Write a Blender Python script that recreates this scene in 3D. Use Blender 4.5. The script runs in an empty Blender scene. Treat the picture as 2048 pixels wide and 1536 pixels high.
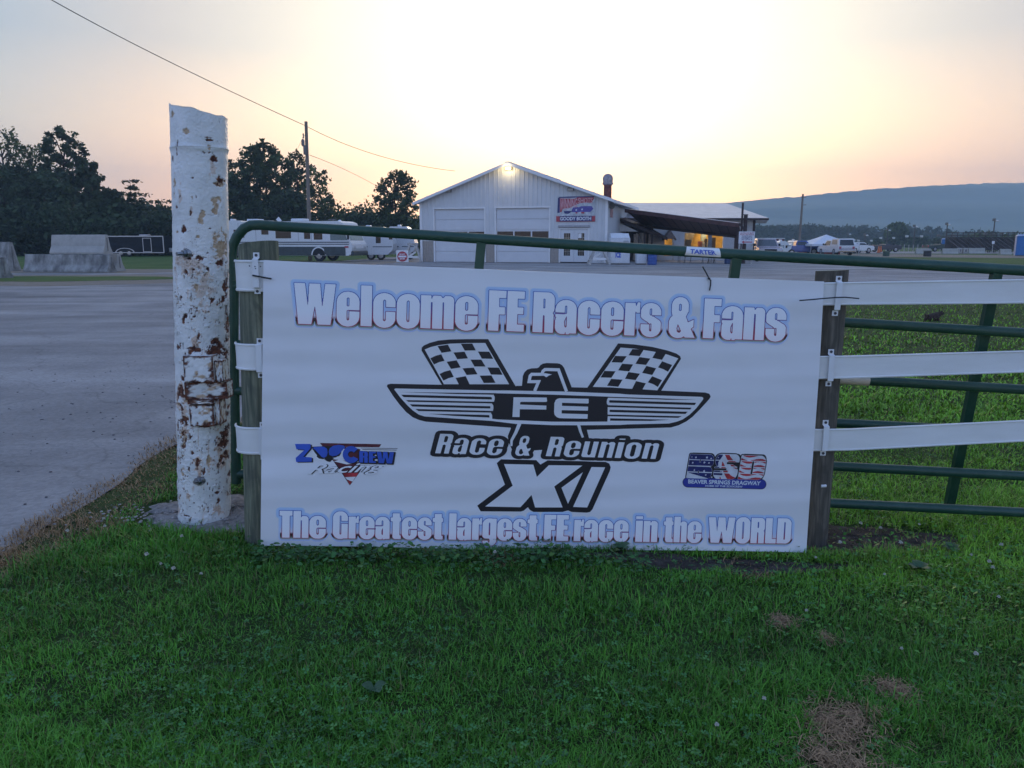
import bpy, math, random
import numpy as np
from mathutils import Vector, Matrix
from mathutils.geometry import tessellate_polygon
random.seed(7); RNG = np.random.default_rng(11)
S = bpy.context.scene
COL = S.collection
R = math.radians
# ------------------------------------------------------------------ camera
F = 1538.0; CH = 1.35; TH = math.atan((768 - 486) / F)
cam = bpy.data.cameras.new('camera'); camo = bpy.data.objects.new('camera', cam); COL.objects.link(camo)
camo.location = (0, 0, CH); camo.rotation_euler = (R(90) - TH, 0, 0)
cam.sensor_width = 36; cam.lens = 36 * F / 2048; cam.clip_start = .05; cam.clip_end = 30000
S.camera = camo
# ------------------------------------------------------------------ world
w = bpy.data.worlds.new('World'); S.world = w; w.use_nodes = True
nt = w.node_tree; nt.nodes.clear()
SUN_EL, SUN_AZ = R(9.0), R(4.0)          # the hidden sun stands behind the building, a little right of centre
def N(t, ty, **k):
    n = t.nodes.new(ty)
    for a, b in k.items():
        if a == 'inp':
            for i, v in b.items(): n.inputs[i].default_value = v
        else: setattr(n, a, b)
    return n
sky = N(nt, 'ShaderNodeTexSky', sky_type='NISHITA', sun_disc=False, sun_elevation=SUN_EL, sun_rotation=SUN_AZ,
        altitude=150, air_density=1.0, dust_density=4.5, ozone_density=2.5)
bg = N(nt, 'ShaderNodeBackground', inp={'Strength': 0.12}); out = N(nt, 'ShaderNodeOutputWorld')
gm = N(nt, 'ShaderNodeGamma', inp={1: 0.45})
nt.links.new(sky.outputs[0], gm.inputs[0]); # the sky warms and pales towards the hidden sun and turns blue away from it
d_sun = (math.sin(SUN_AZ) * math.cos(SUN_EL), math.cos(SUN_AZ) * math.cos(SUN_EL), math.sin(SUN_EL))
tcw = N(nt, 'ShaderNodeTexCoord'); dp = N(nt, 'ShaderNodeVectorMath', operation='DOT_PRODUCT'); dp.inputs[1].default_value = d_sun; nt.links.new(tcw.outputs['Generated'], dp.inputs[0])
mrw = N(nt, 'ShaderNodeMapRange', inp={'From Min': -1.0, 'From Max': 1.0}); nt.links.new(dp.outputs['Value'], mrw.inputs[0])
rw = N(nt, 'ShaderNodeValToRGB'); nt.links.new(mrw.outputs[0], rw.inputs[0]); ew = rw.color_ramp.elements
SK = [(-1.0, (.58, .67, 1.0)), (.2, (.56, .63, .92)), (.80, (.43, .455, .48)), (.885, (.53, .475, .43)), (.95, (.58, .535, .465)), (1.0, (.62, .57, .50))]
ew[0].position = 0; ew[0].color = (*SK[0][1], 1); ew[1].position = 1; ew[1].color = (*SK[-1][1], 1)
for v, c in SK[1:-1]: q = ew.new((v + 1) / 2); q.color = (*c, 1)
mw = N(nt, 'ShaderNodeVectorMath', operation='MULTIPLY'); nt.links.new(gm.outputs[0], mw.inputs[0]); nt.links.new(rw.outputs[0], mw.inputs[1])
# the band above the horizon glows, as haze there is lit through
sz = N(nt, 'ShaderNodeSeparateXYZ'); nt.links.new(tcw.outputs['Generated'], sz.inputs[0]); mz = N(nt, 'ShaderNodeMapRange', inp={'From Min': 0.0, 'From Max': .55}); nt.links.new(sz.outputs[2], mz.inputs[0])
rz = N(nt, 'ShaderNodeValToRGB'); nt.links.new(mz.outputs[0], rz.inputs[0]); ez = rz.color_ramp.elements; ez[0].position = 0; ez[0].color = (1.30, .87, .58, 1); ez[1].position = 1; ez[1].color = (.48, .52, .56, 1)
q = ez.new(.24); q.color = (.87, .715, .565, 1); q = ez.new(.40); q.color = (.53, .54, .545, 1)
mw2 = N(nt, 'ShaderNodeVectorMath', operation='MULTIPLY'); nt.links.new(mw.outputs[0], mw2.inputs[0]); nt.links.new(rz.outputs[0], mw2.inputs[1]); mw3 = N(nt, 'ShaderNodeVectorMath', operation='SCALE', inp={3: 2.08}); nt.links.new(mw2.outputs[0], mw3.inputs[0])
nt.links.new(mw3.outputs[0], bg.inputs[0]); nt.links.new(bg.outputs[0], out.inputs[0])
sun = bpy.data.lights.new('sun', 'SUN'); suno = bpy.data.objects.new('sun', sun); COL.objects.link(suno)
sun.energy = 0.12; sun.angle = R(12); sun.color = (1, .80, .58)
d = Vector((math.sin(SUN_AZ) * math.cos(SUN_EL), math.cos(SUN_AZ) * math.cos(SUN_EL), math.sin(SUN_EL)))
suno.rotation_euler = d.to_track_quat('Z', 'Y').to_euler()
S.view_settings.view_transform = 'Standard'; S.view_settings.look = 'None'
S.view_settings.gamma = 1; S.view_settings.use_curve_mapping = False; S.view_settings.exposure = 2.6
S.cycles.use_denoising = True
S.cycles.max_bounces = 6; S.cycles.diffuse_bounces = 3; S.cycles.volume_bounces = 1; S.cycles.transparent_max_bounces = 8
# ------------------------------------------------------------------ rays of the photograph -> points in the place
def ray(px, py):
    x = (px - 1024) / F; y = -(py - 768) / F
    return Vector((x, math.cos(TH) + y * math.sin(TH), -math.sin(TH) + y * math.cos(TH)))
def P(px, py, D):
    r = ray(px, py); r = r * (D / r.y); return Vector((r.x, D, r.z + CH))
def G(px, py, z=0.0):
    r = ray(px, py); r = r * ((z - CH) / r.z); return Vector((r.x, r.y, z))
class Plane:
    def __init__(s, a, b, c):
        s.o = Vector(a); s.n = (Vector(b) - s.o).cross(Vector(c) - s.o).normalized()
        if s.n.y > 0: s.n = -s.n
    def hit(s, px, py, eps=0.0):
        r = ray(px, py); o = Vector((0, 0, CH)); t = (s.o - o).dot(s.n) / r.dot(s.n)
        return o + r * t + s.n * eps
# ------------------------------------------------------------------ materials
MC = {}
def mat(name, col=(.5, .5, .5), rough=.6, metal=0.0, var=0.12, scale=8.0, bump=0.0, bscale=40.0, col2=None, spec=.5, stretch=(1, 1, 1), emit=None, estr=0, coat=0, coord='Object', thr=None, trans=0):
    if name in MC: return MC[name]
    m = bpy.data.materials.new(name); m.use_nodes = True; MC[name] = m
    t = m.node_tree; b = t.nodes['Principled BSDF']
    b.inputs['Roughness'].default_value = rough; b.inputs['Metallic'].default_value = metal
    b.inputs['Specular IOR Level'].default_value = spec; b.inputs['Coat Weight'].default_value = coat
    b.inputs['Transmission Weight'].default_value = trans
    tc = N(t, 'ShaderNodeTexCoord'); mp = N(t, 'ShaderNodeMapping'); mp.inputs['Scale'].default_value = stretch
    t.links.new(tc.outputs[coord], mp.inputs[0])
    no = N(t, 'ShaderNodeTexNoise', inp={'Scale': scale, 'Detail': 5.0, 'Roughness': .6}); t.links.new(mp.outputs[0], no.inputs[0])
    cr = N(t, 'ShaderNodeValToRGB'); t.links.new(no.outputs[0], cr.inputs[0])
    c2 = col2 if col2 else tuple(min(1, c * (1 + var)) for c in col)
    c1 = col if col2 else tuple(c * (1 - var) for c in col)
    lo, hi = thr if thr else (.35, .65)
    cr.color_ramp.elements[0].position = lo; cr.color_ramp.elements[1].position = hi
    cr.color_ramp.elements[0].color = (*c1, 1); cr.color_ramp.elements[1].color = (*c2, 1)
    t.links.new(cr.outputs[0], b.inputs['Base Color'])
    if bump:
        n2 = N(t, 'ShaderNodeTexNoise', inp={'Scale': bscale, 'Detail': 6.0}); t.links.new(mp.outputs[0], n2.inputs[0])
        bu = N(t, 'ShaderNodeBump', inp={'Strength': bump, 'Distance': .01}); t.links.new(n2.outputs[0], bu.inputs['Height'])
        t.links.new(bu.outputs[0], b.inputs['Normal'])
    if emit: b.inputs['Emission Color'].default_value = (*emit, 1); b.inputs['Emission Strength'].default_value = estr
    return m
def attr_mat(name, attr='col', rough=.7, spec=.3, sub=0, bump=0, bscale=60):
    if name in MC: return MC[name]
    m = bpy.data.materials.new(name); m.use_nodes = True; MC[name] = m; t = m.node_tree; b = t.nodes['Principled BSDF']
    a = N(t, 'ShaderNodeAttribute', attribute_name=attr); t.links.new(a.outputs['Color'], b.inputs['Base Color'])
    b.inputs['Roughness'].default_value = rough; b.inputs['Specular IOR Level'].default_value = spec
    if bump:
        tc = N(t, 'ShaderNodeTexCoord'); n2 = N(t, 'ShaderNodeTexNoise', inp={'Scale': bscale, 'Detail': 6.0}); t.links.new(tc.outputs['Object'], n2.inputs[0])
        bu = N(t, 'ShaderNodeBump', inp={'Strength': bump, 'Distance': .01}); t.links.new(n2.outputs[0], bu.inputs['Height']); t.links.new(bu.outputs[0], b.inputs['Normal'])
    return m
# ------------------------------------------------------------------ objects
def link(name, me, parent=None):
    o = bpy.data.objects.new(name, me); COL.objects.link(o)
    if parent: o.parent = parent
    return o
def tag(o, label=None, cat=None, group=None, kind=None):
    if label: o['label'] = label
    if cat: o['category'] = cat
    if group: o['group'] = group
    if kind: o['kind'] = kind
    return o
def thing(name, label, cat, loc=(0, 0, 0), rz=0.0, group=None):
    o = bpy.data.objects.new(name, None); COL.objects.link(o); o.location = loc; o.rotation_euler = (0, 0, rz)
    o.empty_display_size = .1
    return tag(o, label, cat, group)
def dup(root, loc, rz, label, group=None):
    r = root.copy(); COL.objects.link(r); r.location = loc; r.rotation_euler = (0, 0, rz); r['label'] = label
    if group: r['group'] = group
    for ch in list(root.children):
        c = ch.copy(); COL.objects.link(c); c.parent = r
        for g in list(ch.children):
            q = g.copy(); COL.objects.link(q); q.parent = c
    return r
class MB:
    def __init__(s): s.v = []; s.f = []
    def add(s, vs, fs):
        n = len(s.v); s.v += [tuple(v) for v in vs]; s.f += [tuple(i + n for i in f) for f in fs]; return s
    def box(s, x0, y0, z0, x1, y1, z1, b=0.0, M=None):
        if b > 0:
            b = min(b, (x1 - x0) * .45, (y1 - y0) * .45, (z1 - z0) * .45)
            vs = []; idx = {}
            for ix in (0, 1):
                for iy in (0, 1):
                    for iz in (0, 1):
                        X = (x0, x1)[ix]; Y = (y0, y1)[iy]; Z = (z0, z1)[iz]; sx = b * (1 - 2 * ix); sy = b * (1 - 2 * iy); sz = b * (1 - 2 * iz)
                        for k, p in enumerate(((X, Y + sy, Z + sz), (X + sx, Y, Z + sz), (X + sx, Y + sy, Z))):
                            idx[(ix, iy, iz, k)] = len(vs); vs.append(p)
            fs = []
            I = lambda a, b_, c, k: idx[(a, b_, c, k)]
            for ix in (0, 1):
                q = [I(ix, 0, 0, 0), I(ix, 1, 0, 0), I(ix, 1, 1, 0), I(ix, 0, 1, 0)]; fs.append(q if ix else q[::-1])
            for iy in (0, 1):
                q = [I(0, iy, 0, 1), I(1, iy, 0, 1), I(1, iy, 1, 1), I(0, iy, 1, 1)]; fs.append(q[::-1] if iy else q)
            for iz in (0, 1):
                q = [I(0, 0, iz, 2), I(1, 0, iz, 2), I(1, 1, iz, 2), I(0, 1, iz, 2)]; fs.append(q if iz else q[::-1])
            for a in (0, 1):
                for c in (0, 1):
                    fs.append([I(0, a, c, 1), I(1, a, c, 1), I(1, a, c, 2), I(0, a, c, 2)])
                    fs.append([I(a, 0, c, 0), I(a, 1, c, 0), I(a, 1, c, 2), I(a, 0, c, 2)])
                    fs.append([I(a, c, 0, 0), I(a, c, 1, 0), I(a, c, 1, 1), I(a, c, 0, 1)])
                    for e in (0, 1): fs.append([I(a, c, e, 0), I(a, c, e, 1), I(a, c, e, 2)])
        else:
            vs = [(x0, y0, z0), (x1, y0, z0), (x1, y1, z0), (x0, y1, z0), (x0, y0, z1), (x1, y0, z1), (x1, y1, z1), (x0, y1, z1)]
            fs = [(0, 3, 2, 1), (4, 5, 6, 7), (0, 1, 5, 4), (1, 2, 6, 5), (2, 3, 7, 6), (3, 0, 4, 7)]
        if M: vs = [M @ Vector(v) for v in vs]
        return s.add(vs, fs)
    def bar(s, a, b, wd, hg=None, up=(0, 0, 1)):
        a = Vector(a); b = Vector(b); hg = hg or wd; d = (b - a).normalized(); up = Vector(up)
        if abs(d.dot(up)) > .98: up = Vector((1, 0, 0))
        x = d.cross(up).normalized(); y = x.cross(d).normalized(); x *= wd / 2; y *= hg / 2
        vs = [a - x - y, a + x - y, a + x + y, a - x + y, b - x - y, b + x - y, b + x + y, b - x + y]
        return s.add(vs, [(0, 1, 2, 3)[::-1], (4, 5, 6, 7), (0, 1, 5, 4), (1, 2, 6, 5), (2, 3, 7, 6), (3, 0, 4, 7)])
    def tube(s, pts, r, n=10, cap=True):
        pts = [Vector(p) for p in pts]; rs = r if isinstance(r, (list, tuple)) else [r] * len(pts); base = len(s.v)
        prev = None
        for i, p in enumerate(pts):
            d = (pts[min(i + 1, len(pts) - 1)] - pts[max(i - 1, 0)]).normalized()
            if prev is None:
                x = d.cross(Vector((0, 0, 1)))
                if x.length < .1: x = d.cross(Vector((0, 1, 0)))
                x.normalize()
            else: x = (prev - d * prev.dot(d)).normalized()
            prev = x; y = d.cross(x)
            for k in range(n):
                a = 2 * math.pi * k / n; s.v.append(tuple(p + (x * math.cos(a) + y * math.sin(a)) * rs[i]))
        for i in range(len(pts) - 1):
            for k in range(n):
                a = base + i * n + k; b = base + i * n + (k + 1) % n; s.f.append((a, a + n, b + n, b))
        if cap: s.f.append(tuple(base + k for k in range(n))); s.f.append(tuple(base + (len(pts) - 1) * n + k for k in range(n))[::-1])
        return s
    def lathe(s, prof, n=16, c=(0, 0, 0), M=None):
        pts = []
        for r, z in prof:
            for k in range(n):
                a = 2 * math.pi * k / n; pts.append(Vector((c[0] + r * math.cos(a), c[1] + r * math.sin(a), c[2] + z)))
        if M: pts = [M @ p for p in pts]
        fs = []
        for i in range(len(prof) - 1):
            for k in range(n):
                a = i * n + k; b = i * n + (k + 1) % n; fs.append((a, b, b + n, a + n))
        fs.append(tuple(range(n))[::-1]); fs.append(tuple((len(prof) - 1) * n + k for k in range(n)))
        return s.add(pts, fs)
    def prism(s, poly, fn):
        """poly: 2D outline; fn(u, v, k) -> 3D with k=0 near, 1 far"""
        n = len(poly); a = [fn(u, v, 0) for u, v in poly]; b = [fn(u, v, 1) for u, v in poly]
        tri = tessellate_polygon([[Vector((u, v, 0)) for u, v in poly]])
        fs = [tuple(t) for t in tri] + [tuple(i + n for i in t)[::-1] for t in tri]
        fs += [(i, (i + 1) % n, (i + 1) % n + n, i + n) for i in range(n)]
        return s.add(a + b, fs)
    def build(s, name, m, parent=None, smooth=False, recalc=True):
        me = bpy.data.meshes.new(name); me.from_pydata(s.v, [], s.f); me.materials.append(m)
        if recalc:
            import bmesh
            b = bmesh.new(); b.from_mesh(me); bmesh.ops.recalc_face_normals(b, faces=b.faces); b.to_mesh(me); b.free()
        if smooth:
            me.polygons.foreach_set('use_smooth', [True] * len(me.polygons))
            try: me.set_sharp_from_angle(angle=R(40))
            except Exception: pass
        me.update()
        return link(name, me, parent)
def npmesh(name, V, Fq, m, parent=None, col=None, smooth=False):
    """V (n,3), Fq (k,3|4) arrays; col (n,3) point colours"""
    me = bpy.data.meshes.new(name); V = np.asarray(V, np.float32); Fq = np.asarray(Fq, np.int32); k = Fq.shape[1]
    me.vertices.add(len(V)); me.vertices.foreach_set('co', V.ravel())
    me.loops.add(Fq.size); me.loops.foreach_set('vertex_index', Fq.ravel())
    me.polygons.add(len(Fq)); me.polygons.foreach_set('loop_start', np.arange(0, Fq.size, k, dtype=np.int32))
    me.polygons.foreach_set('loop_total', np.full(len(Fq), k, np.int32))
    if smooth: me.polygons.foreach_set('use_smooth', np.ones(len(Fq), bool))
    if col is not None:
        a = me.color_attributes.new('col', 'FLOAT_COLOR', 'POINT'); c = np.ones((len(V), 4), np.float32); c[:, :3] = col; a.data.foreach_set('color', c.ravel())
    me.materials.append(m); me.update(calc_edges=True); me.validate()
    return link(name, me, parent)
def vnoise(shape, cells, rng, oct=4, per=.5):
    """fractal value noise on a grid, 0..1"""
    outn = np.zeros(shape); amp = 1; tot = 0
    for o in range(oct):
        cy = max(2, int(cells[0] * 2 ** o)); cx = max(2, int(cells[1] * 2 ** o)); g = rng.random((cy + 2, cx + 2))
        yy = np.linspace(0, cy, shape[0], endpoint=False); xx = np.linspace(0, cx, shape[1], endpoint=False)
        y0 = yy.astype(int); x0 = xx.astype(int); fy = yy - y0; fx = xx - x0; fy = fy * fy * (3 - 2 * fy); fx = fx * fx * (3 - 2 * fx)
        a = g[np.ix_(y0, x0)]; b = g[np.ix_(y0, x0 + 1)]; c = g[np.ix_(y0 + 1, x0)]; e = g[np.ix_(y0 + 1, x0 + 1)]
        outn += amp * ((a * (1 - fx) + b * fx) * (1 - fy)[:, None] + (c * (1 - fx) + e * fx) * fy[:, None]); tot += amp; amp *= per
    return outn / tot
def pnoise(x, y, seed=0, s=1.0):
    """cheap smooth noise at arbitrary points, about -1..1"""
    r = np.random.default_rng(seed); o = np.zeros_like(np.asarray(x, float))
    for k in range(7):
        f = s * (0.6 + 0.75 * k); a = r.random() * 6.28; p = r.random() * 6.28
        o = o + np.sin((np.cos(a) * x + np.sin(a) * y) * f + p + 1.3 * np.sin(f * .7 * (np.sin(a) * x - np.cos(a) * y) + p * 2)) / (1 + .5 * k)
    return o / 3.0
# ------------------------------------------------------------------ the ground
def gz(x, y):
    """near the banner the lawn falls a little to the right and rolls gently"""
    near = np.clip((9 - np.asarray(y, float)) / 4, 0, 1)
    q = np.clip((np.asarray(x, float) - .15) / 1.1, 0, 1); q = q * q * (3 - 2 * q) * np.clip((np.asarray(y, float) - 2.0) / 1.0, 0, 1) * .048
    return -near * q + near * (-0.010 * (np.asarray(x, float)) + .012 * pnoise(x, y, 3, 1.6))
def ground_mat(name, cols, scale, bump, bs, streak=None):
    m = bpy.data.materials.new(name); m.use_nodes = True; t = m.node_tree; b = t.nodes['Principled BSDF']; b.inputs['Roughness'].default_value = .95; b.inputs['Specular IOR Level'].default_value = .2
    tc = N(t, 'ShaderNodeTexCoord')
    n1 = N(t, 'ShaderNodeTexNoise', inp={'Scale': scale, 'Detail': 8.0, 'Roughness': .65}); t.links.new(tc.outputs['Object'], n1.inputs[0])
    cr = N(t, 'ShaderNodeValToRGB'); t.links.new(n1.outputs[0], cr.inputs[0]); e = cr.color_ramp.elements
    e[0].position = .3; e[0].color = (*cols[0], 1); e[1].position = .7; e[1].color = (*cols[-1], 1)
    for i, c in enumerate(cols[1:-1]):
        q = e.new(.3 + .4 * (i + 1) / (len(cols) - 1)); q.color = (*c, 1)
    last = cr.outputs[0]
    if streak:
        mp = N(t, 'ShaderNodeMapping', inp={'Scale': streak[0], 'Rotation': (0, 0, streak[1])}); t.links.new(tc.outputs['Object'], mp.inputs[0])
        n3 = N(t, 'ShaderNodeTexNoise', inp={'Scale': 1.0, 'Detail': 6.0, 'Distortion': .6}); t.links.new(mp.outputs[0], n3.inputs[0])
        mr = N(t, 'ShaderNodeMapRange', inp={'From Min': .3, 'From Max': .7, 'To Min': .66, 'To Max': 1.38}); t.links.new(n3.outputs[0], mr.inputs[0])
        mx = N(t, 'ShaderNodeVectorMath', operation='MULTIPLY'); t.links.new(last, mx.inputs[0]); t.links.new(mr.outputs[0], mx.inputs[1]); last = mx.outputs[0]
        # small stones and speckle
        n4 = N(t, 'ShaderNodeTexVoronoi', inp={'Scale': 45.0}); t.links.new(tc.outputs['Object'], n4.inputs[0])
        m4 = N(t, 'ShaderNodeMapRange', inp={'From Min': 0.0, 'From Max': 1.0, 'To Min': .88, 'To Max': 1.10})
        sp = N(t, 'ShaderNodeSeparateColor'); t.links.new(n4.outputs['Color'], sp.inputs[0]); t.links.new(sp.outputs[0], m4.inputs[0])
        mx2 = N(t, 'ShaderNodeVectorMath', operation='MULTIPLY'); t.links.new(last, mx2.inputs[0]); t.links.new(m4.outputs[0], mx2.inputs[1]); last = mx2.outputs[0]
        # long wandering cracks
        vo = N(t, 'ShaderNodeTexVoronoi', feature='DISTANCE_TO_EDGE', inp={'Scale': .33}); mpv = N(t, 'ShaderNodeMapping')
        nd = N(t, 'ShaderNodeTexNoise', inp={'Scale': 1.2, 'Detail': 5.0}); t.links.new(tc.outputs['Object'], nd.inputs[0])
        ad = N(t, 'ShaderNodeVectorMath', operation='ADD'); t.links.new(tc.outputs['Object'], ad.inputs[0]); t.links.new(nd.outputs['Color'], ad.inputs[1]); t.links.new(ad.outputs[0], vo.inputs[0])
        mc = N(t, 'ShaderNodeMapRange', inp={'From Min': 0.0, 'From Max': .008, 'To Min': .82, 'To Max': 1.0}); t.links.new(vo.outputs['Distance'], mc.inputs[0])
        mx3 = N(t, 'ShaderNodeVectorMath', operation='MULTIPLY'); t.links.new(last, mx3.inputs[0]); t.links.new(mc.outputs[0], mx3.inputs[1]); last = mx3.outputs[0]
    t.links.new(last, b.inputs['Base Color'])
    n2 = N(t, 'ShaderNodeTexNoise', inp={'Scale': bs, 'Detail': 8.0, 'Roughness': .7}); t.links.new(tc.outputs['Object'], n2.inputs[0])
    bu = N(t, 'ShaderNodeBump', inp={'Strength': bump, 'Distance': .02}); t.links.new(n2.outputs[0], bu.inputs['Height']); t.links.new(bu.outputs[0], b.inputs['Normal'])
    return m
M_FIELD = ground_mat('field_grass', [(.045, .085, .018), (.065, .125, .024), (.11, .135, .045)], .35, .8, 30)
M_LOT = ground_mat('worn_gravel_asphalt', [(.225, .215, .205), (.285, .272, .26), (.35, .33, .31)], .6, .2, 60, ((.16, .75, 1), R(-14)))
M_TAN = ground_mat('dusty_gravel_edge', [(.20, .16, .12), (.27, .225, .18), (.18, .16, .10)], 1.4, .6, 70)
M_SOIL = ground_mat('lawn_soil', [(.026, .045, .012), (.040, .072, .016), (.055, .075, .024)], 5, .8, 60)
def sheet(name, pts, z, m, jit=0.0, step=.5, seed=1):
    """flat sheet with an uneven edge"""
    out_ = []; n = len(pts); r = random.Random(seed)
    for i in range(n):
        a = Vector((*pts[i], 0)); b = Vector((*pts[(i + 1) % n], 0)); L = (b - a).length; k = max(1, min(400, int(L / step)))
        nr = Vector((-(b - a).y, (b - a).x, 0)).normalized()
        for j in range(k):
            p = a.lerp(b, j / k)
            if jit and L < 300: p += nr * jit * (float(pnoise(p.x * 1.0, p.y * 1.0, seed, 2.2 / max(step, .2))) * .8 + r.uniform(-.3, .3))
            out_.append((p.x, p.y, z))
    tri = tessellate_polygon([[Vector(p) for p in out_]])
    mb = MB(); mb.add(out_, [tuple(t) for t in tri]); o = mb.build(name, m)
    return tag(o, kind='structure')
# base ground to the horizon
gx_ = [-6000, -60, -8, -1.6, 6.5, 12, 60, 6000]; gy_ = [-60, -4, -2.2, 8.5, 12, 60, 400, 7000]      # a shallow pan under the lawn
mb = MB(); mb.add([(x, y, -.25 if (-2 < x < 8 and -3 < y < 9) else -.03) for y in gy_ for x in gx_], [(j * 8 + i, j * 8 + i + 1, (j + 1) * 8 + i + 1, (j + 1) * 8 + i) for j in range(7) for i in range(7)]); tag(mb.build('ground', M_FIELD), kind='structure')
# parking lot and drive: everything between the lawn and the far grass
LAWN_EDGE = [(-2.30, -3), (-2.30, 2.2), (-2.28, 3.2), (-2.27, 3.9), (-2.33, 5.0), (-2.15, 5.7), (-1.3, 7.0), (.6, 9.2), (3.2, 12.5), (6.0, 16.6), (9.5, 20.2), (14, 21.8), (22, 23.6), (40, 27.5)]
lot = LAWN_EDGE + [(60, 29), (60, 33), (27, 38.5), (26, 53), (33, 76), (24, 82), (20, 110), (16, 150), (12, 150), (10, 100), (-12, 75), (-14, 54), (-17, 41), (-60, 42), (-60, -3)]
sheet('parking_lot', lot, -.012, M_LOT, .10, .35, 5)
sheet('gravel_path', [(-60, 34.4), (-17, 35.5), (-15, 38.8), (-20, 41.2), (-60, 40.5)], -.006, M_TAN, .35, 1.0, 8)
sheet('dusty_verge', [(-45, 24.0), (-14.5, 24.8), (-8.5, 29.0), (-10, 34), (-45, 33.5)], -.008, M_TAN, .5, .8, 9)
sheet('grass_verge', [(-45, 27.2), (-16, 27.6), (-12.5, 29.8), (-14, 31.8), (-45, 33.8)], -.003, M_FIELD, .4, .6, 10)
sheet('gravel_drive', [(-14, 51), (-9, 50), (-7.2, 57), (-8, 62), (-17, 56)], -.006, M_TAN, .35, .8, 12)
sheet('return_road', [(30, 80), (36, 78), (60, 63), (130, 50), (130, 62), (62, 80), (46, 98), (30, 100)], -.008, M_TAN, .3, 2, 13)
sheet('race_track', [(28, 104), (60, 101), (150, 88), (150, 110), (60, 128), (28, 128)], -.002, M_LOT, .3, 2, 14)
# the lawn: a finely divided sheet that rolls and falls a little
def inside(x, y):
    ex = np.array([p[0] for p in LAWN_EDGE]); ey = np.array([p[1] for p in LAWN_EDGE]); xl = np.interp(y, ey, ex)
    return x - (xl + .10 * pnoise(x, y, 21, 3.2))
nx, ny = 150, 180
ys = -2.5 + 26 * np.linspace(0, 1, ny) ** 1.25
V = []
ex = np.array([p[0] for p in LAWN_EDGE]); ey = np.array([p[1] for p in LAWN_EDGE])
for j, y in enumerate(ys):
    xl = np.interp(y, ey, ex); xr = max(7.0, y * .85 + 4)
    xr = max(xr, xl + .2)
    xs = np.linspace(xl, xr, nx); xs[0] += float(.10 * pnoise(xs[0], y, 31, 4.0)) + random.uniform(-.02, .02)
    z = gz(xs, np.full(nx, y)); z = z * np.clip((xs - xs[0]) / .3, 0, 1)
    z[0] = -.014
    V.append(np.stack([xs, np.full(nx, y), z], 1))
V = np.concatenate(V); I = np.arange(nx * ny).reshape(ny, nx); Q = np.stack([I[:-1, :-1], I[:-1, 1:], I[1:, 1:], I[1:, :-1]], -1).reshape(-1, 4)
tag(npmesh('lawn', V, Q, M_SOIL, smooth=True), kind='structure')
# ------------------------------------------------------------------ grass
PATCHES = [G(1700, 1425), G(1655, 1440), G(1680, 1470), G(1565, 1225), G(1655, 1262), G(1800, 1372), G(1650, 1515), G(1705, 1530), G(1775, 1362), G(1000, 1120), G(870, 1098), G(1500, 1118)]
PR = [.062, .040, .050, .034, .022, .034, .045, .040, .030, .05, .04, .08]
def dead(x, y):
    d_ = np.zeros_like(x)
    for p, r_ in zip(PATCHES, PR):
        rr_ = np.hypot(x - p.x, (y - p.y) * .8) / r_; d_ = np.maximum(d_, np.clip(1.5 - rr_ + .35 * pnoise(x, y, 77, 22), 0, 1))
    s_ = inside(x, y); d_ = np.maximum(d_, np.clip((.38 - s_) / .25 + .5 * pnoise(x, y, 5, 6), 0, .95) * (y < 7))
    # bare scuffed strip under the banner's right end and by the right post
    d_ = np.maximum(d_, .9 * np.clip(1.2 - np.hypot((x - 1.62) / .50, (y - 3.50) / .16), 0, 1))
    d_ = np.maximum(d_, .75 * np.clip(1.2 - np.hypot((x - .95) / .5, (y - 3.17) / .06), 0, 1))
    return d_
PAD = (-1.38, 3.70, .52, .29)
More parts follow.
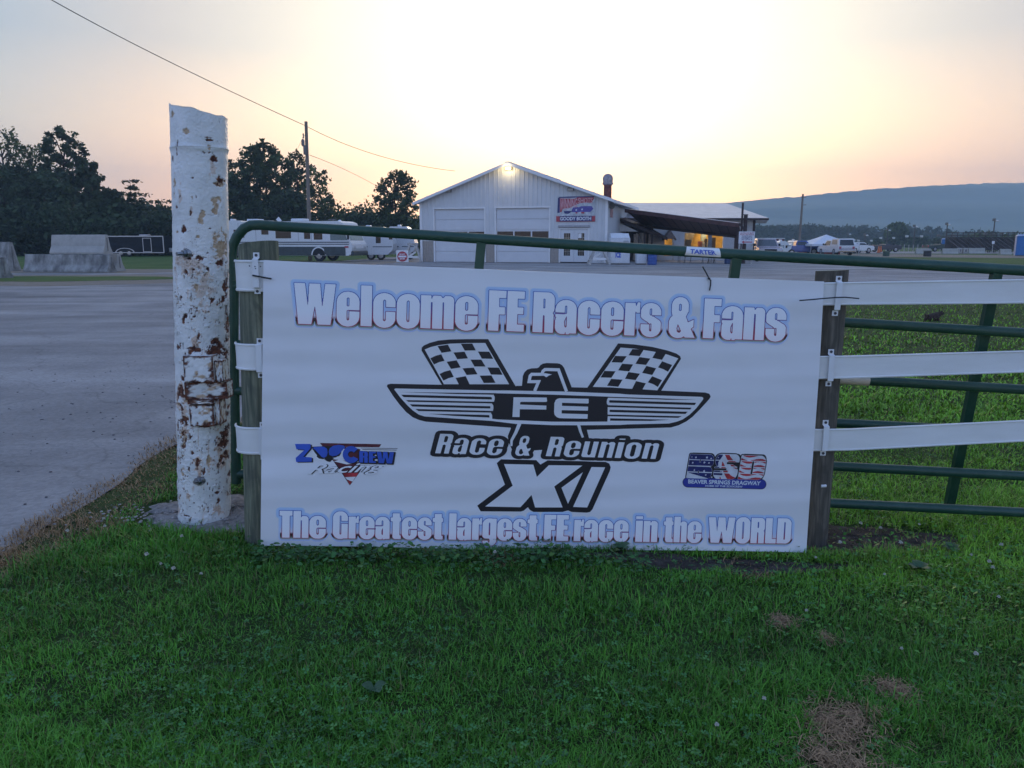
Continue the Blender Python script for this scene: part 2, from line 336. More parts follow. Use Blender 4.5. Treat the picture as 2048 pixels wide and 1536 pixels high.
def blades(name, n, x0, x1, y0, y1, h, wd, seed, dens=None, lab=None, tall=0.0):
    r = np.random.default_rng(seed)
    t = r.random(n); y = (1 / ((1 - t) / y0 + t / y1)) if y0 > 0 else y0 + (y1 - y0) * t      # denser towards the camera
    half = y * .78 + .75
    x = r.uniform(-1, 1, n) * half; keep = (x > x0) & (x < x1)
    s_ = inside(x, y); keep &= (s_ > -.04 - .1 * r.random(n))
    keep &= ~((np.hypot((x - PAD[0]) / PAD[2], (y - PAD[1]) / PAD[3]) < 1.0 + .15 * pnoise(x, y, 9, 9)))
    dd = dead(x, y); keep &= ~((dd > .5) & (r.random(n) < .35))
    keep &= ~((np.hypot((x - 1.72) / .50, (y - 3.56) / .17) < 1 + .2 * pnoise(x, y, 61, 12)) & (r.random(n) < .86)) & ~((np.hypot((x - .90) / .62, (y - 3.20) / .085) < 1 + .2 * pnoise(x, y, 62, 14)) & (r.random(n) < .85))
    x, y, dd = x[keep], y[keep], dd[keep]; n = len(x)
    z = gz(x, y) * np.clip(inside(x, y) / .3, 0, 1) - .004
    tuft = .75 + .5 * pnoise(x, y, 12, 4.0) + .45 * pnoise(x, y, 14, 15.0)
    hh = h * np.clip(tuft, .35, 1.7) * r.uniform(.55, 1.35, n) * (1 + tall * (r.random(n) < .02)) * (1 - .25 * dd)
    # grass left uncut against the banner foot and the gate
    hh = hh * (1 - .22 * np.exp(-((y - 3.1) / .22) ** 2) * (np.abs(x - .1) < 1.3)) * (1 + .6 * np.exp(-((y - 3.95) / .25) ** 2) * (x > 1.2))
    az = r.random(n) * 6.283; lean = r.uniform(.1, 1.15, n) * (1 + .8 * dd); dist = np.clip(y / 3, .8, 3)
    wx = np.cos(az + 1.57) * wd * .5 * r.uniform(.6, 1.3, n) * dist ** .6; wy = np.sin(az + 1.57) * wd * .5 * dist ** .6
    dx = np.cos(az) * np.sin(lean); dy = np.sin(az) * np.sin(lean); dz = np.cos(lean)
    b0 = np.stack([x - wx, y - wy, z], 1); b1 = np.stack([x + wx, y + wy, z], 1)
    mx_ = x + dx * hh * .5; my_ = y + dy * hh * .5; mz_ = z + dz * hh * .62
    m0 = np.stack([mx_ - wx * .8, my_ - wy * .8, mz_], 1); m1 = np.stack([mx_ + wx * .8, my_ + wy * .8, mz_], 1)
    tp = np.stack([x + dx * hh * 1.35, y + dy * hh * 1.35, z + dz * hh * .95], 1)
    V = np.stack([b0, b1, m1, m0, tp], 1).reshape(-1, 3); k = np.arange(n)[:, None] * 5
    T = np.concatenate([k + [0, 1, 2], k + [0, 2, 3], k + [3, 2, 4]], 0)
    u = r.random(n)[:, None]; g1 = np.array([.040, .155, .018]); g2 = np.array([.095, .29, .028]); g3 = np.array([.19, .38, .035])
    big = np.clip(.5 + .55 * pnoise(x, y, 41, 1.3), 0, 1)[:, None]
    c = g1 * (1 - u) + g2 * u; c = c * (1 - .35 * big) + (g2 * .6 + g3 * .4) * .35 * big
    rt = np.clip((x - .7) / 1.3, 0, 1)[:, None] * np.clip((y - 2.3) / .8, 0, 1)[:, None]; c = c * (1 - .75 * rt) + (g3 * (.65 + .8 * u)) * .75 * rt; c = c * np.array([1.28, 1.20, .98]); c = c * (1 + .30 * pnoise(x, y, 91, 9.0)[:, None] + .22 * pnoise(x, y, 92, 2.2)[:, None])
    yel = (r.random(n) < .08)[:, None]; c = np.where(yel, np.array([.17, .16, .05]), c)
    st = np.array([.34, .21, .10]) * r.uniform(.55, 1.25, (n, 1)); df = (r.random(n) < dd * 1.1)[:, None]; c = np.where(df, st, c)
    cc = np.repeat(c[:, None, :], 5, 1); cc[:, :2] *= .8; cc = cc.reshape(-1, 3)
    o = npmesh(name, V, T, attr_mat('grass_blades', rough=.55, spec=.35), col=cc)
    tag(o, lab, 'grass', kind='stuff'); return o
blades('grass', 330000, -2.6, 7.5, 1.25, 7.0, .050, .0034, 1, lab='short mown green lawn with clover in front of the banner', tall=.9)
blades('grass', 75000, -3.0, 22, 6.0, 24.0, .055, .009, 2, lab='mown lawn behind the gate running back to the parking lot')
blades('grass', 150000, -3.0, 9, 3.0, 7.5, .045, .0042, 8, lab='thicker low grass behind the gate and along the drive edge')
# straw
def straw(name, n, seed):
    r = np.random.default_rng(seed); V = []; T = []; C = []
    for i in range(n):
        k = r.choice(len(PATCHES[:9]), p=np.array(PR[:9]) / sum(PR[:9])); p = PATCHES[k]; a = r.random() * 6.28; q = abs(r.normal(0, .95)) * PR[k] * 1.25
        x = p.x + math.cos(a) * q; y = p.y + math.sin(a) * q * 1.1; z = float(gz(x, y)) + r.uniform(.004, .022); b = r.random() * 3.14; L = r.uniform(.012, .05); wd = .0011
        dx, dy = math.cos(b) * L / 2, math.sin(b) * L / 2; wx, wy = -math.sin(b) * wd, math.cos(b) * wd; dz = r.uniform(-.009, .009)
        n0 = len(V); V += [(x - dx - wx, y - dy - wy, z - dz), (x - dx + wx, y - dy + wy, z - dz), (x + wx, y + wy, z + .004), (x - wx, y - wy, z + .004), (x + dx, y + dy, z + dz)]
        T += [(n0, n0 + 1, n0 + 2), (n0, n0 + 2, n0 + 3), (n0 + 3, n0 + 2, n0 + 4)]; c = np.array([.44, .27, .14]) * r.uniform(.4, 1.15); C += [c] * 5
    tag(npmesh(name, V, T, attr_mat('grass_blades'), col=np.array(C)), 'loose clumps of dry brown grass clippings at lower right', 'dry grass', kind='stuff')
straw('dry_grass', 2600, 4)
# broad clover leaves between the blades
def clover(n, seed):
    r = np.random.default_rng(seed); t = r.random(n); y = 1 / ((1 - t) / 1.5 + t / 6.5); x = r.uniform(-1, 1, n) * (y * .72 + .2)
    pr = (.06 + .75 * np.clip(pnoise(x, y, 55, 2.4) * 1.4, 0, 1)) + .45 * np.clip((x - .6) / 1.5, 0, 1) * np.clip((y - 2.0) / 1.2, .04, 1) + .8 * np.exp(-((y - 3.15) / .12) ** 2) * (np.abs(x) < 1.3)
    k = (inside(x, y) > .35) & (r.random(n) < pr) & (dead(x, y) < .4) & ~(np.hypot((x - PAD[0]) / PAD[2], (y - PAD[1]) / PAD[3]) < 1.05)
    x, y = x[k], y[k]; n = len(x); z0 = gz(x, y); V = []; T = []; C = []
    for i in range(n):
        h = r.uniform(.018, .05); s = r.uniform(.005, .0100); a0 = r.random() * 6.28; tx, ty = r.uniform(-.35, .35, 2); c = np.array([.045, .15, .036]) * r.uniform(.6, 1.5) + np.array([.03, .035, 0]) * (r.random() < .3)
        for q in range(3):
            a = a0 + q * 2.094; n0 = len(V)
            for rr_, aa in ((.05, 0), (.75, -.62), (1.25, -.42), (1.15, 0), (1.25, .42), (.75, .62)):
                dx = math.cos(a + aa) * s * rr_; dy = math.sin(a + aa) * s * rr_
                V.append((x[i] + dx, y[i] + dy, z0[i] + h + dx * tx + dy * ty + .15 * s * rr_ * (abs(aa) > .1)))
            T += [(n0, n0 + 1, n0 + 2), (n0, n0 + 2, n0 + 3), (n0, n0 + 3, n0 + 4), (n0, n0 + 4, n0 + 5)]; C += [c] * 6
    tag(npmesh('clover_leaves', V, T, attr_mat('grass_blades'), col=np.array(C)), 'three-lobed clover leaves growing through the lawn', 'clover', kind='stuff')
clover(15000, 6)
# scuffed bare soil by the right post and under the right half of the banner
M_BARE = ground_mat('bare_brown_soil', [(.045, .034, .028), (.085, .068, .056), (.14, .12, .10)], 14, 1.0, 90)
for cx, cy, rx_, ry_ in ((1.72, 3.56, .56, .19), (.90, 3.205, .68, .10)):
    mb = MB(); n_ = 48; rings_ = (0.02, .35, .7, 1.0); vs = []
    for q in rings_:
        for k in range(n_): a = 6.2832 * k / n_; e = 1 + .14 * math.sin(3 * a + cx) + .09 * math.sin(7 * a); x_ = cx + rx_ * q * e * math.cos(a); y_ = cy + ry_ * q * e * math.sin(a); vs.append((x_, y_, float(gz(x_, y_)) + .005 - .012 * (q == 1.0) + random.uniform(-.002, .004) * (q < 1)))
    mb.add(vs, [(q * n_ + k, q * n_ + (k + 1) % n_, (q + 1) * n_ + (k + 1) % n_, (q + 1) * n_ + k) for q in range(3) for k in range(n_)]); tag(mb.build('bare_soil', M_BARE, smooth=True), kind='structure')
# low broad-leaved weeds: a fringe against the left half of the banner, and a bright patch at right
def broad(name, lab, n, fx, seed, c0, r0, r1, h0, h1):
    r = np.random.default_rng(seed); V = []; T = []; C = []
    for i in range(n):
        x, y = fx(r); z = float(gz(x, y)) + r.uniform(h0, h1); s = r.uniform(r0, r1); az = r.random() * 6.28; tl = r.uniform(-.9, .5); n0 = len(V); c = np.array(c0) * r.uniform(.5, 1.5) + np.array([.04, .03, 0]) * (r.random() < .15)
        for k in range(8):
            a = 6.283 * k / 8; ra = s * (.55 if k == 4 else 1); lx, ly = ra * math.cos(a), ra * math.sin(a) * .9; V.append((x + lx * math.cos(az) - ly * math.sin(az), y + lx * math.sin(az) + ly * math.cos(az), z + lx * tl + .12 * abs(ly)))
        T += [(n0, n0 + k, n0 + k + 1) for k in range(1, 7)]; C += [c] * 8
    tag(npmesh(name, V, T, attr_mat('grass_blades'), col=np.array(C)), lab, 'weeds', kind='stuff')
broad('ground_ivy', 'fringe of small round-leaved weeds along the foot of the banner', 950, lambda r: ((lambda x: (x, 3.178 - abs(r.normal(0, .075)) + .012 * math.sin(x * 9)))(r.uniform(-1.12, .32) if r.random() < .9 else r.uniform(.3, .6))), 3, (.040, .125, .026), .006, .015, .010, .062)
broad('ground_ivy', 'bright patch of small round-leaved weeds right of the banner', 2000, lambda r: (r.normal(1.95, .55), r.normal(3.05, .42)), 4, (.060, .19, .024), .004, .0105, .015, .045)
# white clover flowers, each a thing
FL = [(518, 1048), (210, 1050), (247, 1048), (212, 1062), (138, 1076), (366, 1087), (296, 1124), (349, 1148), (324, 1139), (404, 1158), (1632, 1093), (1613, 1207), (1803, 1285), (1951, 1301), (1770, 1126), (1802, 1065), (1944, 1082), (1998, 1174), (1980, 1098), (1987, 1109), (1681, 1060), (1762, 1031), (468, 1024), (990, 1110), (2004, 1062), (1722, 1023), (1840, 1023), (1432, 1465), (1527, 1397)]
fm = mat('clover_flower', (.50, .48, .40), .8, var=.1); sm_ = mat('clover_stem', (.05, .12, .03), .7)
mbh = MB(); rr_ = random.Random(4)
for k in range(34):
    a = rr_.random() * 6.28; e = rr_.uniform(-.5, 1.4); dv = Vector((math.cos(a) * math.cos(e), math.sin(a) * math.cos(e), math.sin(e))); mbh.tube([dv * .003, dv * .0075, dv * .0105], [.0016, .0018, .0006], 4)
mbs = MB(); mbs.tube([(0, 0, -.05), (.002, 0, -.02), (0, 0, .002)], .0008, 4)
f0 = None
def where_(px, py): return 'left of the rusty pole' if px < 260 else 'in front of the concrete pad' if px < 540 else 'at the right wooden post' if px < 1700 and py < 1100 else 'in the lower right lawn' if py > 1180 else 'under the green gate at right' if px > 1700 else 'against the foot of the banner'
ordn = ['leftmost', 'second from the left', 'third from the left', 'fourth from the left', 'fifth from the left', 'sixth from the left', 'seventh from the left', 'eighth from the left', 'ninth from the left', 'tenth from the left']
FL = sorted(FL); cnt = {}
for i, (px, py) in enumerate(FL):
    p = G(px, py + 14, 0); wh = where_(px, py); cnt[wh] = cnt.get(wh, 0) + 1; tot = sum(1 for q in FL if where_(*q) == wh)
    lab = 'small white clover flower ' + wh + ('' if tot == 1 else ', ' + ordn[cnt[wh] - 1])
    if f0 is None:
        f0 = thing('clover_flower', lab, 'flower', (p.x, p.y, .048 + float(gz(p.x, p.y))), 0, 'white clover flowers dotted over the lawn'); mbh.build('bloom', fm, f0, recalc=False); mbs.build('stem', sm_, f0, recalc=False); f0.scale = (.8,) * 3
    else: dup(f0, (p.x, p.y, .038 + .015 * rr_.random() + float(gz(p.x, p.y))), rr_.random() * 6, lab).scale = (rr_.uniform(.6, .95),) * 3
# a few broad weed leaves
lf = mat('weed_leaf', (.04, .10, .035), .5, var=.3)
def weed(px, py, n, s, lab):
    p = G(px, py); t = thing('broadleaf_weed', lab, 'weed', (p.x, p.y, float(gz(p.x, p.y))))
    for k in range(n):
        a = k * 2.4 + .5; mb = MB(); L = s * random.uniform(.7, 1.1); pts = []
        for i in range(7):
            u = i / 6; wd = s * .30 * math.sin(math.pi * min(1, u * .93 + .05)) ** .8; zz = .02 + L * (.75 * u - .42 * u * u); xx = L * u * .8
            for sgn in (-1, 0, 1): pts.append((xx * math.cos(a) - sgn * wd * math.sin(a), xx * math.sin(a) + sgn * wd * math.cos(a), zz + abs(sgn) * wd * .25))
        fs = []
        for i in range(6):
            for j in range(2): b_ = i * 3 + j; fs.append((b_, b_ + 1, b_ + 4, b_ + 3))
        mb.add(pts, fs); mb.build('leaf', lf, t, smooth=True, recalc=False)
weed(756, 1078, 4, .085, 'broad-leaved weed standing against the banner below the word The Greatest')
weed(748, 1395, 3, .06, 'pale broad weed leaf in the middle of the front lawn')
weed(1085, 1092, 4, .06, 'low leafy weed against the banner foot near its middle')
weed(700, 1092, 5, .07, 'leafy weed at the foot of the banner left of its middle')
weed(1240, 1100, 5, .065, 'dark leafy weed at the banner foot right of its middle')
weed(1905, 1080, 5, .06, 'leafy weed under the bottom rail of the green gate')
weed(1840, 1120, 5, .07, 'bright green weed in the lawn right of the banner')
# ------------------------------------------------------------------ rusty white pole
def rusty(name):
    m = bpy.data.materials.new(name); m.use_nodes = True; t = m.node_tree; b = t.nodes['Principled BSDF']
    a = N(t, 'ShaderNodeAttribute', attribute_name='col'); sp = N(t, 'ShaderNodeSeparateColor'); t.links.new(a.outputs['Color'], sp.inputs[0])
    tc = N(t, 'ShaderNodeTexCoord'); ns = N(t, 'ShaderNodeTexNoise', inp={'Scale': 60.0, 'Detail': 8.0}); t.links.new(tc.outputs['Object'], ns.inputs[0])
    nb = N(t, 'ShaderNodeTexNoise', inp={'Scale': 9.0, 'Detail': 6.0}); t.links.new(tc.outputs['Object'], nb.inputs[0])
    def ramp(src, c):
        r = N(t, 'ShaderNodeValToRGB'); r.color_ramp.elements[0].position = .35; r.color_ramp.elements[1].position = .65
        r.color_ramp.elements[0].color = (*c[0], 1); r.color_ramp.elements[1].color = (*c[1], 1); t.links.new(src, r.inputs[0]); return r.outputs[0]
    paint = ramp(nb.outputs[0], [(.66, .67, .64), (.80, .80, .77)]); rust = ramp(ns.outputs[0], [(.035, .014, .012), (.17, .060, .030)]); tan = ramp(ns.outputs[0], [(.40, .27, .16), (.55, .42, .28)])
    def mix(f, a_, b_):
        x = N(t, 'ShaderNodeMix', data_type='RGBA'); t.links.new(f, x.inputs[0]); t.links.new(a_, x.inputs[6]); t.links.new(b_, x.inputs[7]); return x.outputs[2]
    c = mix(sp.outputs[2], paint, ramp(ns.outputs[0], [(.45, .24, .12), (.60, .38, .22)])); c = mix(sp.outputs[1], c, tan); c = mix(sp.outputs[0], c, rust)
    t.links.new(c, b.inputs['Base Color'])
    mr = N(t, 'ShaderNodeMapRange', inp={'To Min': .42, 'To Max': .9}); t.links.new(sp.outputs[0], mr.inputs[0]); t.links.new(mr.outputs[0], b.inputs['Roughness'])
    bu = N(t, 'ShaderNodeBump', inp={'Strength': .35, 'Distance': .004}); t.links.new(ns.outputs[0], bu.inputs['Height']); t.links.new(bu.outputs[0], b.inputs['Normal'])
    return m
M_RUST = rusty('peeling_paint_on_rust')
M_STEEL = mat('galvanised_steel', (.32, .33, .34), .38, 1.0, var=.2, scale=30)
M_BLACKP = mat('black_plastic', (.012, .012, .014), .45)
PD = 3.60
pb = P(410, 1030, PD); pt = P(398, 222, PD)
POLE = thing('steel_pole', 'thick white painted pole with peeling rusty paint left of the banner', 'pole', (pb.x, PD, 0))
axis = (pt - pb); PH = axis.z + pb.z; zt = pt.z
def paxis(z): return Vector((pb.x + (pt.x - pb.x) * (z - pb.z) / (pt.z - pb.z) - pb.x, 0, z))
PRAD = .120
na, nz = 300, 900
zz = np.linspace(-.02, zt + .045, nz); aa = np.linspace(-math.pi, math.pi, na, endpoint=False)      # a = 0 faces the camera
A, Z = np.meshgrid(aa, zz)
# pixel of each surface point as seen straight on, to set the wear where the photograph shows it
PXc = 398 + (410 - 398) * (pt.z - Z) / (pt.z - pb.z)
wpx = 53.0
Xp = PXc + wpx * np.sin(A)
thv = np.arctan((CH - Z) / (PD - PRAD)); Yp = 768 + F * np.tan(thv - TH)
rng = np.random.default_rng(5)
big = vnoise((nz, na), (60, 22), rng, 5, .6); fine = vnoise((nz, na), (240, 90), rng, 3, .6); str_ = vnoise((nz, na), (26, 70), rng, 4, .6)
front = (np.abs(A) < 1.6)
rust = np.zeros_like(Z); tan = np.zeros_like(Z); stain = np.zeros_like(Z)
nrm_ = lambda a: (a - a.mean()) / a.std()
bigN, fineN = nrm_(big), nrm_(fine); rag = nrm_(vnoise((nz, na), (130, 45), rng, 3, .6))
def spot(L, x, y, rx, ry, k=1.0):
    d_ = ((Xp - x) / rx) ** 2 + ((Yp - y) / ry) ** 2
    v = np.clip((1.0 - np.sqrt(d_) + bigN * .30 + rag * .28 + fineN * .12) * 3.0, 0, 1) * (d_ < 5) * front * k; np.maximum(L, v, out=L)
U = lambda x, y: (320 + x / 3.338, 200 + y / 3.338); Lw = lambda x, y: (320 + x / 3.338, 640 + y / 3.338)
for (x, y, rx, ry) in [(400, 385, 14, 42), (385, 262, 26, 8), (425, 520, 11, 34), (375, 350, 26, 12), (104, 800, 18, 60), (100, 880, 8, 40), (275, 745, 7, 24), (228, 868, 16, 22), (385, 857, 8, 7), (437, 1085, 30, 22), (328, 1050, 25, 14), (375, 1020, 14, 9), (210, 1288, 14, 12), (206, 1318, 9, 10), (397, 1333, 16, 12), (448, 1250, 8, 40), (450, 1320, 12, 25), (232, 1440, 14, 16), (185, 1450, 7, 14), (168, 712, 8, 8), (290, 520, 6, 5), (262, 1045, 20, 16), (292, 1130, 8, 7), (375, 1130, 7, 8), (220, 1475, 9, 30), (110, 1500, 7, 40), (100, 1090, 6, 70), (245, 1150, 12, 16), (315, 1390, 6, 20), (137, 370, 7, 26), (190, 285, 4, 24), (178, 340, 4, 28), (385, 245, 22, 3), (310, 640, 4, 10), (200, 640, 5, 14)]:
    spot(rust, *U(x, y), rx / 3.338, ry / 3.338)
for (x, y, rx, ry) in [(322, 105, 8, 40), (116, 60, 14, 50), (120, 110, 8, 40), (412, 215, 50, 75), (440, 330, 26, 90), (300, 200, 70, 22), (235, 222, 40, 18), (175, 185, 18, 40), (210, 390, 34, 22), (330, 405, 60, 10), (192, 490, 36, 40), (265, 470, 20, 40), (220, 670, 50, 32), (203, 590, 14, 50), (455, 840, 18, 110), (450, 930, 10, 40), (136, 858, 10, 22), (150, 1090, 11, 24), (150, 1230, 12, 50), (163, 690, 12, 50), (315, 960, 12, 30), (275, 892, 16, 14), (228, 830, 10, 30), (440, 1230, 14, 50), (385, 1260, 8, 30), (430, 690, 16, 30), (260, 123, 6, 6), (203, 1278, 7, 9), (293, 1222, 6, 6), (180, 1255, 5, 12), (362, 1010, 6, 18), (380, 1100, 6, 16), (470, 430, 5, 160), (432, 1175, 14, 12), (210, 760, 8, 8), (352, 715, 50, 6)]:
    spot(rust, *Lw(x, y), rx / 3.338, ry / 3.338)
for (x, y, rx, ry) in [(138, 92, 18, 22), (242, 200, 22, 30), (382, 315, 13, 18), (412, 700, 16, 48), (340, 780, 14, 50), (155, 560, 7, 40), (285, 680, 7, 40), (430, 1000, 24, 90), (320, 920, 14, 20), (310, 1250, 12, 30), (175, 880, 12, 14), (425, 540, 12, 30), (150, 600, 8, 30), (275, 1335, 10, 18)]:
    spot(tan, *U(x, y), rx / 3.338, ry / 3.338)
for (x, y, rx, ry) in [(220, 20, 10, 36), (225, 830, 14, 44), (385, 960, 10, 46), (340, 290, 14, 20), (270, 520, 60, 40), (160, 980, 9, 40), (200, 1035, 12, 18), (420, 610, 22, 60)]:
    spot(tan, *Lw(x, y), rx / 3.338, ry / 3.338)
for (x, y, rx, ry) in [(318, 960, 26, 60), (330, 1040, 10, 60), (455, 860, 30, 150), (440, 1260, 30, 70), (385, 970, 16, 80), (150, 1260, 24, 60), (235, 620, 70, 110), (200, 480, 60, 70), (300, 130, 30, 60), (380, 300, 60, 80), (250, 1180, 14, 40)]:
    spot(stain, *Lw(x, y), rx / 3.338, ry / 3.338, .65)
for (x, y, rx, ry) in [(430, 1020, 30, 120), (280, 730, 12, 60), (155, 560, 10, 70), (340, 1280, 60, 120), (250, 1100, 80, 60), (200, 640, 12, 50), (395, 420, 18, 60), (170, 1060, 16, 30)]:
    spot(stain, *U(x, y), rx / 3.338, ry / 3.338, .5)
low = np.clip((1.40 - Z) / .25, .0, 1)
stk_ = nrm_(vnoise((nz, na), (75, 100), rng, 3, .6)); speck0 = np.clip((stk_ * .75 + fineN * .4 + bigN * .35 - 1.72 + .35 * low) * 2.5, 0, 1) * low * (np.abs(A) < 1.75)
speck = np.maximum(speck0 * .9, 0) + np.clip((rag * .6 + fineN * .45 + bigN * .25 - 1.75 + .25 * low) * 3, 0, 1) * low; rust = np.maximum(rust, np.clip(speck, 0, 1))
tan = np.maximum(tan, np.clip((rag * .5 + bigN * .7 - 1.45) * 3, 0, 1) * low * .8)
sst = np.clip((str_ - .70) * 9, 0, 1) * low; stain = np.maximum(stain, sst * .55)
edge = np.clip((np.abs(A) - 1.25) * 4, 0, 1) * np.clip((big - .52) * 12, 0, 1) * low; rust = np.maximum(rust, edge)
crk = nrm_(vnoise((nz, na), (34, 12), rng, 4, .55)); crm = nrm_(vnoise((nz, na), (9, 4), rng, 2)); cr_ = np.clip(1 - np.abs(crk) / .035, 0, 1) * (crm > .55); rust = np.maximum(rust, cr_ * .75)
flake = np.clip(vnoise((nz, na), (55, 26), rng, 4, .65) - .5, -.5, .5)
dent = vnoise((nz, na), (14, 6), rng, 3, .5) - .5
hole = np.maximum(rust, tan)
Rr = PRAD + .0032 * flake + .003 * dent + .0022 * (fine - .5) - .0042 * hole + .0035 * (1 - hole) * np.clip((big - .45) * 4, 0, 1) * low
zband = P(398, 300, PD).z; Rr += .004 * np.exp(-((Z - zband + .004 * np.sin(A * 3)) / .012) ** 2)
Rr += .002 * (Z > zband)
topz = zt - .004 - .026 * np.sin(A) + .003 * np.sin(A * 5 + 1) + .0015 * np.sin(A * 11)
Z2 = np.minimum(Z, topz); ax = (pt.x - pb.x) * (Z2 - pb.z) / (pt.z - pb.z)
Vx = ax + Rr * np.sin(A); Vy = -Rr * np.cos(A)
V = np.stack([Vx, Vy, Z2], -1).reshape(-1, 3); I = np.arange(nz * na).reshape(nz, na); I2 = np.roll(I, -1, 1)
Q = np.stack([I[:-1], I2[:-1], I2[1:], I[1:]], -1).reshape(-1, 4)
npmesh('shaft', V, Q, M_RUST, POLE, col=np.stack([rust, tan, stain], -1).reshape(-1, 3), smooth=True)
mb = MB(); ring = [tuple(V[(nz - 1) * na + k]) for k in range(0, na, 6)]; ring = [(x, y, z - .004) for x, y, z in ring]; mb.add(ring, [tuple(range(len(ring)))]); mb.build('cap', mat('dirty_white_cap', (.5, .5, .47), .8, bump=.5), POLE)
# bent strap hardware welded to the pole
def wearbox(name, x0, y0, z0, x1, y1, z1, seed, amt, skew=0.0):
    """finely divided plate with paint flaked off it"""
    r = np.random.default_rng(seed); n = 30; V = []; Fq = []; C = []
    faces = [((x0, y0, z0), (x1, y0, z0), (x1, y0, z1), (x0, y0, z1)), ((x1, y0, z0), (x1, y1, z0), (x1, y1, z1), (x1, y0, z1)), ((x0, y1, z0), (x0, y0, z0), (x0, y0, z1), (x0, y1, z1)), ((x0, y0, z1), (x1, y0, z1), (x1, y1, z1), (x0, y1, z1)), ((x0, y1, z0), (x1, y1, z0), (x1, y0, z0), (x0, y0, z0))]
    for f in faces:
        f = [np.array(p) for p in f]; u, v = np.meshgrid(np.linspace(0, 1, n), np.linspace(0, 1, n)); k = len(V) * n * n
        p = (f[0] * (1 - u)[..., None] + f[1] * u[..., None]) * (1 - v)[..., None] + (f[3] * (1 - u)[..., None] + f[2] * u[..., None]) * v[..., None]
        nn = vnoise((n, n), (7, 7), r, 4, .6); ed = np.minimum(np.minimum(u, 1 - u), np.minimum(v, 1 - v))
        rs = np.clip((nn - .72 + amt + .5 * np.exp(-ed * 11)) * 6, 0, 1); tn = np.clip((vnoise((n, n), (5, 5), r, 3) - .6) * 8, 0, 1) * .8
        p[..., 2] += skew * (p[..., 0] - x0) + .004 * (nn - .5); p[..., 1] += .006 * (nn - .5) * (f[0][1] == f[1][1])
        V.append(p.reshape(-1, 3)); I = np.arange(n * n).reshape(n, n) + k; Fq.append(np.stack([I[:-1, :-1], I[:-1, 1:], I[1:, 1:], I[1:, :-1]], -1).reshape(-1, 4)); C.append(np.stack([rs, tn, tn], -1).reshape(-1, 3))
    return npmesh(name, np.concatenate(V), np.concatenate(Fq), M_RUST, POLE, col=np.concatenate(C))
def pz(py): return P(400, py, PD - .14).z
def pxx(px, py): return P(px, py, PD - .14).x - pb.x
wearbox('bracket_plate', pxx(369, 735), -.150, pz(763), pxx(428, 735), -.08, pz(712), 3, .02)
wearbox('bracket_side', pxx(428, 735) + .001, -.135, pz(764), pxx(444, 735), -.06, pz(722), 4, .08)
wearbox('bracket_strap', pxx(367, 780), -.128, pz(801), pxx(452, 780), -.05, pz(766), 5, .16, .03)
wearbox('bracket_lip', pxx(376, 800), -.146, pz(808), pxx(428, 800), -.10, pz(800) + .001, 8, .3)
wearbox('bracket_plate', pxx(379, 820), -.142, pz(852), pxx(427, 820), -.06, pz(810) - .001, 6, .06)
wearbox('bracket_side', pxx(427, 830) + .001, -.126, pz(851), pxx(438, 830), -.05, pz(797), 7, .16)
# bolts
def bolt(px, py, dirv, L, r_nut):
    c = P(px, py, PD - .12) - Vector((pb.x, PD, 0)); d_ = Vector(dirv).normalized(); mb = MB(); prof = []
    mb.tube([c - d_ * .02, c + d_ * .014], r_nut, 6); n_ = mb.build('nut', M_STEEL, POLE)
    mb = MB(); k = int(L / .0022); pts = [c + d_ * (.0022 * i) for i in range(k)]; mb.tube(pts, [.0085 if i % 2 else .0075 for i in range(k)], 10); mb.build('threaded_rod', M_STEEL, n_)
    mb = MB(); mb.tube([c - d_ * .022, c + d_ * .002], r_nut * 1.35, 18); mb.build('washer', M_STEEL, n_)
bolt(371, 507, (-.75, -1, -.05), .045, .017)
bolt(397, 962, (-.45, -1, .05), .030, .017)
# ------------------------------------------------------------------ concrete pad
mb = MB(); n = 72; rings = [(1.06, -.05), (1.02, .000), (.97, .018), (.85, .030), (.6, .036), (.3, .038), (.02, .038)]
pts = []; pc = (-1.38, 3.69); rx, ry = .49, .27; r_ = random.Random(3); nzr = [r_.uniform(-.04, .04) for _ in range(n)]
for q, (s_, z_) in enumerate(rings):
    for k in range(n):
        a = 2 * math.pi * k / n; e = 1 + nzr[k] * (s_ > .8) + .05 * math.sin(3 * a + 1) + .03 * math.sin(7 * a); x = pc[0] + rx * s_ * e * math.cos(a); y = pc[1] + ry * s_ * e * math.sin(a)
        pts.append((x, y, z_ + .006 * math.sin(x * 31 + y * 17) + .005 * math.sin(x * 67 - y * 53) + .006 * r_.uniform(-1, 1)))
fs = [(q * n + k, q * n + (k + 1) % n, (q + 1) * n + (k + 1) % n, (q + 1) * n + k) for q in range(len(rings) - 1) for k in range(n)]; fs.append(tuple((len(rings) - 1) * n + k for k in range(n)))
mb.add(pts, fs)
M_CONC = mat('rough_old_concrete', (.17, .155, .14), .95, var=.35, scale=28, bump=1.0, bscale=120, col2=(.34, .31, .28))
tag(mb.build('concrete_pad', M_CONC, smooth=True), 'rough oval concrete footing around the foot of the rusty white pole', 'concrete footing')
def pebbles(name, n, cx, cy, sx, sy, z, m, lab, s0=.004, s1=.012):
    mb = MB(); r = random.Random(len(name) + n)
    for i in range(n):
        x = cx + r.gauss(0, sx * .5); y = cy + r.gauss(0, sy * .5); s = r.uniform(s0, s1); a = r.random() * 3
        M = Matrix.Translation((x, y, z + (float(gz(x, y)) if z < .01 and y < 5 and x > 0 else 0))) @ Matrix.Rotation(a, 4, 'Z') @ Matrix.Diagonal((s, s * r.uniform(.6, 1), s * .5, 1))
        mb.lathe([(.5, -.4), (1, 0), (.6, .7), (.1, .9)], 5, M=M)
    tag(mb.build(name, m), lab, 'pebbles', kind='stuff')
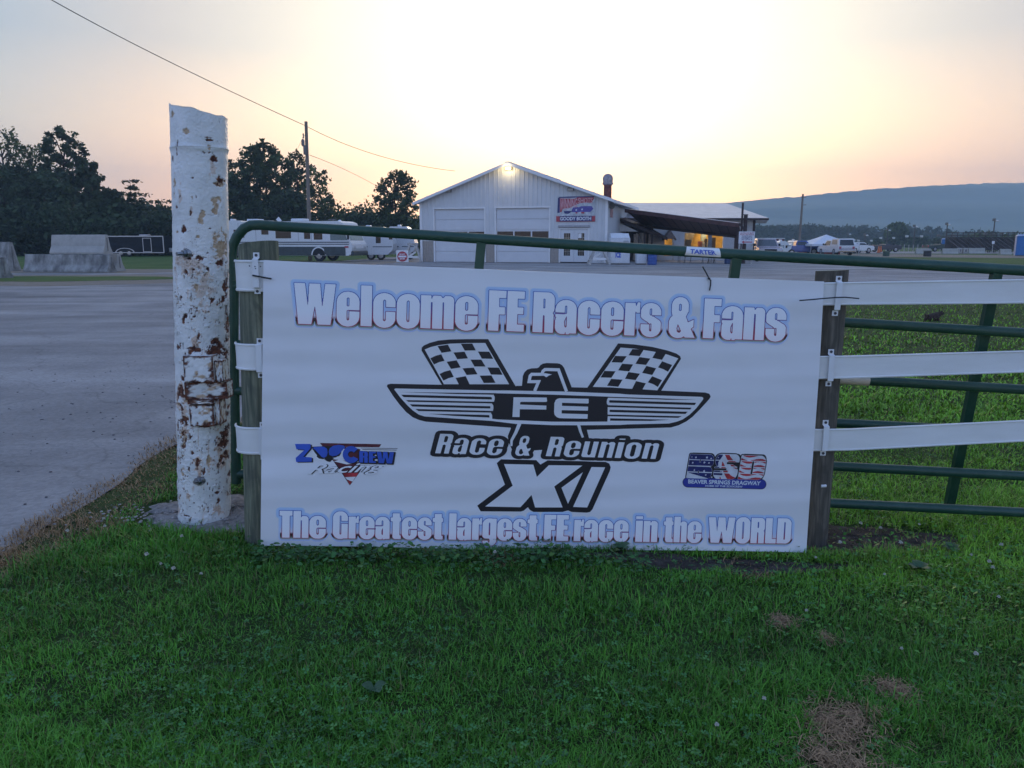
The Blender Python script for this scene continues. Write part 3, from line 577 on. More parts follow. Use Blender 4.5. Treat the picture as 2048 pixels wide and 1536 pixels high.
M_PEB = mat('pale_pebbles', (.30, .27, .25), .9, var=.5, scale=30)
M_PEBD = mat('soil_stones', (.10, .085, .07), .95, var=.6, scale=25)
pebbles('pebbles', 420, -1.42, 3.60, .62, .16, .034, M_PEB, 'loose pebbles and chips on the concrete footing')
pebbles('pebbles', 90, 1.62, 3.47, .30, .10, .0, M_PEBD, 'stones on the bare soil beside the right wooden post', .004, .016)
pebbles('pebbles', 110, .95, 3.16, .45, .05, .0, M_PEBD, 'stones and clods on bare soil along the foot of the banner', .004, .012)
pebbles('gravel', 450, -3.6, 5.5, 2.6, 5.0, -.010, mat('dark_gravel', (.10, .09, .095), .9, var=.5, scale=20), 'scattered loose stones on the drive', .004, .012)
# ------------------------------------------------------------------ round wooden posts
def wood(name, c1, c2, c3):
    m = bpy.data.materials.new(name); m.use_nodes = True; t = m.node_tree; b = t.nodes['Principled BSDF']; b.inputs['Roughness'].default_value = .85; b.inputs['Specular IOR Level'].default_value = .25
    tc = N(t, 'ShaderNodeTexCoord'); mp = N(t, 'ShaderNodeMapping', inp={'Scale': (1, 1, .05)}); t.links.new(tc.outputs['Object'], mp.inputs[0])
    n1 = N(t, 'ShaderNodeTexNoise', inp={'Scale': 90.0, 'Detail': 6.0, 'Distortion': .4}); t.links.new(mp.outputs[0], n1.inputs[0])
    mp2 = N(t, 'ShaderNodeMapping', inp={'Scale': (1, 1, .35)}); t.links.new(tc.outputs['Object'], mp2.inputs[0])
    n2 = N(t, 'ShaderNodeTexNoise', inp={'Scale': 14.0, 'Detail': 4.0, 'Distortion': 1.5}); t.links.new(mp2.outputs[0], n2.inputs[0])
    cr = N(t, 'ShaderNodeValToRGB'); t.links.new(n1.outputs[0], cr.inputs[0]); e = cr.color_ramp.elements; e[0].position = .32; e[0].color = (*c1, 1); e[1].position = .66; e[1].color = (*c2, 1)
    mr = N(t, 'ShaderNodeMapRange', inp={'From Min': .42, 'From Max': .62}); t.links.new(n2.outputs[0], mr.inputs[0])
    x = N(t, 'ShaderNodeMix', data_type='RGBA'); x.inputs[7].default_value = (*c3, 1); sc_ = N(t, 'ShaderNodeMath', operation='MULTIPLY', inp={1: .6}); t.links.new(mr.outputs[0], sc_.inputs[0]); t.links.new(sc_.outputs[0], x.inputs[0]); t.links.new(cr.outputs[0], x.inputs[6])
    t.links.new(x.outputs[2], b.inputs['Base Color'])
    bu = N(t, 'ShaderNodeBump', inp={'Strength': .5, 'Distance': .004}); t.links.new(n1.outputs[0], bu.inputs['Height']); t.links.new(bu.outputs[0], b.inputs['Normal'])
    return m
M_WG = wood('weathered_green_treated_wood', (.085, .10, .070), (.25, .255, .175), (.075, .085, .068)); M_WB = wood('weathered_grey_brown_wood', (.075, .068, .055), (.17, .15, .12), (.055, .052, .042))
M_END = mat('sawn_end_grain', (.36, .33, .22), .8, var=.2, scale=60, bump=.3)
def post(label, pxt, pyt, pxb, pyb, D, wpx_, m, tilt):
    top = P(pxt, pyt, D); bot = P(pxb, pyb, D); r = (P(pxt + wpx_ / 2, pyt, D) - top).length
    dv = (bot - top) / (top.z - bot.z); base = top + dv * (top.z + .25); t = thing('wooden_post', label, 'fence post', (base.x, D, 0), 0, 'round wooden fence posts')
    n, k = 48, 60; pts = []; rn = random.Random(int(pxt))
    for i in range(k):
        u = i / (k - 1); c = base.lerp(top, u) - Vector((base.x, D, 0)); 
        for j in range(n):
            a = 2 * math.pi * j / n; rr_ = r * (1 + .012 * math.sin(3 * a + 1) + .01 * math.sin(5 * a + u * 3) + .006 * rn.uniform(-1, 1) + .03 * (1 - u)); z = c.z + (tilt * math.cos(a + .6) * .012 if i == k - 1 else 0)
            pts.append((c.x + rr_ * math.cos(a), c.y + rr_ * math.sin(a), z))
    fs = [(i * n + j, i * n + (j + 1) % n, (i + 1) * n + (j + 1) % n, (i + 1) * n + j) for i in range(k - 1) for j in range(n)]
    mb = MB(); mb.add(pts, fs); mb.build('timber', m, t, smooth=True)
    mb = MB(); mb.add([(x, y, z + .0006) for x, y, z in pts[-n:]], [tuple(range(n))]); mb.build('end_grain', M_END, t)
    return t, r, base
PDl, PDr = 3.36, 3.50
p1, r1, b1 = post('short round greenish wooden post behind the banner at its left end', 517, 487, 528, 1075, PDl, 77, M_WG, 1)
p2, r2, b2 = post('grey round wooden post at the right end of the banner', 1664, 541, 1622, 1095, PDr, 62, M_WB, .3)
# ------------------------------------------------------------------ white vinyl rails, clips
M_VIN = mat('white_vinyl_rail', (.74, .74, .71), .38, var=.03, scale=2.2, bump=.12, bscale=5, col2=(.82, .82, .80), stretch=(1, 1, 5))
M_CLIP = mat('white_painted_clip', (.76, .77, .77), .4, var=.05); M_SCREW = mat('dark_screw', (.08, .08, .09), .5, .6)
RD = PDr - r2 - .012; LD = PDl - r1 - .012
def rail(label, yt0, yb0, yt1, yb1, ytL, ybL, xpl):
    """px heights: at the right post, at the right frame edge, at the left post"""
    t = thing('vinyl_rail', label, 'fence rail', (0, RD, 0), 0, 'white flexible vinyl fence rails'); off = Vector((0, RD, 0)); pts = []
    ends = [(xpl, ytL, ybL, LD - .000), (1640, yt0 + 0, yb0 + 0, RD), (1700, yt0 - 1, yb0 - 1, RD), (2048, yt1, yb1, RD + .05), (2600, yt1 - (yt0 - yt1) * 1.5, yb1 - (yb0 - yb1) * 1.5, RD + .18)]
    prof = []
    c3 = P(xpl, ytL, LD); c4 = P(xpl, ybL, LD)
    # the strap wraps the left post
    for k in range(9):
        a = -math.pi / 2 - (8 - k) / 8 * 1.5; cx = b1.x + (P(517, 540, PDl).x - b1.x) * .9; R_ = r1 + .010
        x = P(517, (ytL + ybL) / 2, PDl).x + R_ * math.cos(a); y = PDl + R_ * math.sin(a); prof.append((Vector((x, y, c3.z)), Vector((x, y, c4.z))))
    ns = 24
    for i in range(1, len(ends)):
        x0, t0, q0, D0 = ends[i - 1]; x1, t1, q1, D1 = ends[i]
        if i == 1: A0, B0 = prof[-1]
        else: A0, B0 = P(x0, t0, D0), P(x0, q0, D0)
        A1, B1 = P(x1, t1, D1), P(x1, q1, D1)
        for k in range(1, ns + 1): u = k / ns; prof.append((A0.lerp(A1, u), B0.lerp(B1, u)))
    mb = MB(); vs = []; fs = []
    for i, (a, b) in enumerate(prof):
        pr, nx_ = prof[max(i - 1, 0)][0], prof[min(i + 1, len(prof) - 1)][0]; tg = nx_ - pr; tg.z = 0; nr = Vector((tg.y, -tg.x, 0)).normalized(); h = a - b
        for (f, o) in ((0, .003), (.02, .0045), (.06, .0045), (.08, .001), (.5, .0), (.92, .001), (.94, .0045), (.98, .0045), (1, .003), (1, -.003), (.5, -.004), (0, -.003)): vs.append(b + h * f + nr * (o + .0) - off)
    n = 12
    for i in range(len(prof) - 1):
        for j in range(n): fs.append((i * n + j, i * n + (j + 1) % n, (i + 1) * n + (j + 1) % n, (i + 1) * n + j))
    mb.add(vs, fs); mb.build('strap', M_VIN, t, smooth=True); return t
rail('top white vinyl rail of the fence, highest of the three', 565, 611, 558, 607, 520, 583, 478)
rail('middle white vinyl rail of the fence', 712, 758, 701, 745, 688, 741, 487)
rail('bottom white vinyl rail of the fence, lowest of the three', 858, 902, 840, 883, 855, 909, 497)
M_CLIPS = []
def clip(label, x0, y0, x1, y1, D, extra=False):
    a = P(x0, y0, D); b = P(x1, y1, D); t = thing('rail_clip', label, 'bracket', (b.x, D, 0), 0, 'white strap clips holding the rails'); o = Vector((b.x, D, 0)); mb = MB(); wd = .0255
    s = (a - b); L = s.length
    prof = [(0, .010), (.13, .010), (.16, -.008), (.84, -.008), (.87, .010), (1, .010)]
    vs = []
    for u, yo in prof:
        c = b + s * u - o; vs += [(c.x - wd / 2, c.y + yo, c.z), (c.x + wd / 2, c.y + yo, c.z), (c.x + wd / 2, c.y + yo - .003, c.z), (c.x - wd / 2, c.y + yo - .003, c.z)]
    fs = [(0, 1, 2, 3), (20, 21, 22, 23)]
    for i in range(5):
        for j in range(4): fs.append((i * 4 + j, i * 4 + (j + 1) % 4, i * 4 + 4 + (j + 1) % 4, i * 4 + 4 + j))
    mb.add(vs, fs); mb.build('plate', M_CLIP, t)
    for u in (.065, .935):
        c = b + s * u - o; mb = MB(); mb.tube([(c.x, c.y + .008, c.z), (c.x, c.y + .004, c.z)], .0062, 12); mb.build('screw', M_SCREW, t)
    if extra:
        for (x, y) in ((510, 533), (511, 537), (499, 532), (521, 533)):
            c = P(x, y, D - .011) - o; mb = MB(); mb.tube([(c.x, c.y + .001, c.z), (c.x, c.y - .0008, c.z)], .0028, 8); mb.build('nail_hole', M_SCREW, t)
clip('white strap clip with screws on the left post, topmost one', 511, 505, 514, 588, LD - .006, True)
clip('white strap clip at the middle rail on the left post', 518, 677, 521, 756, LD - .006)
clip('white strap clip at the bottom rail on the left post', 524, 845, 526, 920, LD - .006)
clip('white strap clip on the right post, topmost one beside the long cable tie', 1680, 552, 1671, 632, RD - .006)
clip('white strap clip at the middle rail on the right post', 1664, 699, 1658, 773, RD - .006)
clip('white strap clip at the bottom rail on the right post', 1653, 841, 1647, 912, RD - .006)
c = P(1647, 972, PDr - r2); mb = MB(); mb.tube([c + Vector((-.012, 0, 0)), c + Vector((.012, 0, .001))], .007, 10); tag(mb.build('insulator', M_CLIP), 'small white peg low on the right wooden post', 'peg')
# ------------------------------------------------------------------ green tube gate behind
M_GATE = mat('dark_green_gate_paint', (.012, .058, .040), .42, scale=9, bump=.2, bscale=50, col2=(.030, .085, .060), thr=(.45, .8))
GD = 4.0
GPL = Plane(P(485, 460, 4.02), P(2048, 540, 3.66), P(485, 950, 4.02))
def Q(px, py, e=0.0): return GPL.hit(px, py, e)
GATE = thing('tube_gate', 'dark green tubular steel farm gate standing open behind the banner', 'gate', (Q(485, 948).x, GD, 0)); go = Vector(GATE.location)
gy0 = lambda x: float(np.interp(x, [470, 507, 710, 820, 900, 1240, 1500, 2048, 2560], [448, 450, 461, 468, 473.5, 495, 510, 541, 570]))
RL = [(462, 541.5), (573, 666), (689, 779), (782, 866), (871, 952), (948, 1025)]
def gy(k, x): return gy0(x) if k == 0 else RL[k][0] + (RL[k][1] - RL[k][0]) * (x - 485) / (2048 - 485)
XE = 2560
rt_ = .0255
top = [Q(468, 560)] + [Q(*q) for q in ((463, 520), (465, 492), (474, 473), (488, 457), (502, 450.5), (520, 450))] + [Q(x, gy(0, x) ) for x in range(560, XE, 60)]
mb = MB(); mb.tube([p - go for p in top], rt_, 18); mb.build('top_rail', M_GATE, GATE, smooth=True)
mb = MB(); mb.tube([Q(468, 560) - go, Q(467, 700) - go, Q(473, 966) - go], rt_, 16); mb.build('hinge_stile', M_GATE, GATE, smooth=True)
for k in range(1, 6):
    mb = MB(); mb.tube([Q(x, gy(k, x)) - go for x in (471, 1000, 1500, 2048, XE)], rt_ * .94, 16); mb.build('rail', M_GATE, GATE, smooth=True)
for (xt, xb) in ((963, 920), (1473, 1410), (1993, 1897), (2500, 2380)):
    mb = MB(); a = Q(xt, gy(0, xt) + 4, .002) - go; b = P(xb, gy(5, xb), GD - .002) - go; mb.bar(a, b, .046, .030, up=(0, 1, 0)); mb.build('upright', M_GATE, GATE)
# cream wrap on the third rail, sticker on the top rail
mb = MB(); a = Q(1660, gy(2, 1660)) - go; b = Q(1737, gy(2, 1737)) - go; mb.tube([a, b], .0262, 18); mb.build('cream_wrap', mat('cream_tape', (.55, .52, .44), .6), GATE, smooth=True)
def arc_sticker(name, x0, x1, a0, a1, m, r_, parent, inset=(0, 0)):
    """sheet wrapped on the front of the top rail; a in degrees, 0 faces the camera, 90 is up"""
    ct = MB(); n = 14; vs = []
    for i in range(n + 1):
        a = R(a0 + (a1 - a0) * i / n); f = i / n
        for px in (x0 + inset[0] * f, x1 - inset[1] * f):
            c_ = Q(px, gy(0, px)) - go; vs.append((c_.x, c_.y - math.cos(a) * r_, c_.z + math.sin(a) * r_))
    ct.add(vs, [(2 * i, 2 * i + 1, 2 * i + 3, 2 * i + 2) for i in range(n)]); return ct.build(name, m, parent)
stk = arc_sticker('sticker', 1368, 1440, -48, 62, mat('sticker_white', (.70, .73, .74), .5), rt_ + .0006, GATE, (4, 4))
# ------------------------------------------------------------------ lettering machinery: glyphs drawn as shapes, traced to outlines
def trace(M, tol=.35):
    """outlines of a float field at .5 (marching squares), as closed loops of (col, row)"""
    M = np.pad(M.astype(float), 2); K = np.array([1, 2, 1]) / 4
    M = np.apply_along_axis(lambda r: np.convolve(r, K, 'same'), 1, M); M = np.apply_along_axis(lambda r: np.convolve(r, K, 'same'), 0, M)
    B = M > .5; c = B[:-1, :-1] * 1 + B[:-1, 1:] * 2 + B[1:, 1:] * 4 + B[1:, :-1] * 8
    segs = {}
    tab = {1: [(3, 0)], 2: [(0, 1)], 3: [(3, 1)], 4: [(1, 2)], 5: [(3, 2), (1, 0)], 6: [(0, 2)], 7: [(3, 2)], 8: [(2, 3)], 9: [(2, 0)], 10: [(0, 3), (2, 1)], 11: [(2, 1)], 12: [(1, 3)], 13: [(1, 0)], 14: [(0, 3)]}
    def key(i, j, e): return ('h', i, j) if e == 0 else ('v', i, j + 1) if e == 1 else ('h', i + 1, j) if e == 2 else ('v', i, j)
    for i, j in zip(*np.nonzero((c > 0) & (c < 15))):
        for a, b in tab[int(c[i, j])]: segs[key(i, j, a)] = key(i, j, b)
    def pt(k):
        _, i, j = k
        if k[0] == 'h': a, b = M[i, j], M[i, j + 1]; return (j + (.5 - a) / (b - a) - 2, i - 2.0)
        a, b = M[i, j], M[i + 1, j]; return (j - 2.0, i + (.5 - a) / (b - a) - 2)
    loops = []
    while segs:
        s0 = next(iter(segs)); lp = []; k = s0
        while k in segs: nk = segs.pop(k); lp.append(pt(k)); k = nk
        if len(lp) < 6: continue
        # Douglas-Peucker, iterative, split at the farthest pair
        L = np.array(lp); n = len(L); far = int(np.argmax(((L - L[0]) ** 2).sum(1))); keep = {0, far}
        st = [(0, far), (far, n)]
        LL = np.vstack([L, L[:1]])
        while st:
            a, b = st.pop()
            if b - a < 2: continue
            p, q = LL[a], LL[b]; d = q - p; ln = math.hypot(*d) or 1e-9; w_ = LL[a + 1:b] - p; ds = np.abs(w_[:, 0] * d[1] - w_[:, 1] * d[0]) / ln; m = int(np.argmax(ds))
            if ds[m] > tol: keep.add(a + 1 + m); st += [(a, a + 1 + m), (a + 1 + m, b)]
        lp = [tuple(L[i]) for i in sorted(keep) if i < n]
        if len(lp) > 2: loops.append(lp)
    return loops
def area(lp): return sum(lp[i][0] * lp[(i + 1) % len(lp)][1] - lp[(i + 1) % len(lp)][0] * lp[i][1] for i in range(len(lp))) / 2
def inpoly(p, lp):
    x, y = p; r = False; j = len(lp) - 1
    for i in range(len(lp)):
        xi, yi = lp[i]; xj, yj = lp[j]
        if (yi > y) != (yj > y) and x < (xj - xi) * (y - yi) / (yj - yi) + xi: r = not r
        j = i
    return r
def fill(loops):
    """triangulate nested loops"""
    V = []; T = []
    if not loops: return V, T
    sg = 1 if area(max(loops, key=lambda l: abs(area(l)))) > 0 else -1
    outer = [l for l in loops if area(l) * sg > 0]; holes = [l for l in loops if area(l) * sg <= 0]
    own = {i: [] for i in range(len(outer))}
    for h in holes:
        c = [i for i, o in enumerate(outer) if inpoly(h[0], o)]
        if c: own[min(c, key=lambda i: abs(area(outer[i])))].append(h)
    for i, o in enumerate(outer):
        grp = [o] + own[i]; flat = [p for l in grp for p in l]; want = abs(area(o)) - sum(abs(area(l)) for l in own[i]); best = None
        for att in range(9):                                      # retry with a hair of jitter until the area comes out right
            rj = random.Random(att); e = 0 if att == 0 else .002 * 2 ** att
            tri = tessellate_polygon([[Vector((x + rj.uniform(-e, e), y + rj.uniform(-e, e), 0)) for x, y in l] for l in grp])
            got = sum(abs(area([flat[a], flat[b], flat[c]])) for a, b, c in tri); err = abs(got - want)
            if best is None or err < best[0]: best = (err, tri)
            if err < want * .002 + .5: break
        n = len(V); V += flat; T += [tuple(k + n for k in t) for t in best[1]]
    return V, T
def printed(name, V2, T, fn, m, parent, vv=None):
    me = bpy.data.meshes.new(name); me.from_pydata([tuple(fn(x, y)) for x, y in V2], [], T); me.materials.append(m)
    if vv is not None:
        a = me.attributes.new('v', 'FLOAT', 'POINT'); a.data.foreach_set('value', [vv(x, y) for x, y in V2])
    me.update(); return link(name, me, parent)
def dilate(M, r):
    o = M.copy(); r2 = r * r; H_, W_ = M.shape; k = int(math.ceil(r))
    # row spans of the disc: horizontal running maxima by shifted OR, doubling
    for dy in range(-k, k + 1):
        h = r2 - dy * dy
        if h < 0: continue
        w_ = int(math.sqrt(h)); row = M.copy(); s = 0
        cur = M; span = 1; tgt = 2 * w_ + 1
        acc = np.pad(M, ((0, 0), (w_, w_))).cumsum(1, dtype=np.int32); acc = np.pad(acc, ((0, 0), (1, 0)))
        row = (acc[:, tgt:] - acc[:, :-tgt]) > 0
        if dy > 0: o[dy:] |= row[:-dy]
        elif dy < 0: o[:dy] |= row[-dy:]
        else: o |= row
    return o
class Cv:
    """drawing grid for one glyph; x right, y up, cap height 100"""
    def __init__(s, x0, y0, x1, y1, st): s.st = st; s.x0 = x0; s.y0 = y0; s.X, s.Y = np.meshgrid(np.arange(x0, x1, st) + st / 2, np.arange(y0, y1, st) + st / 2); s.M = np.zeros(s.X.shape, bool)
    def rr(s, x0, y0, x1, y1, r=0, on=True):
        if isinstance(r, (int, float)): r = (r,) * 4           # bl br tr tl
        X, Y = s.X, s.Y; m = (X >= x0) & (X <= x1) & (Y >= y0) & (Y <= y1)
        for q, (cx, cy, sx, sy) in zip(r, ((x0, y0, 1, 1), (x1, y0, -1, 1), (x1, y1, -1, -1), (x0, y1, 1, -1))):
            if q > 0:
                qx = cx + sx * q; qy = cy + sy * q; m &= ~(((X - qx) * sx < 0) & ((Y - qy) * sy < 0) & ((X - qx) ** 2 + (Y - qy) ** 2 > q * q))
        s.M = (s.M | m) if on else (s.M & ~m); return s
    def pg(s, pts, on=True):
        X, Y = s.X, s.Y; r = np.zeros(X.shape, bool); j = len(pts) - 1
        for i in range(len(pts)):
            xi, yi = pts[i]; xj, yj = pts[j]
            if yi != yj: r ^= ((yi > Y) != (yj > Y)) & (X < (xj - xi) * (Y - yi) / (yj - yi) + xi)
            j = i
        s.M = (s.M | r) if on else (s.M & ~r); return s
def cut(c, *a): return c.rr(*a, on=False)
def glyph(ch, o, c):
    """draw a heavy condensed letter on canvas c with its left edge at o; returns its width"""
    r = lambda x0, y0, x1, y1, q=0: c.rr(o + x0, y0, o + x1, y1, q)
    k = lambda x0, y0, x1, y1, q=0: c.rr(o + x0, y0, o + x1, y1, q, on=False)
    p = lambda pts, on=True: c.pg([(o + x, y) for x, y in pts], on)
    if ch == 'W': p([(0, 100), (26, 100), (33.5, 40), (36, 100), (62, 100), (67.5, 40), (74, 100), (99, 100), (88, 0), (57, 0), (50, 47), (42, 0), (11, 0)]); return 99
    if ch == 'e': r(0, -2, 54, 83, 25); k(23.5, 47, 30.5, 69, 3.4); k(23.5, 13, 30.5, 38, 3.4); k(26, 35.5, 60, 38.5); return 54
    if ch == 'l': r(0, 0, 27, 100); return 27
    if ch == 'c': r(0, -2, 53, 83, 25); k(23.5, 14, 30, 67, 3.2); k(27, 38, 60, 49); return 53
    if ch == 'o': r(0, -2, 54, 83, 25); k(23.5, 14, 30.5, 67, 3.4); return 54
    if ch == 'm': r(0, 0, 79, 82, (0, 0, 12, 0)); k(24, 0, 27.5, 66, 1.6); k(51.5, 0, 55, 66, 1.6); k(24.5, 74, 27, 90); p([(24, 84), (24.6, 73), (31, 84)], False); p([(45, 84), (52, 75), (60, 84)], False); return 79
    if ch == 'F': r(0, 0, 25, 100); r(0, 82, 42, 100); r(0, 41, 39, 59); return 41
    if ch == 'E': r(0, 0, 25, 100); r(0, 82, 42, 100); r(0, 43, 39, 60); r(0, 0, 42, 18); return 42
    if ch == 'R': r(0, 0, 25, 100); r(10, 45, 51, 100, (6, 14, 16, 0)); r(10, 0, 50, 52, (0, 0, 10, 0)); k(24, 60, 29, 84, (0, 2.4, 2.4, 0)); k(24, -2, 28, 43, (0, 0, 2, 0)); return 51
    if ch == 'a': r(0, -2, 34, 50, (16, 0, 0, 20)); r(0, 40, 51, 83, (0, 0, 24, 24)); r(25, 0, 51, 62); k(-1, 47, 23, 51); k(22.5, 48, 27.5, 69, 2.4); p([(27.5, 44), (27.5, 16), (24.5, 14), (22, 18), (21.5, 30)], False); p([(23, -3), (26, 6), (26, -3)], False); return 51
    if ch == 'r': r(0, 0, 25, 82); r(20, 58, 36, 84, (0, 0, 0, 8)); p([(24.5, 84), (25.6, 72), (30, 84)], False); k(25, 50, 27, 60); return 35
    if ch == 's': r(0, -2, 49, 83, 23); p([(49.5, 57), (27, 57), (30, 46), (44, 37), (52, 30), (52, 57)], False) if 0 else None; k(27, 50, 52, 53); k(21.5, 52, 27, 70, 2.6); k(-2, 30, 21, 33); k(21.5, 12, 27, 32, 2.6); p([(-2, 31), (-2, 52), (3, 44), (19, 34), (19, 31)], False); p([(51, 52), (51, 32), (46, 40), (30, 50), (30, 52)], False); return 49
    if ch == '&': r(6, 44, 47, 101, 20); r(0, -2, 46, 58, 22); p([(20, 44), (44, 44), (64, 2), (66, 0), (40, 0)]); p([(50, 40), (61, 46), (61, 28), (54, 22), (44, 20), (40, 34)]); k(23, 66, 30, 84, 3.4); p([(22, 34), (31, 16), (27, 11), (21, 13), (19.5, 22)], False); p([(46, 64), (60, 48), (51, 41), (41, 52)], False); return 64
    if ch == 'n': r(0, 0, 50, 82, (0, 0, 12, 0)); k(23.5, -1, 27.5, 66, 1.8); p([(23, 84), (24.6, 74), (31, 84)], False); return 50
    if ch == 'T': r(0, 82, 43, 100); r(9, 0, 34, 100); return 43
    if ch == 'h': r(0, 0, 25, 100); r(10, 0, 50, 82, (0, 0, 12, 0)); k(24, -1, 27.5, 66, 1.6); p([(25, 101), (25, 74), (31, 84), (31, 101)], False); return 50
    if ch == 'G': r(0, -2, 53, 101, 25); k(24, 15, 30, 85, 3); k(28, 55, 60, 65); r(30, 0, 53, 50); k(24, 15, 30, 50, 0); return 53
    if ch == 't': r(7, 0, 32, 97, (10, 0, 0, 0)); r(0, 66, 37, 81); r(20, 0, 37, 14); return 37
    if ch == 'g': r(0, 6, 34, 83, (12, 0, 0, 24)); r(25, -8, 51, 82, (0, 10, 0, 0)); r(0, -21, 51, -2, (20, 20, 0, 4)); k(-1, -1, 24, 3); k(23.5, 18, 27.5, 67, 2); k(21, -9, 27, 3, 2); return 51
    if ch == 'i': r(0, 0, 25, 82); r(0, 88, 25, 100); return 25
    if ch == 'O': r(0, -2, 53, 102, 25); k(24, 16, 29.5, 84, 2.7); return 53
    if ch == 'L': r(0, 0, 25, 100); r(0, 0, 40, 18); return 40
    if ch == 'D': r(0, 0, 52, 100, (0, 22, 22, 0)); k(25, 15, 29.5, 85, 2); return 52
    if ch == 'u': r(0, 0, 50, 82, (12, 0, 0, 0)); k(23.5, 16, 27.5, 84, 1.8); return 50
    return 18
ADV = 3.0
def word_mask(s, st, pad):
    c = Cv(-pad, -pad - 24, 62 * len(s) + 40 + pad, 104 + pad, st); x = 0
    for ch in s: x += glyph(ch, x, c) + ADV
    w_ = x - ADV; n = int((w_ + 2 * pad) / st); c.M = c.M[:, :n]; return c, w_
# ------------------------------------------------------------------ the banner
A_, B_, C_ = P(527, 520, 3.262), P(1648, 563, 3.400), P(522, 1083, 3.20)
BP = Plane(A_, B_, C_)
# clear the posts and rails: the sheet hangs in front of them
M_BAN = bpy.data.materials.new('white_vinyl_banner'); M_BAN.use_nodes = True; t = M_BAN.node_tree; b = t.nodes['Principled BSDF']; b.inputs['Base Color'].default_value = (.77, .77, .775, 1); b.inputs['Roughness'].default_value = .42
tc = N(t, 'ShaderNodeTexCoord'); mp = N(t, 'ShaderNodeMapping', inp={'Scale': (.2, .2, 3.2)}); t.links.new(tc.outputs['Object'], mp.inputs[0]); n1 = N(t, 'ShaderNodeTexNoise', inp={'Scale': 1.0, 'Detail': 2.0}); t.links.new(mp.outputs[0], n1.inputs[0])
mp2 = N(t, 'ShaderNodeMapping', inp={'Scale': (1, 1, 1)}); t.links.new(tc.outputs['Object'], mp2.inputs[0]); n2 = N(t, 'ShaderNodeTexNoise', inp={'Scale': 2.2, 'Detail': 2.0}); t.links.new(mp2.outputs[0], n2.inputs[0])
bu = N(t, 'ShaderNodeBump', inp={'Strength': .95, 'Distance': .05}); t.links.new(n1.outputs[0], bu.inputs['Height']); bu2 = N(t, 'ShaderNodeBump', inp={'Strength': .35, 'Distance': .05}); t.links.new(n2.outputs[0], bu2.inputs['Height']); t.links.new(bu.outputs[0], bu2.inputs['Normal']); t.links.new(bu2.outputs[0], b.inputs['Normal'])
BAN = None
def edgepx():
    top = [(527 + (1648 - 527) * u, 520 + 43 * u + 4.5 * math.sin(math.pi * u) * (1 - u) * .9) for u in np.linspace(0, 1, 40)]
    right = [(1648 + (1614 - 1648) * u + 1.5 * math.sin(u * 5), 563 + (1105 - 563) * u) for u in np.linspace(0, 1, 24)][1:]
    bot = [(1614 + (521 - 1614) * u, 1105 + (1092 - 1105) * u - 1.5 * math.sin(u * 9)) for u in np.linspace(0, 1, 40)][1:]
    left = [(521 + 6 * u, 1092 + (520 - 1092) * u) for u in np.linspace(0, 1, 24)][1:-1]
    return top + right + bot + left
ep = edgepx(); f3 = [BP.hit(x, y) for x, y in ep]; bo = Vector((0, 3.28, 0)); k3 = [BP.hit(x, y, -.0012) for x, y in ep]; n = len(ep)
tri = tessellate_polygon([[Vector((x, y, 0)) for x, y in ep]])
mb = MB(); mb.add([v - bo for v in f3] + [v - bo for v in k3], [tuple(t_) for t_ in tri] + [tuple(i + n for i in t_)[::-1] for t_ in tri] + [(i, (i + 1) % n, (i + 1) % n + n, i + n) for i in range(n)])
BAN = mb.build('banner', M_BAN); BAN.location = bo; BAN['label'] = 'large white printed banner with an eagle and chequered flags emblem, tied across the fence'; BAN['category'] = 'banner'
def bfn(eps): return lambda x, y: BP.hit(x, y, eps) - bo
M_INK = mat('black_ink', (.014, .013, .018), .42, var=.05); M_WHI = M_BAN
def ramp_mat(name, stops, rough=.42):
    m = bpy.data.materials.new(name); m.use_nodes = True; t = m.node_tree; b = t.nodes['Principled BSDF']; b.inputs['Roughness'].default_value = rough
    a = N(t, 'ShaderNodeAttribute', attribute_name='v'); mr = N(t, 'ShaderNodeMapRange', inp={'From Min': -.15, 'From Max': 1.15}); t.links.new(a.outputs['Fac'], mr.inputs[0])
    cr = N(t, 'ShaderNodeValToRGB'); t.links.new(mr.outputs[0], cr.inputs[0]); t.links.new(cr.outputs[0], b.inputs['Base Color']); e = cr.color_ramp.elements
    f = lambda v: (v + .15) / 1.3
    e[0].position = f(stops[0][0]); e[0].color = (*stops[0][1], 1); e[1].position = f(stops[-1][0]); e[1].color = (*stops[-1][1], 1)
    for v, c in stops[1:-1]: q = e.new(f(v)); q.color = (*c, 1)
    return m
M_HALO = ramp_mat('pale_blue_halo', [(-.1, (.56, .62, .84)), (.1, (.62, .69, .86)), (.5, (.56, .68, .88)), (1.05, (.50, .66, .86))])
M_CHROME = ramp_mat('chrome_blend', [(-.10, (.42, .46, .72)), (-.05, (.40, .47, .45)), (.03, (.11, .14, .09)), (.07, (.03, .02, .02)), (.150, (.06, .012, .015)), (.175, (.46, .34, .38)), (.22, (.72, .68, .76)), (.42, (.48, .62, .86)), (1.0, (.46, .62, .86))])
M_LINE = ramp_mat('blue_to_red_outline', [(0, (.45, .02, .06)), (.25, (.33, .03, .10)), (.6, (.06, .09, .36)), (1.0, (.03, .12, .45))])
M_FACE = ramp_mat('lettering_white', [(0, (.92, .84, .86)), (.16, (.92, .87, .89)), (.3, (.90, .90, .92)), (1, (.90, .90, .92))])
def lean(x): return -(.009 + .054 * (x - 527) / 1121)
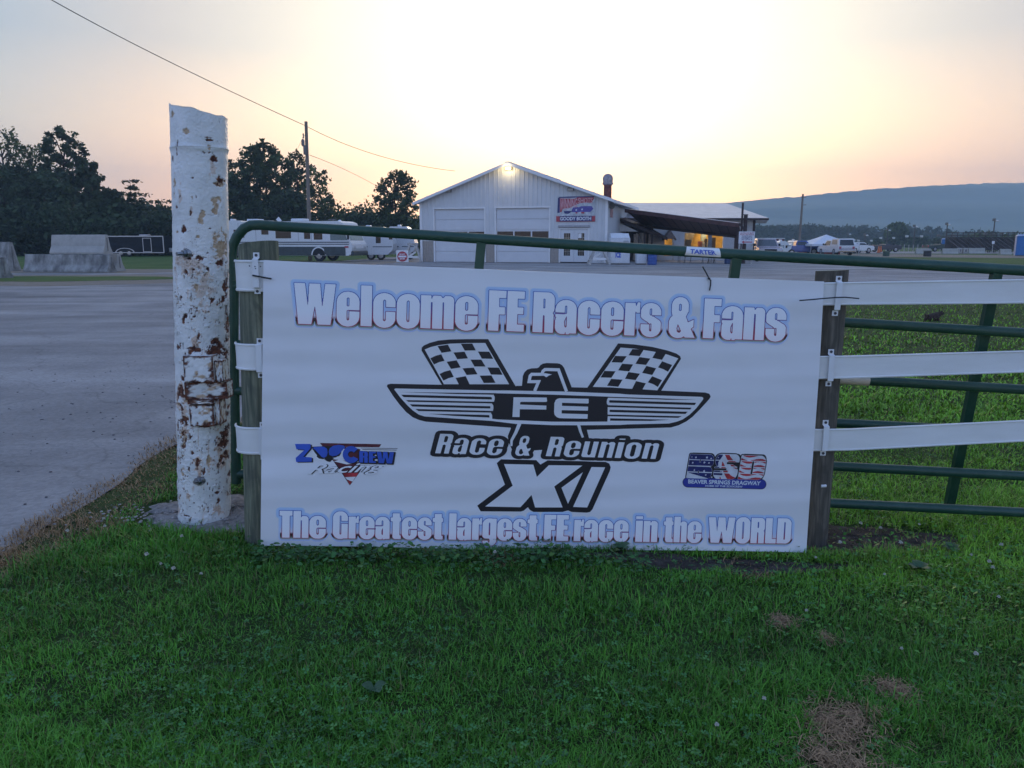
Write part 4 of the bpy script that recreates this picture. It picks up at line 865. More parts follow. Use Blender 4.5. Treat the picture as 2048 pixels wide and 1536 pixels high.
def headline(words, base, cap, st, r_halo, r_in, r_line):
    """base, cap: functions px x -> px y"""
    for s, xl, xr in words:
        pad = r_halo + 4; c, wd = word_mask(s, st, pad); sx = (xr - xl) / wd; hpx = base((xl + xr) / 2) - cap((xl + xr) / 2)
        asp = (sx * 100) / hpx                                     # horizontal squeeze of the glyphs
        def mp_(eps):
            def f(i, j):
                u = c.x0 + (i + .5) * st; v = c.y0 + (j + .5) * st; x = xl + u * sx; y = base(x) + (cap(x) - base(x)) * v / 100; return BP.hit(x + lean(x) * (y - (base(x) + cap(x)) / 2), y, eps) - bo
            return f
        vv = lambda i, j: (c.y0 + (j + .5) * st) / 100
        face = c.M
        for (nm, M, m, eps) in (('lettering_halo', dilate(face, r_halo / st), M_HALO, .0007), ('lettering_shade', dilate(face, r_in / st), M_CHROME, .0013), ('lettering_outline', dilate(face, r_line / st), M_LINE, .0019), ('lettering', face, M_FACE, .0025)):
            V, T = fill(trace(M)); printed(nm, V, T, mp_(eps), m, BAN, vv)
lin = lambda x0, y0, x1, y1: (lambda x: y0 + (y1 - y0) * (x - x0) / (x1 - x0))
headline([('Welcome', 588, 956), ('FE', 977, 1049), ('Racers', 1066, 1322), ('&', 1338, 1390), ('Fans', 1407, 1572)], lin(600, 647.8, 1500, 679.5), lin(588, 565.5, 1410, 596.8), .8, 9.5, 6.0, 2.1)
headline([('The', 559, 652), ('Greatest', 666, 886), ('largest', 898, 1075), ('FE', 1088, 1137), ('race', 1148, 1257), ('in', 1271, 1315), ('the', 1327, 1403), ('WORLD', 1416, 1582)], lin(565, 1075, 1500, 1086), lin(559, 1021, 1560, 1036), 1.0, 12, 7.5, 2.6)
# ---- emblem, in the pixel frames of three enlargements
zl = lambda L: [(740 + x / 5.12, 660 + y / 5.12) for x, y in L]; zr = lambda L: [(1080 + x / 5.12, 660 + y / 5.12) for x, y in L]
zc = lambda L: [(960 + x / 6.982, 680 + y / 6.982) for x, y in L]; z3 = lambda L: [(850 + x / 4.18, 840 + y / 4.18) for x, y in L]
def poly(name, polys, m, eps, parent=None):
    V = []; T = []
    for L in polys:
        n0 = len(V); V += L; T += [tuple(i + n0 for i in t_) for t_ in tessellate_polygon([[Vector((x, y, 0)) for x, y in L]])]
    return printed(name, V, T, bfn(eps), m, parent or BAN)
body = zl([(172, 575), (180, 558), (212, 550), (1500, 576)]) + zc([(495, 640), (585, 640), (593, 560), (598, 500), (620, 450), (660, 412), (720, 396), (800, 392), (822, 380), (845, 350), (880, 330), (930, 321), (1080, 325), (1120, 334), (1150, 356), (1175, 390), (1280, 660), (1490, 665)]) + zr([(1235, 620), (1690, 640), (1733, 652), (1747, 680), (1735, 705), (1640, 810), (1560, 890), (1500, 935), (1420, 975), (1340, 998), (480, 1022), (505, 1120), (430, 1210)]) + zc([(1400, 1500), (460, 1560), (400, 1430), (388, 1340), (432, 1232)]) + zl([(1440, 1000), (570, 938), (500, 920), (440, 895), (370, 840), (300, 760), (240, 680)])
EM = poly('emblem', [body], M_INK, .0006)
poly('flag_border', [zl([(735, 560), (528, 210), (530, 180), (550, 160), (610, 132), (700, 108), (820, 97), (1000, 93), (1210, 93), (1492, 578)])], M_INK, .0008)
poly('flag_border', [zr([(483, 592), (800, 137), (960, 147), (1150, 173), (1300, 208), (1395, 240), (1435, 268), (1443, 295), (1235, 630)])], M_INK, .0008)
poly('flag_field', [zl([(560, 200), (620, 175), (700, 155), (820, 140), (1000, 133), (1180, 133), (1425, 555), (757, 555)])], M_WHI, .0012)
poly('flag_field', [zr([(540, 582), (825, 180), (960, 190), (1150, 218), (1300, 250), (1415, 290), (1200, 618), (1050, 607), (900, 600), (750, 588)])], M_WHI, .0012)
poly('flag_checks', [zl(q) for q in ([(692, 165), (798, 150), (833, 218), (733, 233)], [(930, 140), (1047, 138), (1083, 208), (970, 210)], [(618, 290), (670, 264), (730, 248), (763, 315), (710, 328), (655, 352)], [(855, 230), (968, 222), (1003, 290), (893, 298)], [(1105, 220), (1222, 222), (1262, 295), (1145, 292)], [(785, 325), (887, 310), (928, 382), (830, 398)], [(1028, 303), (1140, 303), (1182, 373), (1070, 373)], [(712, 450), (765, 425), (822, 410), (858, 480), (805, 492), (752, 517)], [(947, 392), (1062, 385), (1100, 452), (990, 460)], [(1203, 383), (1320, 385), (1358, 458), (1238, 455)], [(876, 490), (980, 472), (1022, 560), (912, 560)], [(1123, 467), (1243, 464), (1285, 540), (1165, 542)])], M_INK, .0018)
poly('flag_checks', [zr(q) for q in ([(945, 195), (1062, 200), (1020, 266), (906, 258)], [(1190, 215), (1290, 238), (1248, 305), (1150, 285)], [(768, 265), (887, 268), (840, 333), (730, 330)], [(1018, 277), (1128, 292), (1085, 357), (976, 345)], [(1250, 320), (1352, 358), (1310, 427), (1260, 400), (1208, 382)], [(840, 345), (952, 352), (912, 423), (800, 412)], [(1088, 367), (1188, 392), (1148, 460), (1045, 438)], [(660, 418), (773, 422), (730, 488), (618, 485)], [(905, 430), (1022, 447), (978, 512), (870, 498)], [(1148, 473), (1248, 513), (1205, 582), (1155, 552), (1103, 535)], [(728, 500), (845, 508), (800, 580), (686, 570)], [(982, 523), (1083, 545), (1045, 614), (940, 608)])], M_INK, .0018)
poly('wing_field', [zl([(247, 607), (262, 598), (1240, 618)]) + zc([(400, 704), (780, 712), (1200, 720), (1955, 750)]) + zr([(900, 660), (1655, 684), (1672, 694), (1668, 712), (1600, 800), (1530, 868), (1460, 915), (1400, 938), (1320, 957), (900, 966)]) + zc([(1955, 1186), (1400, 1190), (1000, 1188), (600, 1170)]) + zl([(1500, 962), (1240, 930), (900, 908), (560, 885), (500, 866), (440, 825), (380, 768), (310, 690)])], M_WHI, .0012)
for st_ in [zl([(300, 634), (700, 640), (1290, 646), (1290, 662), (900, 655)]), zl([(320, 662), (1235, 684), (1248, 690), (1248, 711), (345, 686)]), zl([(368, 717), (1300, 735), (1300, 752), (392, 734)]), zl([(408, 760), (1232, 780), (1232, 803), (435, 783)]), zl([(465, 808), (1290, 829), (1290, 846), (497, 829)]), zl([(595, 857), (900, 862), (1215, 870), (1224, 878), (1222, 896), (850, 878)]),
    zr([(680, 682), (1100, 695), (1600, 713), (1300, 713), (680, 692)]), zr([(712, 718), (1597, 745), (1583, 768), (712, 743), (706, 730)]), zr([(680, 769), (1550, 795), (1538, 813), (680, 788)]), zr([(712, 815), (1510, 836), (1488, 859), (712, 839)]), zr([(680, 865), (1450, 882), (1415, 899), (680, 881)]), zr([(718, 903), (1330, 918), (1130, 930), (716, 928)])]: poly('wing_stripe', [st_], M_INK, .0018)
poly('name_block', [zl([(1270, 648), (1290, 647)]) + zc([(200, 742), (1000, 762), (1795, 790)]) + zr([(700, 683), (694, 700), (686, 712), (682, 735), (684, 755), (696, 768), (692, 790), (692, 862), (700, 872), (692, 890), (689, 937)]) + zc([(1400, 1140), (1000, 1139), (600, 1122), (250, 1108)]) + zl([(1252, 908), (1250, 868), (1238, 848), (1258, 832), (1264, 800), (1262, 770), (1248, 752), (1268, 735), (1276, 712), (1277, 685), (1268, 668)])], M_INK, .0020)
poly('emblem_letter', [zc([(468, 798), (930, 803), (936, 850), (925, 864), (575, 862), (560, 870), (558, 900), (925, 915), (925, 970), (555, 965), (552, 1075), (452, 1073)])], M_WHI, .0026)
poly('emblem_letter', [zc([(1110, 812), (1515, 820), (1517, 876), (1505, 886), (1145, 875), (1143, 918), (1508, 930), (1505, 985), (1140, 978), (1138, 1025), (1503, 1035), (1500, 1098), (1110, 1090), (1070, 1075), (1042, 1045), (1033, 1010), (1038, 880), (1055, 840), (1078, 820)])], M_WHI, .0026)
def stroke(name, pts, w0, w1, m, eps):
    pts = [Vector(p) for p in pts]; L, Rr_ = [], []; n = len(pts)
    for i, p in enumerate(pts):
        w_ = (w0 + (w1 - w0) * i / (n - 1)) / 2
        if 0 < i < n - 1:
            a = (pts[i] - pts[i - 1]).normalized(); b = (pts[i + 1] - pts[i]).normalized(); nn = (Vector((-a.y, a.x)) + Vector((-b.y, b.x))).normalized(); w_ /= max(.45, nn.dot(Vector((-a.y, a.x))))
        else:
            d = (pts[min(i + 1, n - 1)] - pts[max(i - 1, 0)]).normalized(); nn = Vector((-d.y, d.x))
        L.append(tuple(p + nn * w_)); Rr_.append(tuple(p - nn * w_))
    V = L + Rr_; T = [(i, i + 1, n + i + 1, n + i) for i in range(n - 1)]; return printed(name, V, T, bfn(eps), m, BAN)
stroke('eagle_outline', zc([(762, 712), (818, 580), (684, 580), (700, 500), (722, 478), (862, 478), (878, 435), (905, 412), (940, 411), (1095, 415), (1207, 718)]), 6.2, 6.2, M_WHI, .0026)
poly('eagle_eye', [zc([(858, 470), (905, 462), (1005, 480), (960, 496), (925, 520), (895, 500), (858, 496)])], M_WHI, .0026)
stroke('tail_line', zc([(552, 1165), (500, 1290), (440, 1400), (437, 1480)]), 7.5, 4.2, M_WHI, .0026); stroke('tail_line', zc([(1376, 1180), (1400, 1270), (1436, 1360)]), 6.0, 4.6, M_WHI, .0026)
# ---- slanted line under the emblem: thinner, rounder version of the same letters, sheared
def slanted(words, base, cap, st, r_out, shear):
    for s, xl, xr in words:
        pad = r_out + 6; c, wd = word_mask(s, st, pad)
        M = c.M
        M = ~dilate(~M, 3.0 / st)                                  # open the counters
        M = dilate(~dilate(~dilate(M, 2.2 / st), 2.2 / st), .01)
        hp = base((xl + xr) / 2) - cap((xl + xr) / 2); sx = (xr - xl - shear * hp) / wd
        def mp_(eps):
            def f(i, j):
                u = c.x0 + (i + .5) * st; v = c.y0 + (j + .5) * st; x = xl + u * sx; y = base(x) + (cap(x) - base(x)) * v / 100; return BP.hit(x + shear * (base(x) - y), y, eps) - bo
            return f
        V, T = fill(trace(dilate(M, r_out / st))); printed('lettering_outline', V, T, mp_(.0022), M_INK, BAN)
        V, T = fill(trace(M)); printed('lettering', V, T, mp_(.0030), M_WHI, BAN)
slanted([('Race', 868, 1014), ('&', 1027, 1071), ('Reunion', 1089, 1323)], lin(870, 907.5, 1320, 919), lin(870, 866, 1320, 878), 1.0, 16, .26)
poly('numeral_outline', [z3([(600, 360), (635, 328), (930, 335), (965, 372), (1025, 337), (1350, 345), (1400, 348), (1510, 350), (1540, 364), (1552, 395), (1545, 425), (1400, 745), (1380, 768), (1350, 774), (1225, 768), (1195, 755), (1150, 768), (905, 768), (875, 750), (860, 728), (825, 757), (800, 765), (465, 763), (437, 715), (668, 540)])], M_INK, .0010)
poly('numeral', [z3([(660, 367), (905, 372), (935, 475), (1035, 377), (1315, 380), (1080, 555), (1150, 730), (920, 730), (890, 625), (798, 728), (503, 722), (733, 548)]), z3([(1320, 435), (1140, 565), (1195, 700)])], M_WHI, .0020)
poly('numeral', [z3([(1392, 392), (1505, 395), (1355, 730), (1237, 726)])], M_WHI, .0020)
# ---- built-in font lettering for the small print
def textgeo(s, off=0.0, shear=0.0, sp=1.0):
    cu = bpy.data.curves.new('t', 'FONT'); cu.body = s; cu.offset = off; cu.shear = shear; cu.space_character = sp; cu.resolution_u = 3
    o = bpy.data.objects.new('t', cu); COL.objects.link(o); dg = bpy.context.evaluated_depsgraph_get(); me = bpy.data.meshes.new_from_object(o.evaluated_get(dg))
    V = [(v.co.x, v.co.y) for v in me.vertices]; T = [tuple(p.vertices) for p in me.polygons]; bpy.data.objects.remove(o); bpy.data.curves.remove(cu); bpy.data.meshes.remove(me)
    x0 = min(v[0] for v in V); x1 = max(v[0] for v in V); y0 = min(v[1] for v in V); y1 = max(v[1] for v in V)
    return [((x - x0) / (x1 - x0), (y - y0) / (y1 - y0)) for x, y in V], T
def textq(name, s, q, m, fn, parent, off=.0, shear=0.0, sp=1.0):
    """q: four px corners bl br tr tl; fn maps px -> local point"""
    V, T = textgeo(s, off, shear, sp); pts = []
    for u, v in V: pts.append(tuple((q[0][k] * (1 - u) + q[1][k] * u) * (1 - v) + (q[3][k] * (1 - u) + q[2][k] * u) * v for k in (0, 1)))
    return printed(name, pts, T, fn, m, parent)
M_BLUE = mat('royal_blue_ink', (.035, .10, .50), .45, var=.15); M_NAVY = mat('navy_ink', (.012, .018, .12), .45, var=.3, scale=25); M_REDI = mat('red_ink', (.42, .03, .04), .45, var=.35, scale=20); M_DRED = mat('dark_red_ink', (.10, .015, .025), .45, var=.3, scale=20)
z5 = lambda L: [(570 + x / 8.192, 870 + y / 8.192) for x, y in L]
LG = poly('sponsor_mark', [z5([(572, 130), (1578, 150), (1545, 200), (620, 190)])], M_DRED, .0006)
poly('mark_stripe', [z5([(600, 200), (740, 200), (735, 207), (606, 207)]), z5([(640, 222), (720, 222), (716, 230), (645, 230)]), z5([(1240, 208), (1850, 218), (1840, 226), (1250, 216)]), z5([(1262, 232), (1835, 242), (1825, 252), (1275, 242)])], M_INK, .0006)
poly('mark_triangle_edge', [z5([(770, 395), (1215, 450), (1250, 560), (1215, 622), (1062, 826), (930, 624)])], M_INK, .0006)
poly('mark_triangle', [z5([(778, 400), (1200, 455), (1235, 560), (1205, 620), (1150, 640), (945, 620), (860, 500)])], M_DRED, .0011); poly('mark_triangle', [z5([(800, 430), (900, 400), (1100, 470), (1010, 480)])], M_WHI, .0014)
poly('mark_triangle', [z5([(945, 622), (1205, 620), (1165, 680), (985, 688)]), z5([(1015, 730), (1100, 765), (1060, 815)])], M_REDI, .0014); poly('mark_triangle', [z5([(988, 690), (1163, 682), (1105, 762), (1012, 726)])], M_WHI, .0014)
poly('mark_eyes_backing', [z5([(440, 190), (700, 180), (980, 170), (1000, 330), (860, 350), (780, 400), (740, 440), (690, 430), (650, 400), (560, 400), (490, 360)])], M_INK, .0014)
poly('mark_fur', [z5([(455, 235), (500, 300), (525, 330), (520, 355), (560, 385), (620, 395), (660, 385), (600, 425), (500, 410), (450, 370), (400, 320)]), z5([(965, 215), (930, 250), (920, 300), (890, 345), (840, 365), (780, 375), (860, 400), (950, 380), (985, 330), (985, 240)])], M_WHI, .0018)
poly('mark_letter', [z5([(460, 215), (482, 192), (560, 186), (640, 190), (690, 225), (700, 290), (685, 345), (640, 372), (600, 355), (560, 310), (500, 245)]), z5([(715, 270), (735, 215), (790, 175), (880, 158), (960, 172), (990, 195), (950, 240), (900, 300), (850, 335), (780, 345), (730, 325)])], M_BLUE, .0022)
sh = lambda L, dx=22, dy=14: [(x + dx, y + dy) for x, y in L]
Zp = [(165, 145), (420, 145), (420, 215), (300, 355), (440, 365), (440, 435), (185, 440), (175, 375), (325, 240), (190, 232)]
poly('mark_shadow', [z5(sh(Zp))], M_INK, .0014); poly('mark_letter', [z5(Zp)], M_BLUE, .0022)
Cp = [(1085 + 138 * math.cos(R(a)), 318 + 140 * math.sin(R(a))) for a in range(32, 329, 12)] + [(1085 + 52 * math.cos(R(a)), 315 + 50 * math.sin(R(a))) for a in range(325, 34, -14)]
poly('mark_backing', [z5([(960, 190), (1230, 230), (1230, 420), (1000, 430)])], M_DRED, .0016); poly('mark_shadow', [z5(sh(Cp, 14, 12))], M_INK, .0024); poly('mark_letter', [z5(Cp)], M_BLUE, .0028)
c, wd = word_mask('REW', 1.2, 12)
def mapz(x0, y0, x1, y1, eps):
    def f(i, j):
        u = (c.x0 + (i + .5) * 1.2) / wd; v = (c.y0 + (j + .5) * 1.2) / 100; x = x0 + (x1 - x0) * u; y = y1 + (y0 - y1) * v + 18 * u; (a_, b_), = z5([(x, y)]); return BP.hit(a_, b_, eps) - bo
    return f
V, T = fill(trace(dilate(c.M, 6 / 1.2))); printed('mark_shadow', V, T, mapz(1222, 268, 1800, 458, .0024), M_INK, BAN)
V, T = fill(trace(~dilate(~c.M, 1.5))); printed('mark_letter', V, T, mapz(1215, 258, 1788, 450, .0028), M_BLUE, BAN)
scr = z5([(340, 690), (1560, 640), (1680, 430), (460, 480)])
textq('script_outline', 'Racing', scr, M_INK, bfn(.0030), BAN, off=.040, shear=.25, sp=1.0); textq('script', 'Racing', scr, M_WHI, bfn(.0036), BAN, off=.014, shear=.25, sp=1.0)
# ---- flag-filled initials over a blue capsule
z6 = lambda L: [(1340 + x / 7.877, 890 + y / 7.877) for x, y in L]
def capsule(x0, y0, x1, y1, slope, g=0):
    r = (y1 - y0) / 2; o = []
    for a in range(90, 271, 15): o.append((x0 + r + (r + g) * math.cos(R(a)), y0 + r + (r + g) * math.sin(R(a))))
    for a in range(-90, 91, 15): o.append((x1 - r + (r + g) * math.cos(R(a)), y0 + r + slope + (r + g) * math.sin(R(a))))
    return z6(o)
poly('track_mark_edge', [capsule(205, 515, 1510, 660, 30, 8)], M_INK, .0006); poly('track_mark', [capsule(205, 515, 1510, 660, 30)], mat('capsule_blue', (.03, .045, .30), .45, var=.05), .0012)
st = 4.0
def initial(kind, o):
    cc = Cv(0, 0, 1700, 860, st)
    if kind == 'B': cc.rr(0, 0, 430, 190, (20, 80, 70, 0)); cc.rr(0, 190, 430, 385, (0, 60, 90, 10)); cc.rr(185, 85, 205, 120, 8, on=False); cc.rr(185, 255, 205, 300, 8, on=False)
    if kind == 'S': cc.rr(0, 0, 415, 190, (90, 90, 60, 10)); cc.rr(0, 190, 415, 395, (90, 10, 90, 90)); cc.rr(205, 238, 430, 266, 0, on=False); cc.rr(-5, 136, 215, 166, 0, on=False); cc.pg([(430, 240), (300, 240), (430, 180)], on=False)
    if kind == 'D': cc.rr(0, 0, 440, 385, (10, 110, 110, 10)); cc.rr(205, 85, 235, 290, 4, on=False)
    return cc
starpts = lambda cx, cy, r: [(cx + (r if k % 2 == 0 else r * .42) * math.cos(R(90 + 36 * k)), cy + (r if k % 2 == 0 else r * .42) * math.sin(R(90 + 36 * k))) for k in range(10)]
def imap(ox, oy, eps):
    def f(i, j):
        x = (i + .5) * st; y = (j + .5) * st; (a_, b_), = z6([(ox + x * .91 + y * .17, oy - y + x * .03)]); return BP.hit(a_, b_, eps) - bo
    return f
for kind, ox, oy in (('B', 250, 520), ('S', 665, 530), ('D', 1062, 540)):
    cc = initial(kind, 0); M = cc.M.copy(); X, Y = cc.X, cc.Y
    pz_ = np.pad(M | Cv(0, 0, 1700, 860, st).rr(0, 0, 425, 388, 60).M, 6); V, T = fill(trace(dilate(pz_, 4))); f0_ = imap(ox, oy, .0010); printed('initial_edge', V, T, (lambda ff: lambda i, j: ff(i - 6, j - 6))(f0_), M_INK, BAN)
    V, T = fill(trace(M)); printed('initial', V, T, imap(ox, oy, .0020), mat('pale_grey_ink', (.62, .63, .66), .45, var=.15, scale=20), BAN)
    g_ = M & ~(((Y % 97) < 7) & (Y > 20)); I_ = ~dilate(~np.pad(g_, 3), 1.2)[3:-3, 3:-3]
    if kind == 'B': nav = I_ & ~((Y < 95) & (Y < 92 - X * .22)); redm = None
    elif kind == 'S': nav = I_ & (X + .15 * Y < 130 + 40 * np.sin(Y / 50)) & (Y > 60); redm = I_ & ~nav & (np.sin((Y * .9 + X * .75 - 30 * np.sin(X / 60)) / 34) > .15) & (X > 120)
    else: nav = None; redm = I_ & (np.sin((Y + 26 * np.sin(X / 75) + X * .10) / 15.5) > -.1)
    if nav is not None:
        for cx, cy, r_ in ((300, 335, 26), (375, 320, 20), (110, 330, 24), (70, 245, 24), (270, 255, 26), (350, 250, 22), (120, 130, 24), (290, 120, 28), (60, 40, 0), (40, 335, 16), (90, 300, 0), (210, 30, 16), (330, 60, 20)):
            if kind == 'S' and cx > 160: continue
            if r_: q = Cv(0, 0, 1700, 860, st).pg(starpts(cx, cy, r_)); nav &= ~q.M
        V, T = fill(trace(nav)); printed('initial_blue_field', V, T, imap(ox, oy, .0027), M_NAVY, BAN)
    if redm is not None: V, T = fill(trace(redm)); printed('initial_red_stripes', V, T, imap(ox, oy, .0027), M_REDI, BAN)
M_PALE = mat('pale_print', (.62, .68, .74), .45, var=.05)
textq('small_lettering', 'BEAVER SPRINGS DRAGWAY', z6([(285, 605), (1420, 636), (1432, 568), (285, 540)]), M_PALE, bfn(.0020), BAN, off=.035, sp=1.0)
textq('small_lettering', 'HOME OF THE ZOOCREW', z6([(553, 655), (1140, 670), (1142, 640), (553, 627)]), M_PALE, bfn(.0020), BAN, off=.03)
textq('sticker_lettering', 'TARTER', [(1378, 507), (1432, 510), (1428, 501), (1380, 498)], M_BLUE, lambda x, y: Q(x, y, rt_ + .0022) - go, stk, off=.03)
# ------------------------------------------------------------------ cable ties
def tie(label, pts, D, head, w_=.0032):
    v = [P(x, y, D - e) for x, y, e in pts]; o = v[0]; t = thing('cable_tie', label, 'cable tie', o); mb = MB(); mb.tube([p - o for p in v], w_, 6); mb.build('strap', M_BLACKP, t); h = P(*head, D - .006) - o
    mb = MB(); mb.box(-.005, -.004, -.004, .005, .004, .004, .001, M=Matrix.Translation(h)); mb.build('head', M_BLACKP, t)
tie('short black cable tie at the top left corner of the banner', [(505, 550.5, .03), (515, 552.5, .034), (528, 555, .035), (543, 557.5, .03)], LD + .01, (516, 552.5), .0036)
tie('long black cable tie stretched across the top right corner of the banner', [(1599, 601, .12), (1620, 599.5, .12), (1645, 597, .115), (1672, 595, .10), (1690, 594.5, .09), (1718, 597, .085)], RD + .03, (1636, 598), .0030)
tie('black cable tie with a loose end sticking up from the top edge of the banner', [(1405, 533, .0), (1412, 545, .0), (1418, 557, .0), (1421.5, 561, .004), (1421, 570, .006), (1419, 581, .006)], 3.365, (1418, 557), .0030)
# ------------------------------------------------------------------ the painted metal garage building
M_SID = mat('white_ribbed_siding', (.60, .61, .61), .45, var=.05, scale=.7); M_TRIM = mat('white_trim', (.76, .76, .75), .4, var=.04); M_WAIN = mat('tan_wainscot', (.33, .29, .25), .6, var=.1)
M_ROOFW = mat('pale_metal_roof', (.62, .60, .62), .35, metal=.3, var=.08, scale=1.5); M_DARK = mat('dark_glass', (.012, .012, .016), .12, var=.3, spec=.7); M_DOOR = mat('garage_door_white', (.63, .64, .65), .45, var=.03, scale=2)
M_RBR = mat('red_brown_metal', (.085, .035, .032), .55, var=.35, scale=2.5); M_RBD = mat('dark_brown_beam', (.045, .028, .026), .7, var=.3)
M_FIX = mat('grey_fixture', (.16, .15, .14), .5, var=.2); M_WOODB = mat('bleached_lumber', (.42, .40, .37), .8, var=.25, scale=6)
M_INSIDE = mat('dark_interior', (.05, .045, .045), .9, var=.4, scale=2)
A0 = P(843, 520, 57); A0.z = 0; B0 = P(1212, 528, 53.2); B0.z = 0
du = (B0 - A0).normalized(); dn = Vector((du.y, -du.x, 0)); dback = -dn             # du along the front, dn towards the camera
rzF = math.atan2(du.y, du.x)
PF = Plane(A0, B0, A0 + Vector((0, 0, 1)))
def uz(px, py): h = PF.hit(px, py) - A0; return h.dot(du), h.z
W_, EV = uz(1212, 528)[0], uz(843, 404)[1]
GB = thing('metal_garage', 'white ribbed metal garage with two overhead doors and a lit gable lamp', 'building', A0, rzF)
# local frame: x along the front, y into the building, z up
LB = 16.0
PKu, PKz = uz(1018, 328); EVr = uz(1212, 397)[1]
def gable(u): return EV + (PKz - EV) * u / PKu if u < PKu else PKz + (EVr - PKz) * (u - PKu) / (W_ - PKu)
d1 = uz(866, 415)[0], uz(971, 415)[0]; d2 = uz(989, 413)[0], uz(1101, 413)[0]; dz_ = (uz(920, 415)[1], uz(1045, 413)[1])
fd = uz(1118, 455)[0], uz(1179, 455)[0], uz(1150, 455)[1]
def rib_wall(name, u0, u1, zb, ztf, m, parent, y=0.0, rib=.30, hgt=.022):
    """ribbed sheet metal: flat pans with raised ribs, real geometry"""
    mb = MB(); n = max(1, int(round((u1 - u0) / rib))); 
    prof = []
    for i in range(n):
        a = u0 + (u1 - u0) * i / n; b = u0 + (u1 - u0) * (i + 1) / n; w_ = b - a
        prof += [(a, 0), (a + w_ * .74, 0), (a + w_ * .81, -hgt), (a + w_ * .93, -hgt)]
    prof.append((u1, 0))
    for (a, ya), (b, yb) in zip(prof, prof[1:]):
        mb.add([(a, y + ya, zb), (b, y + yb, zb), (b, y + yb, ztf(b)), (a, y + ya, ztf(a))], [(0, 1, 2, 3)])
    o = mb.build(name, m, parent, recalc=False); return o
WZ = uz(843, 482)[1]
WALLD = .12
mb = MB(); mb.prism([(0, 0), (W_, 0), (W_, EVr), (PKu, PKz), (0, EV)], lambda u, v, k: (u, LB - WALLD + k * WALLD, v)); mb.box(0, 0.03, 0, .03, LB - .12, EV - .05); mb.box(W_ - .12, 6.8, 0, W_, LB - .12, EVr - .04)
mb.build('wall', M_SID, GB)
# front siding around the openings
rib_wall('siding', 0, d1[0], WZ, gable, M_SID, GB); rib_wall('siding', d1[0], d1[1], dz_[0], gable, M_SID, GB); rib_wall('siding', d1[1], d2[0], WZ, gable, M_SID, GB)
rib_wall('siding', d2[0], d2[1], dz_[1], gable, M_SID, GB); rib_wall('siding', d2[1], fd[0], WZ, gable, M_SID, GB); rib_wall('siding', fd[0], fd[1], fd[2], gable, M_SID, GB); rib_wall('siding', fd[1], W_, 0, gable, M_SID, GB)
for a, b in ((0.12, d1[0]), (d1[1], d2[0]), (d2[1], fd[0])): rib_wall('wainscot', a + .02, b - .02, 0, lambda u: WZ, M_WAIN, GB, y=.004, hgt=.018)
for a, b in ((-.06, .12), (W_ - .12, W_ + .06)): mb = MB(); mb.box(a, -.06, 0, b, .02, gable(max(0, min(W_, a))) - .05, .01); mb.build('corner_trim', M_TRIM, GB)
def frame(u0, u1, zt_, parent, wd=.10, y=-.035):
    mb = MB(); mb.box(u0 - wd, y, 0, u0, y + .16, zt_ + wd); mb.box(u1, y, 0, u1 + wd, y + .16, zt_ + wd); mb.box(u0, y, zt_, u1, y + .16, zt_ + wd); mb.build('door_frame', M_TRIM, parent)
for (a, b), zt_ in ((d1, dz_[0]), (d2, dz_[1])):
    frame(a + .1, b - .1, zt_ - .1, GB); a += .1; b -= .1; zt_ -= .1
    mbx = MB(); mbx.box(a, .16, 0, b, .18, zt_); door = mbx.build('garage_door', M_DOOR, GB); ph = zt_ / 5
    for k in range(5):
        z0, z1 = k * ph + .015, (k + 1) * ph - .015
        if k == 2:                       # the glazed row
            mb = MB(); mb.box(a, .12, z0, b, .155, z0 + .18); mb.box(a, .12, z1 - .08, b, .155, z1); n = 3
            for j in range(n + 1): c_ = a + (b - a) * j / n; mb.box(max(a, c_ - .05), .12, z0 + .18, min(b, c_ + .05), .155, z1 - .08)
            mb.build('door_panel', M_DOOR, door)
            for j in range(n): mb = MB(); mb.box(a + (b - a) * j / n + .05, .14, z0 + .18, a + (b - a) * (j + 1) / n - .05, .15, z1 - .08); mb.build('pane', M_DARK, door)
        else: mb = MB(); mb.box(a, .12, z0, b, .155, z1, .012); mb.build('door_panel', M_DOOR, door)
# French doors
frame(fd[0] + .08, fd[1] - .08, fd[2] - .1, GB, .08)
mid = (fd[0] + fd[1]) / 2
for a, b in ((fd[0] + .09, mid - .01), (mid + .01, fd[1] - .09)):
    mb = MB(); t_ = fd[2] - .12; g0, g1, gz0, gz1 = a + .26, b - .26, .48, t_ - .26
    mb.box(a, .02, .06, g0, .07, t_); mb.box(g1, .02, .06, b, .07, t_); mb.box(g0, .02, .06, g1, .07, gz0); mb.box(g0, .02, gz1, g1, .07, t_); leaf = mb.build('french_door', M_DOOR, GB)
    mb = MB(); mb.box(g0, .05, gz0, g1, .055, gz1); mb.build('pane', M_DARK, leaf)
    mb = MB()
    for j in (1, 2): c_ = g0 + (g1 - g0) * j / 3; mb.box(c_ - .012, .035, gz0, c_ + .012, .049, gz1)
    for j in range(1, 5): c_ = gz0 + (gz1 - gz0) * j / 5; mb.box(g0, .033, c_ - .012, g1, .0485, c_ + .012)
    mb.build('muntins', mat('tan_muntin', (.42, .38, .30), .6), leaf)
    mb = MB(); pz0 = gz0 + (gz1 - gz0) * (.62 if b < mid + .5 and a < mid else .78); mb.box(g0 + .12 if a < mid else g0 + .02, .018, pz0, g1 if a < mid else g1 - .2, .021, pz0 + (.16 if a < mid else .32)); mb.build('paper_notice', M_TRIM, leaf)
mb = MB(); mb.box(fd[0] - .05, -.12, fd[2] + .0, fd[1] + .05, -.01, fd[2] + .16, .02); mb.build('door_hood', mat('grey_hood', (.36, .35, .36), .6), GB)
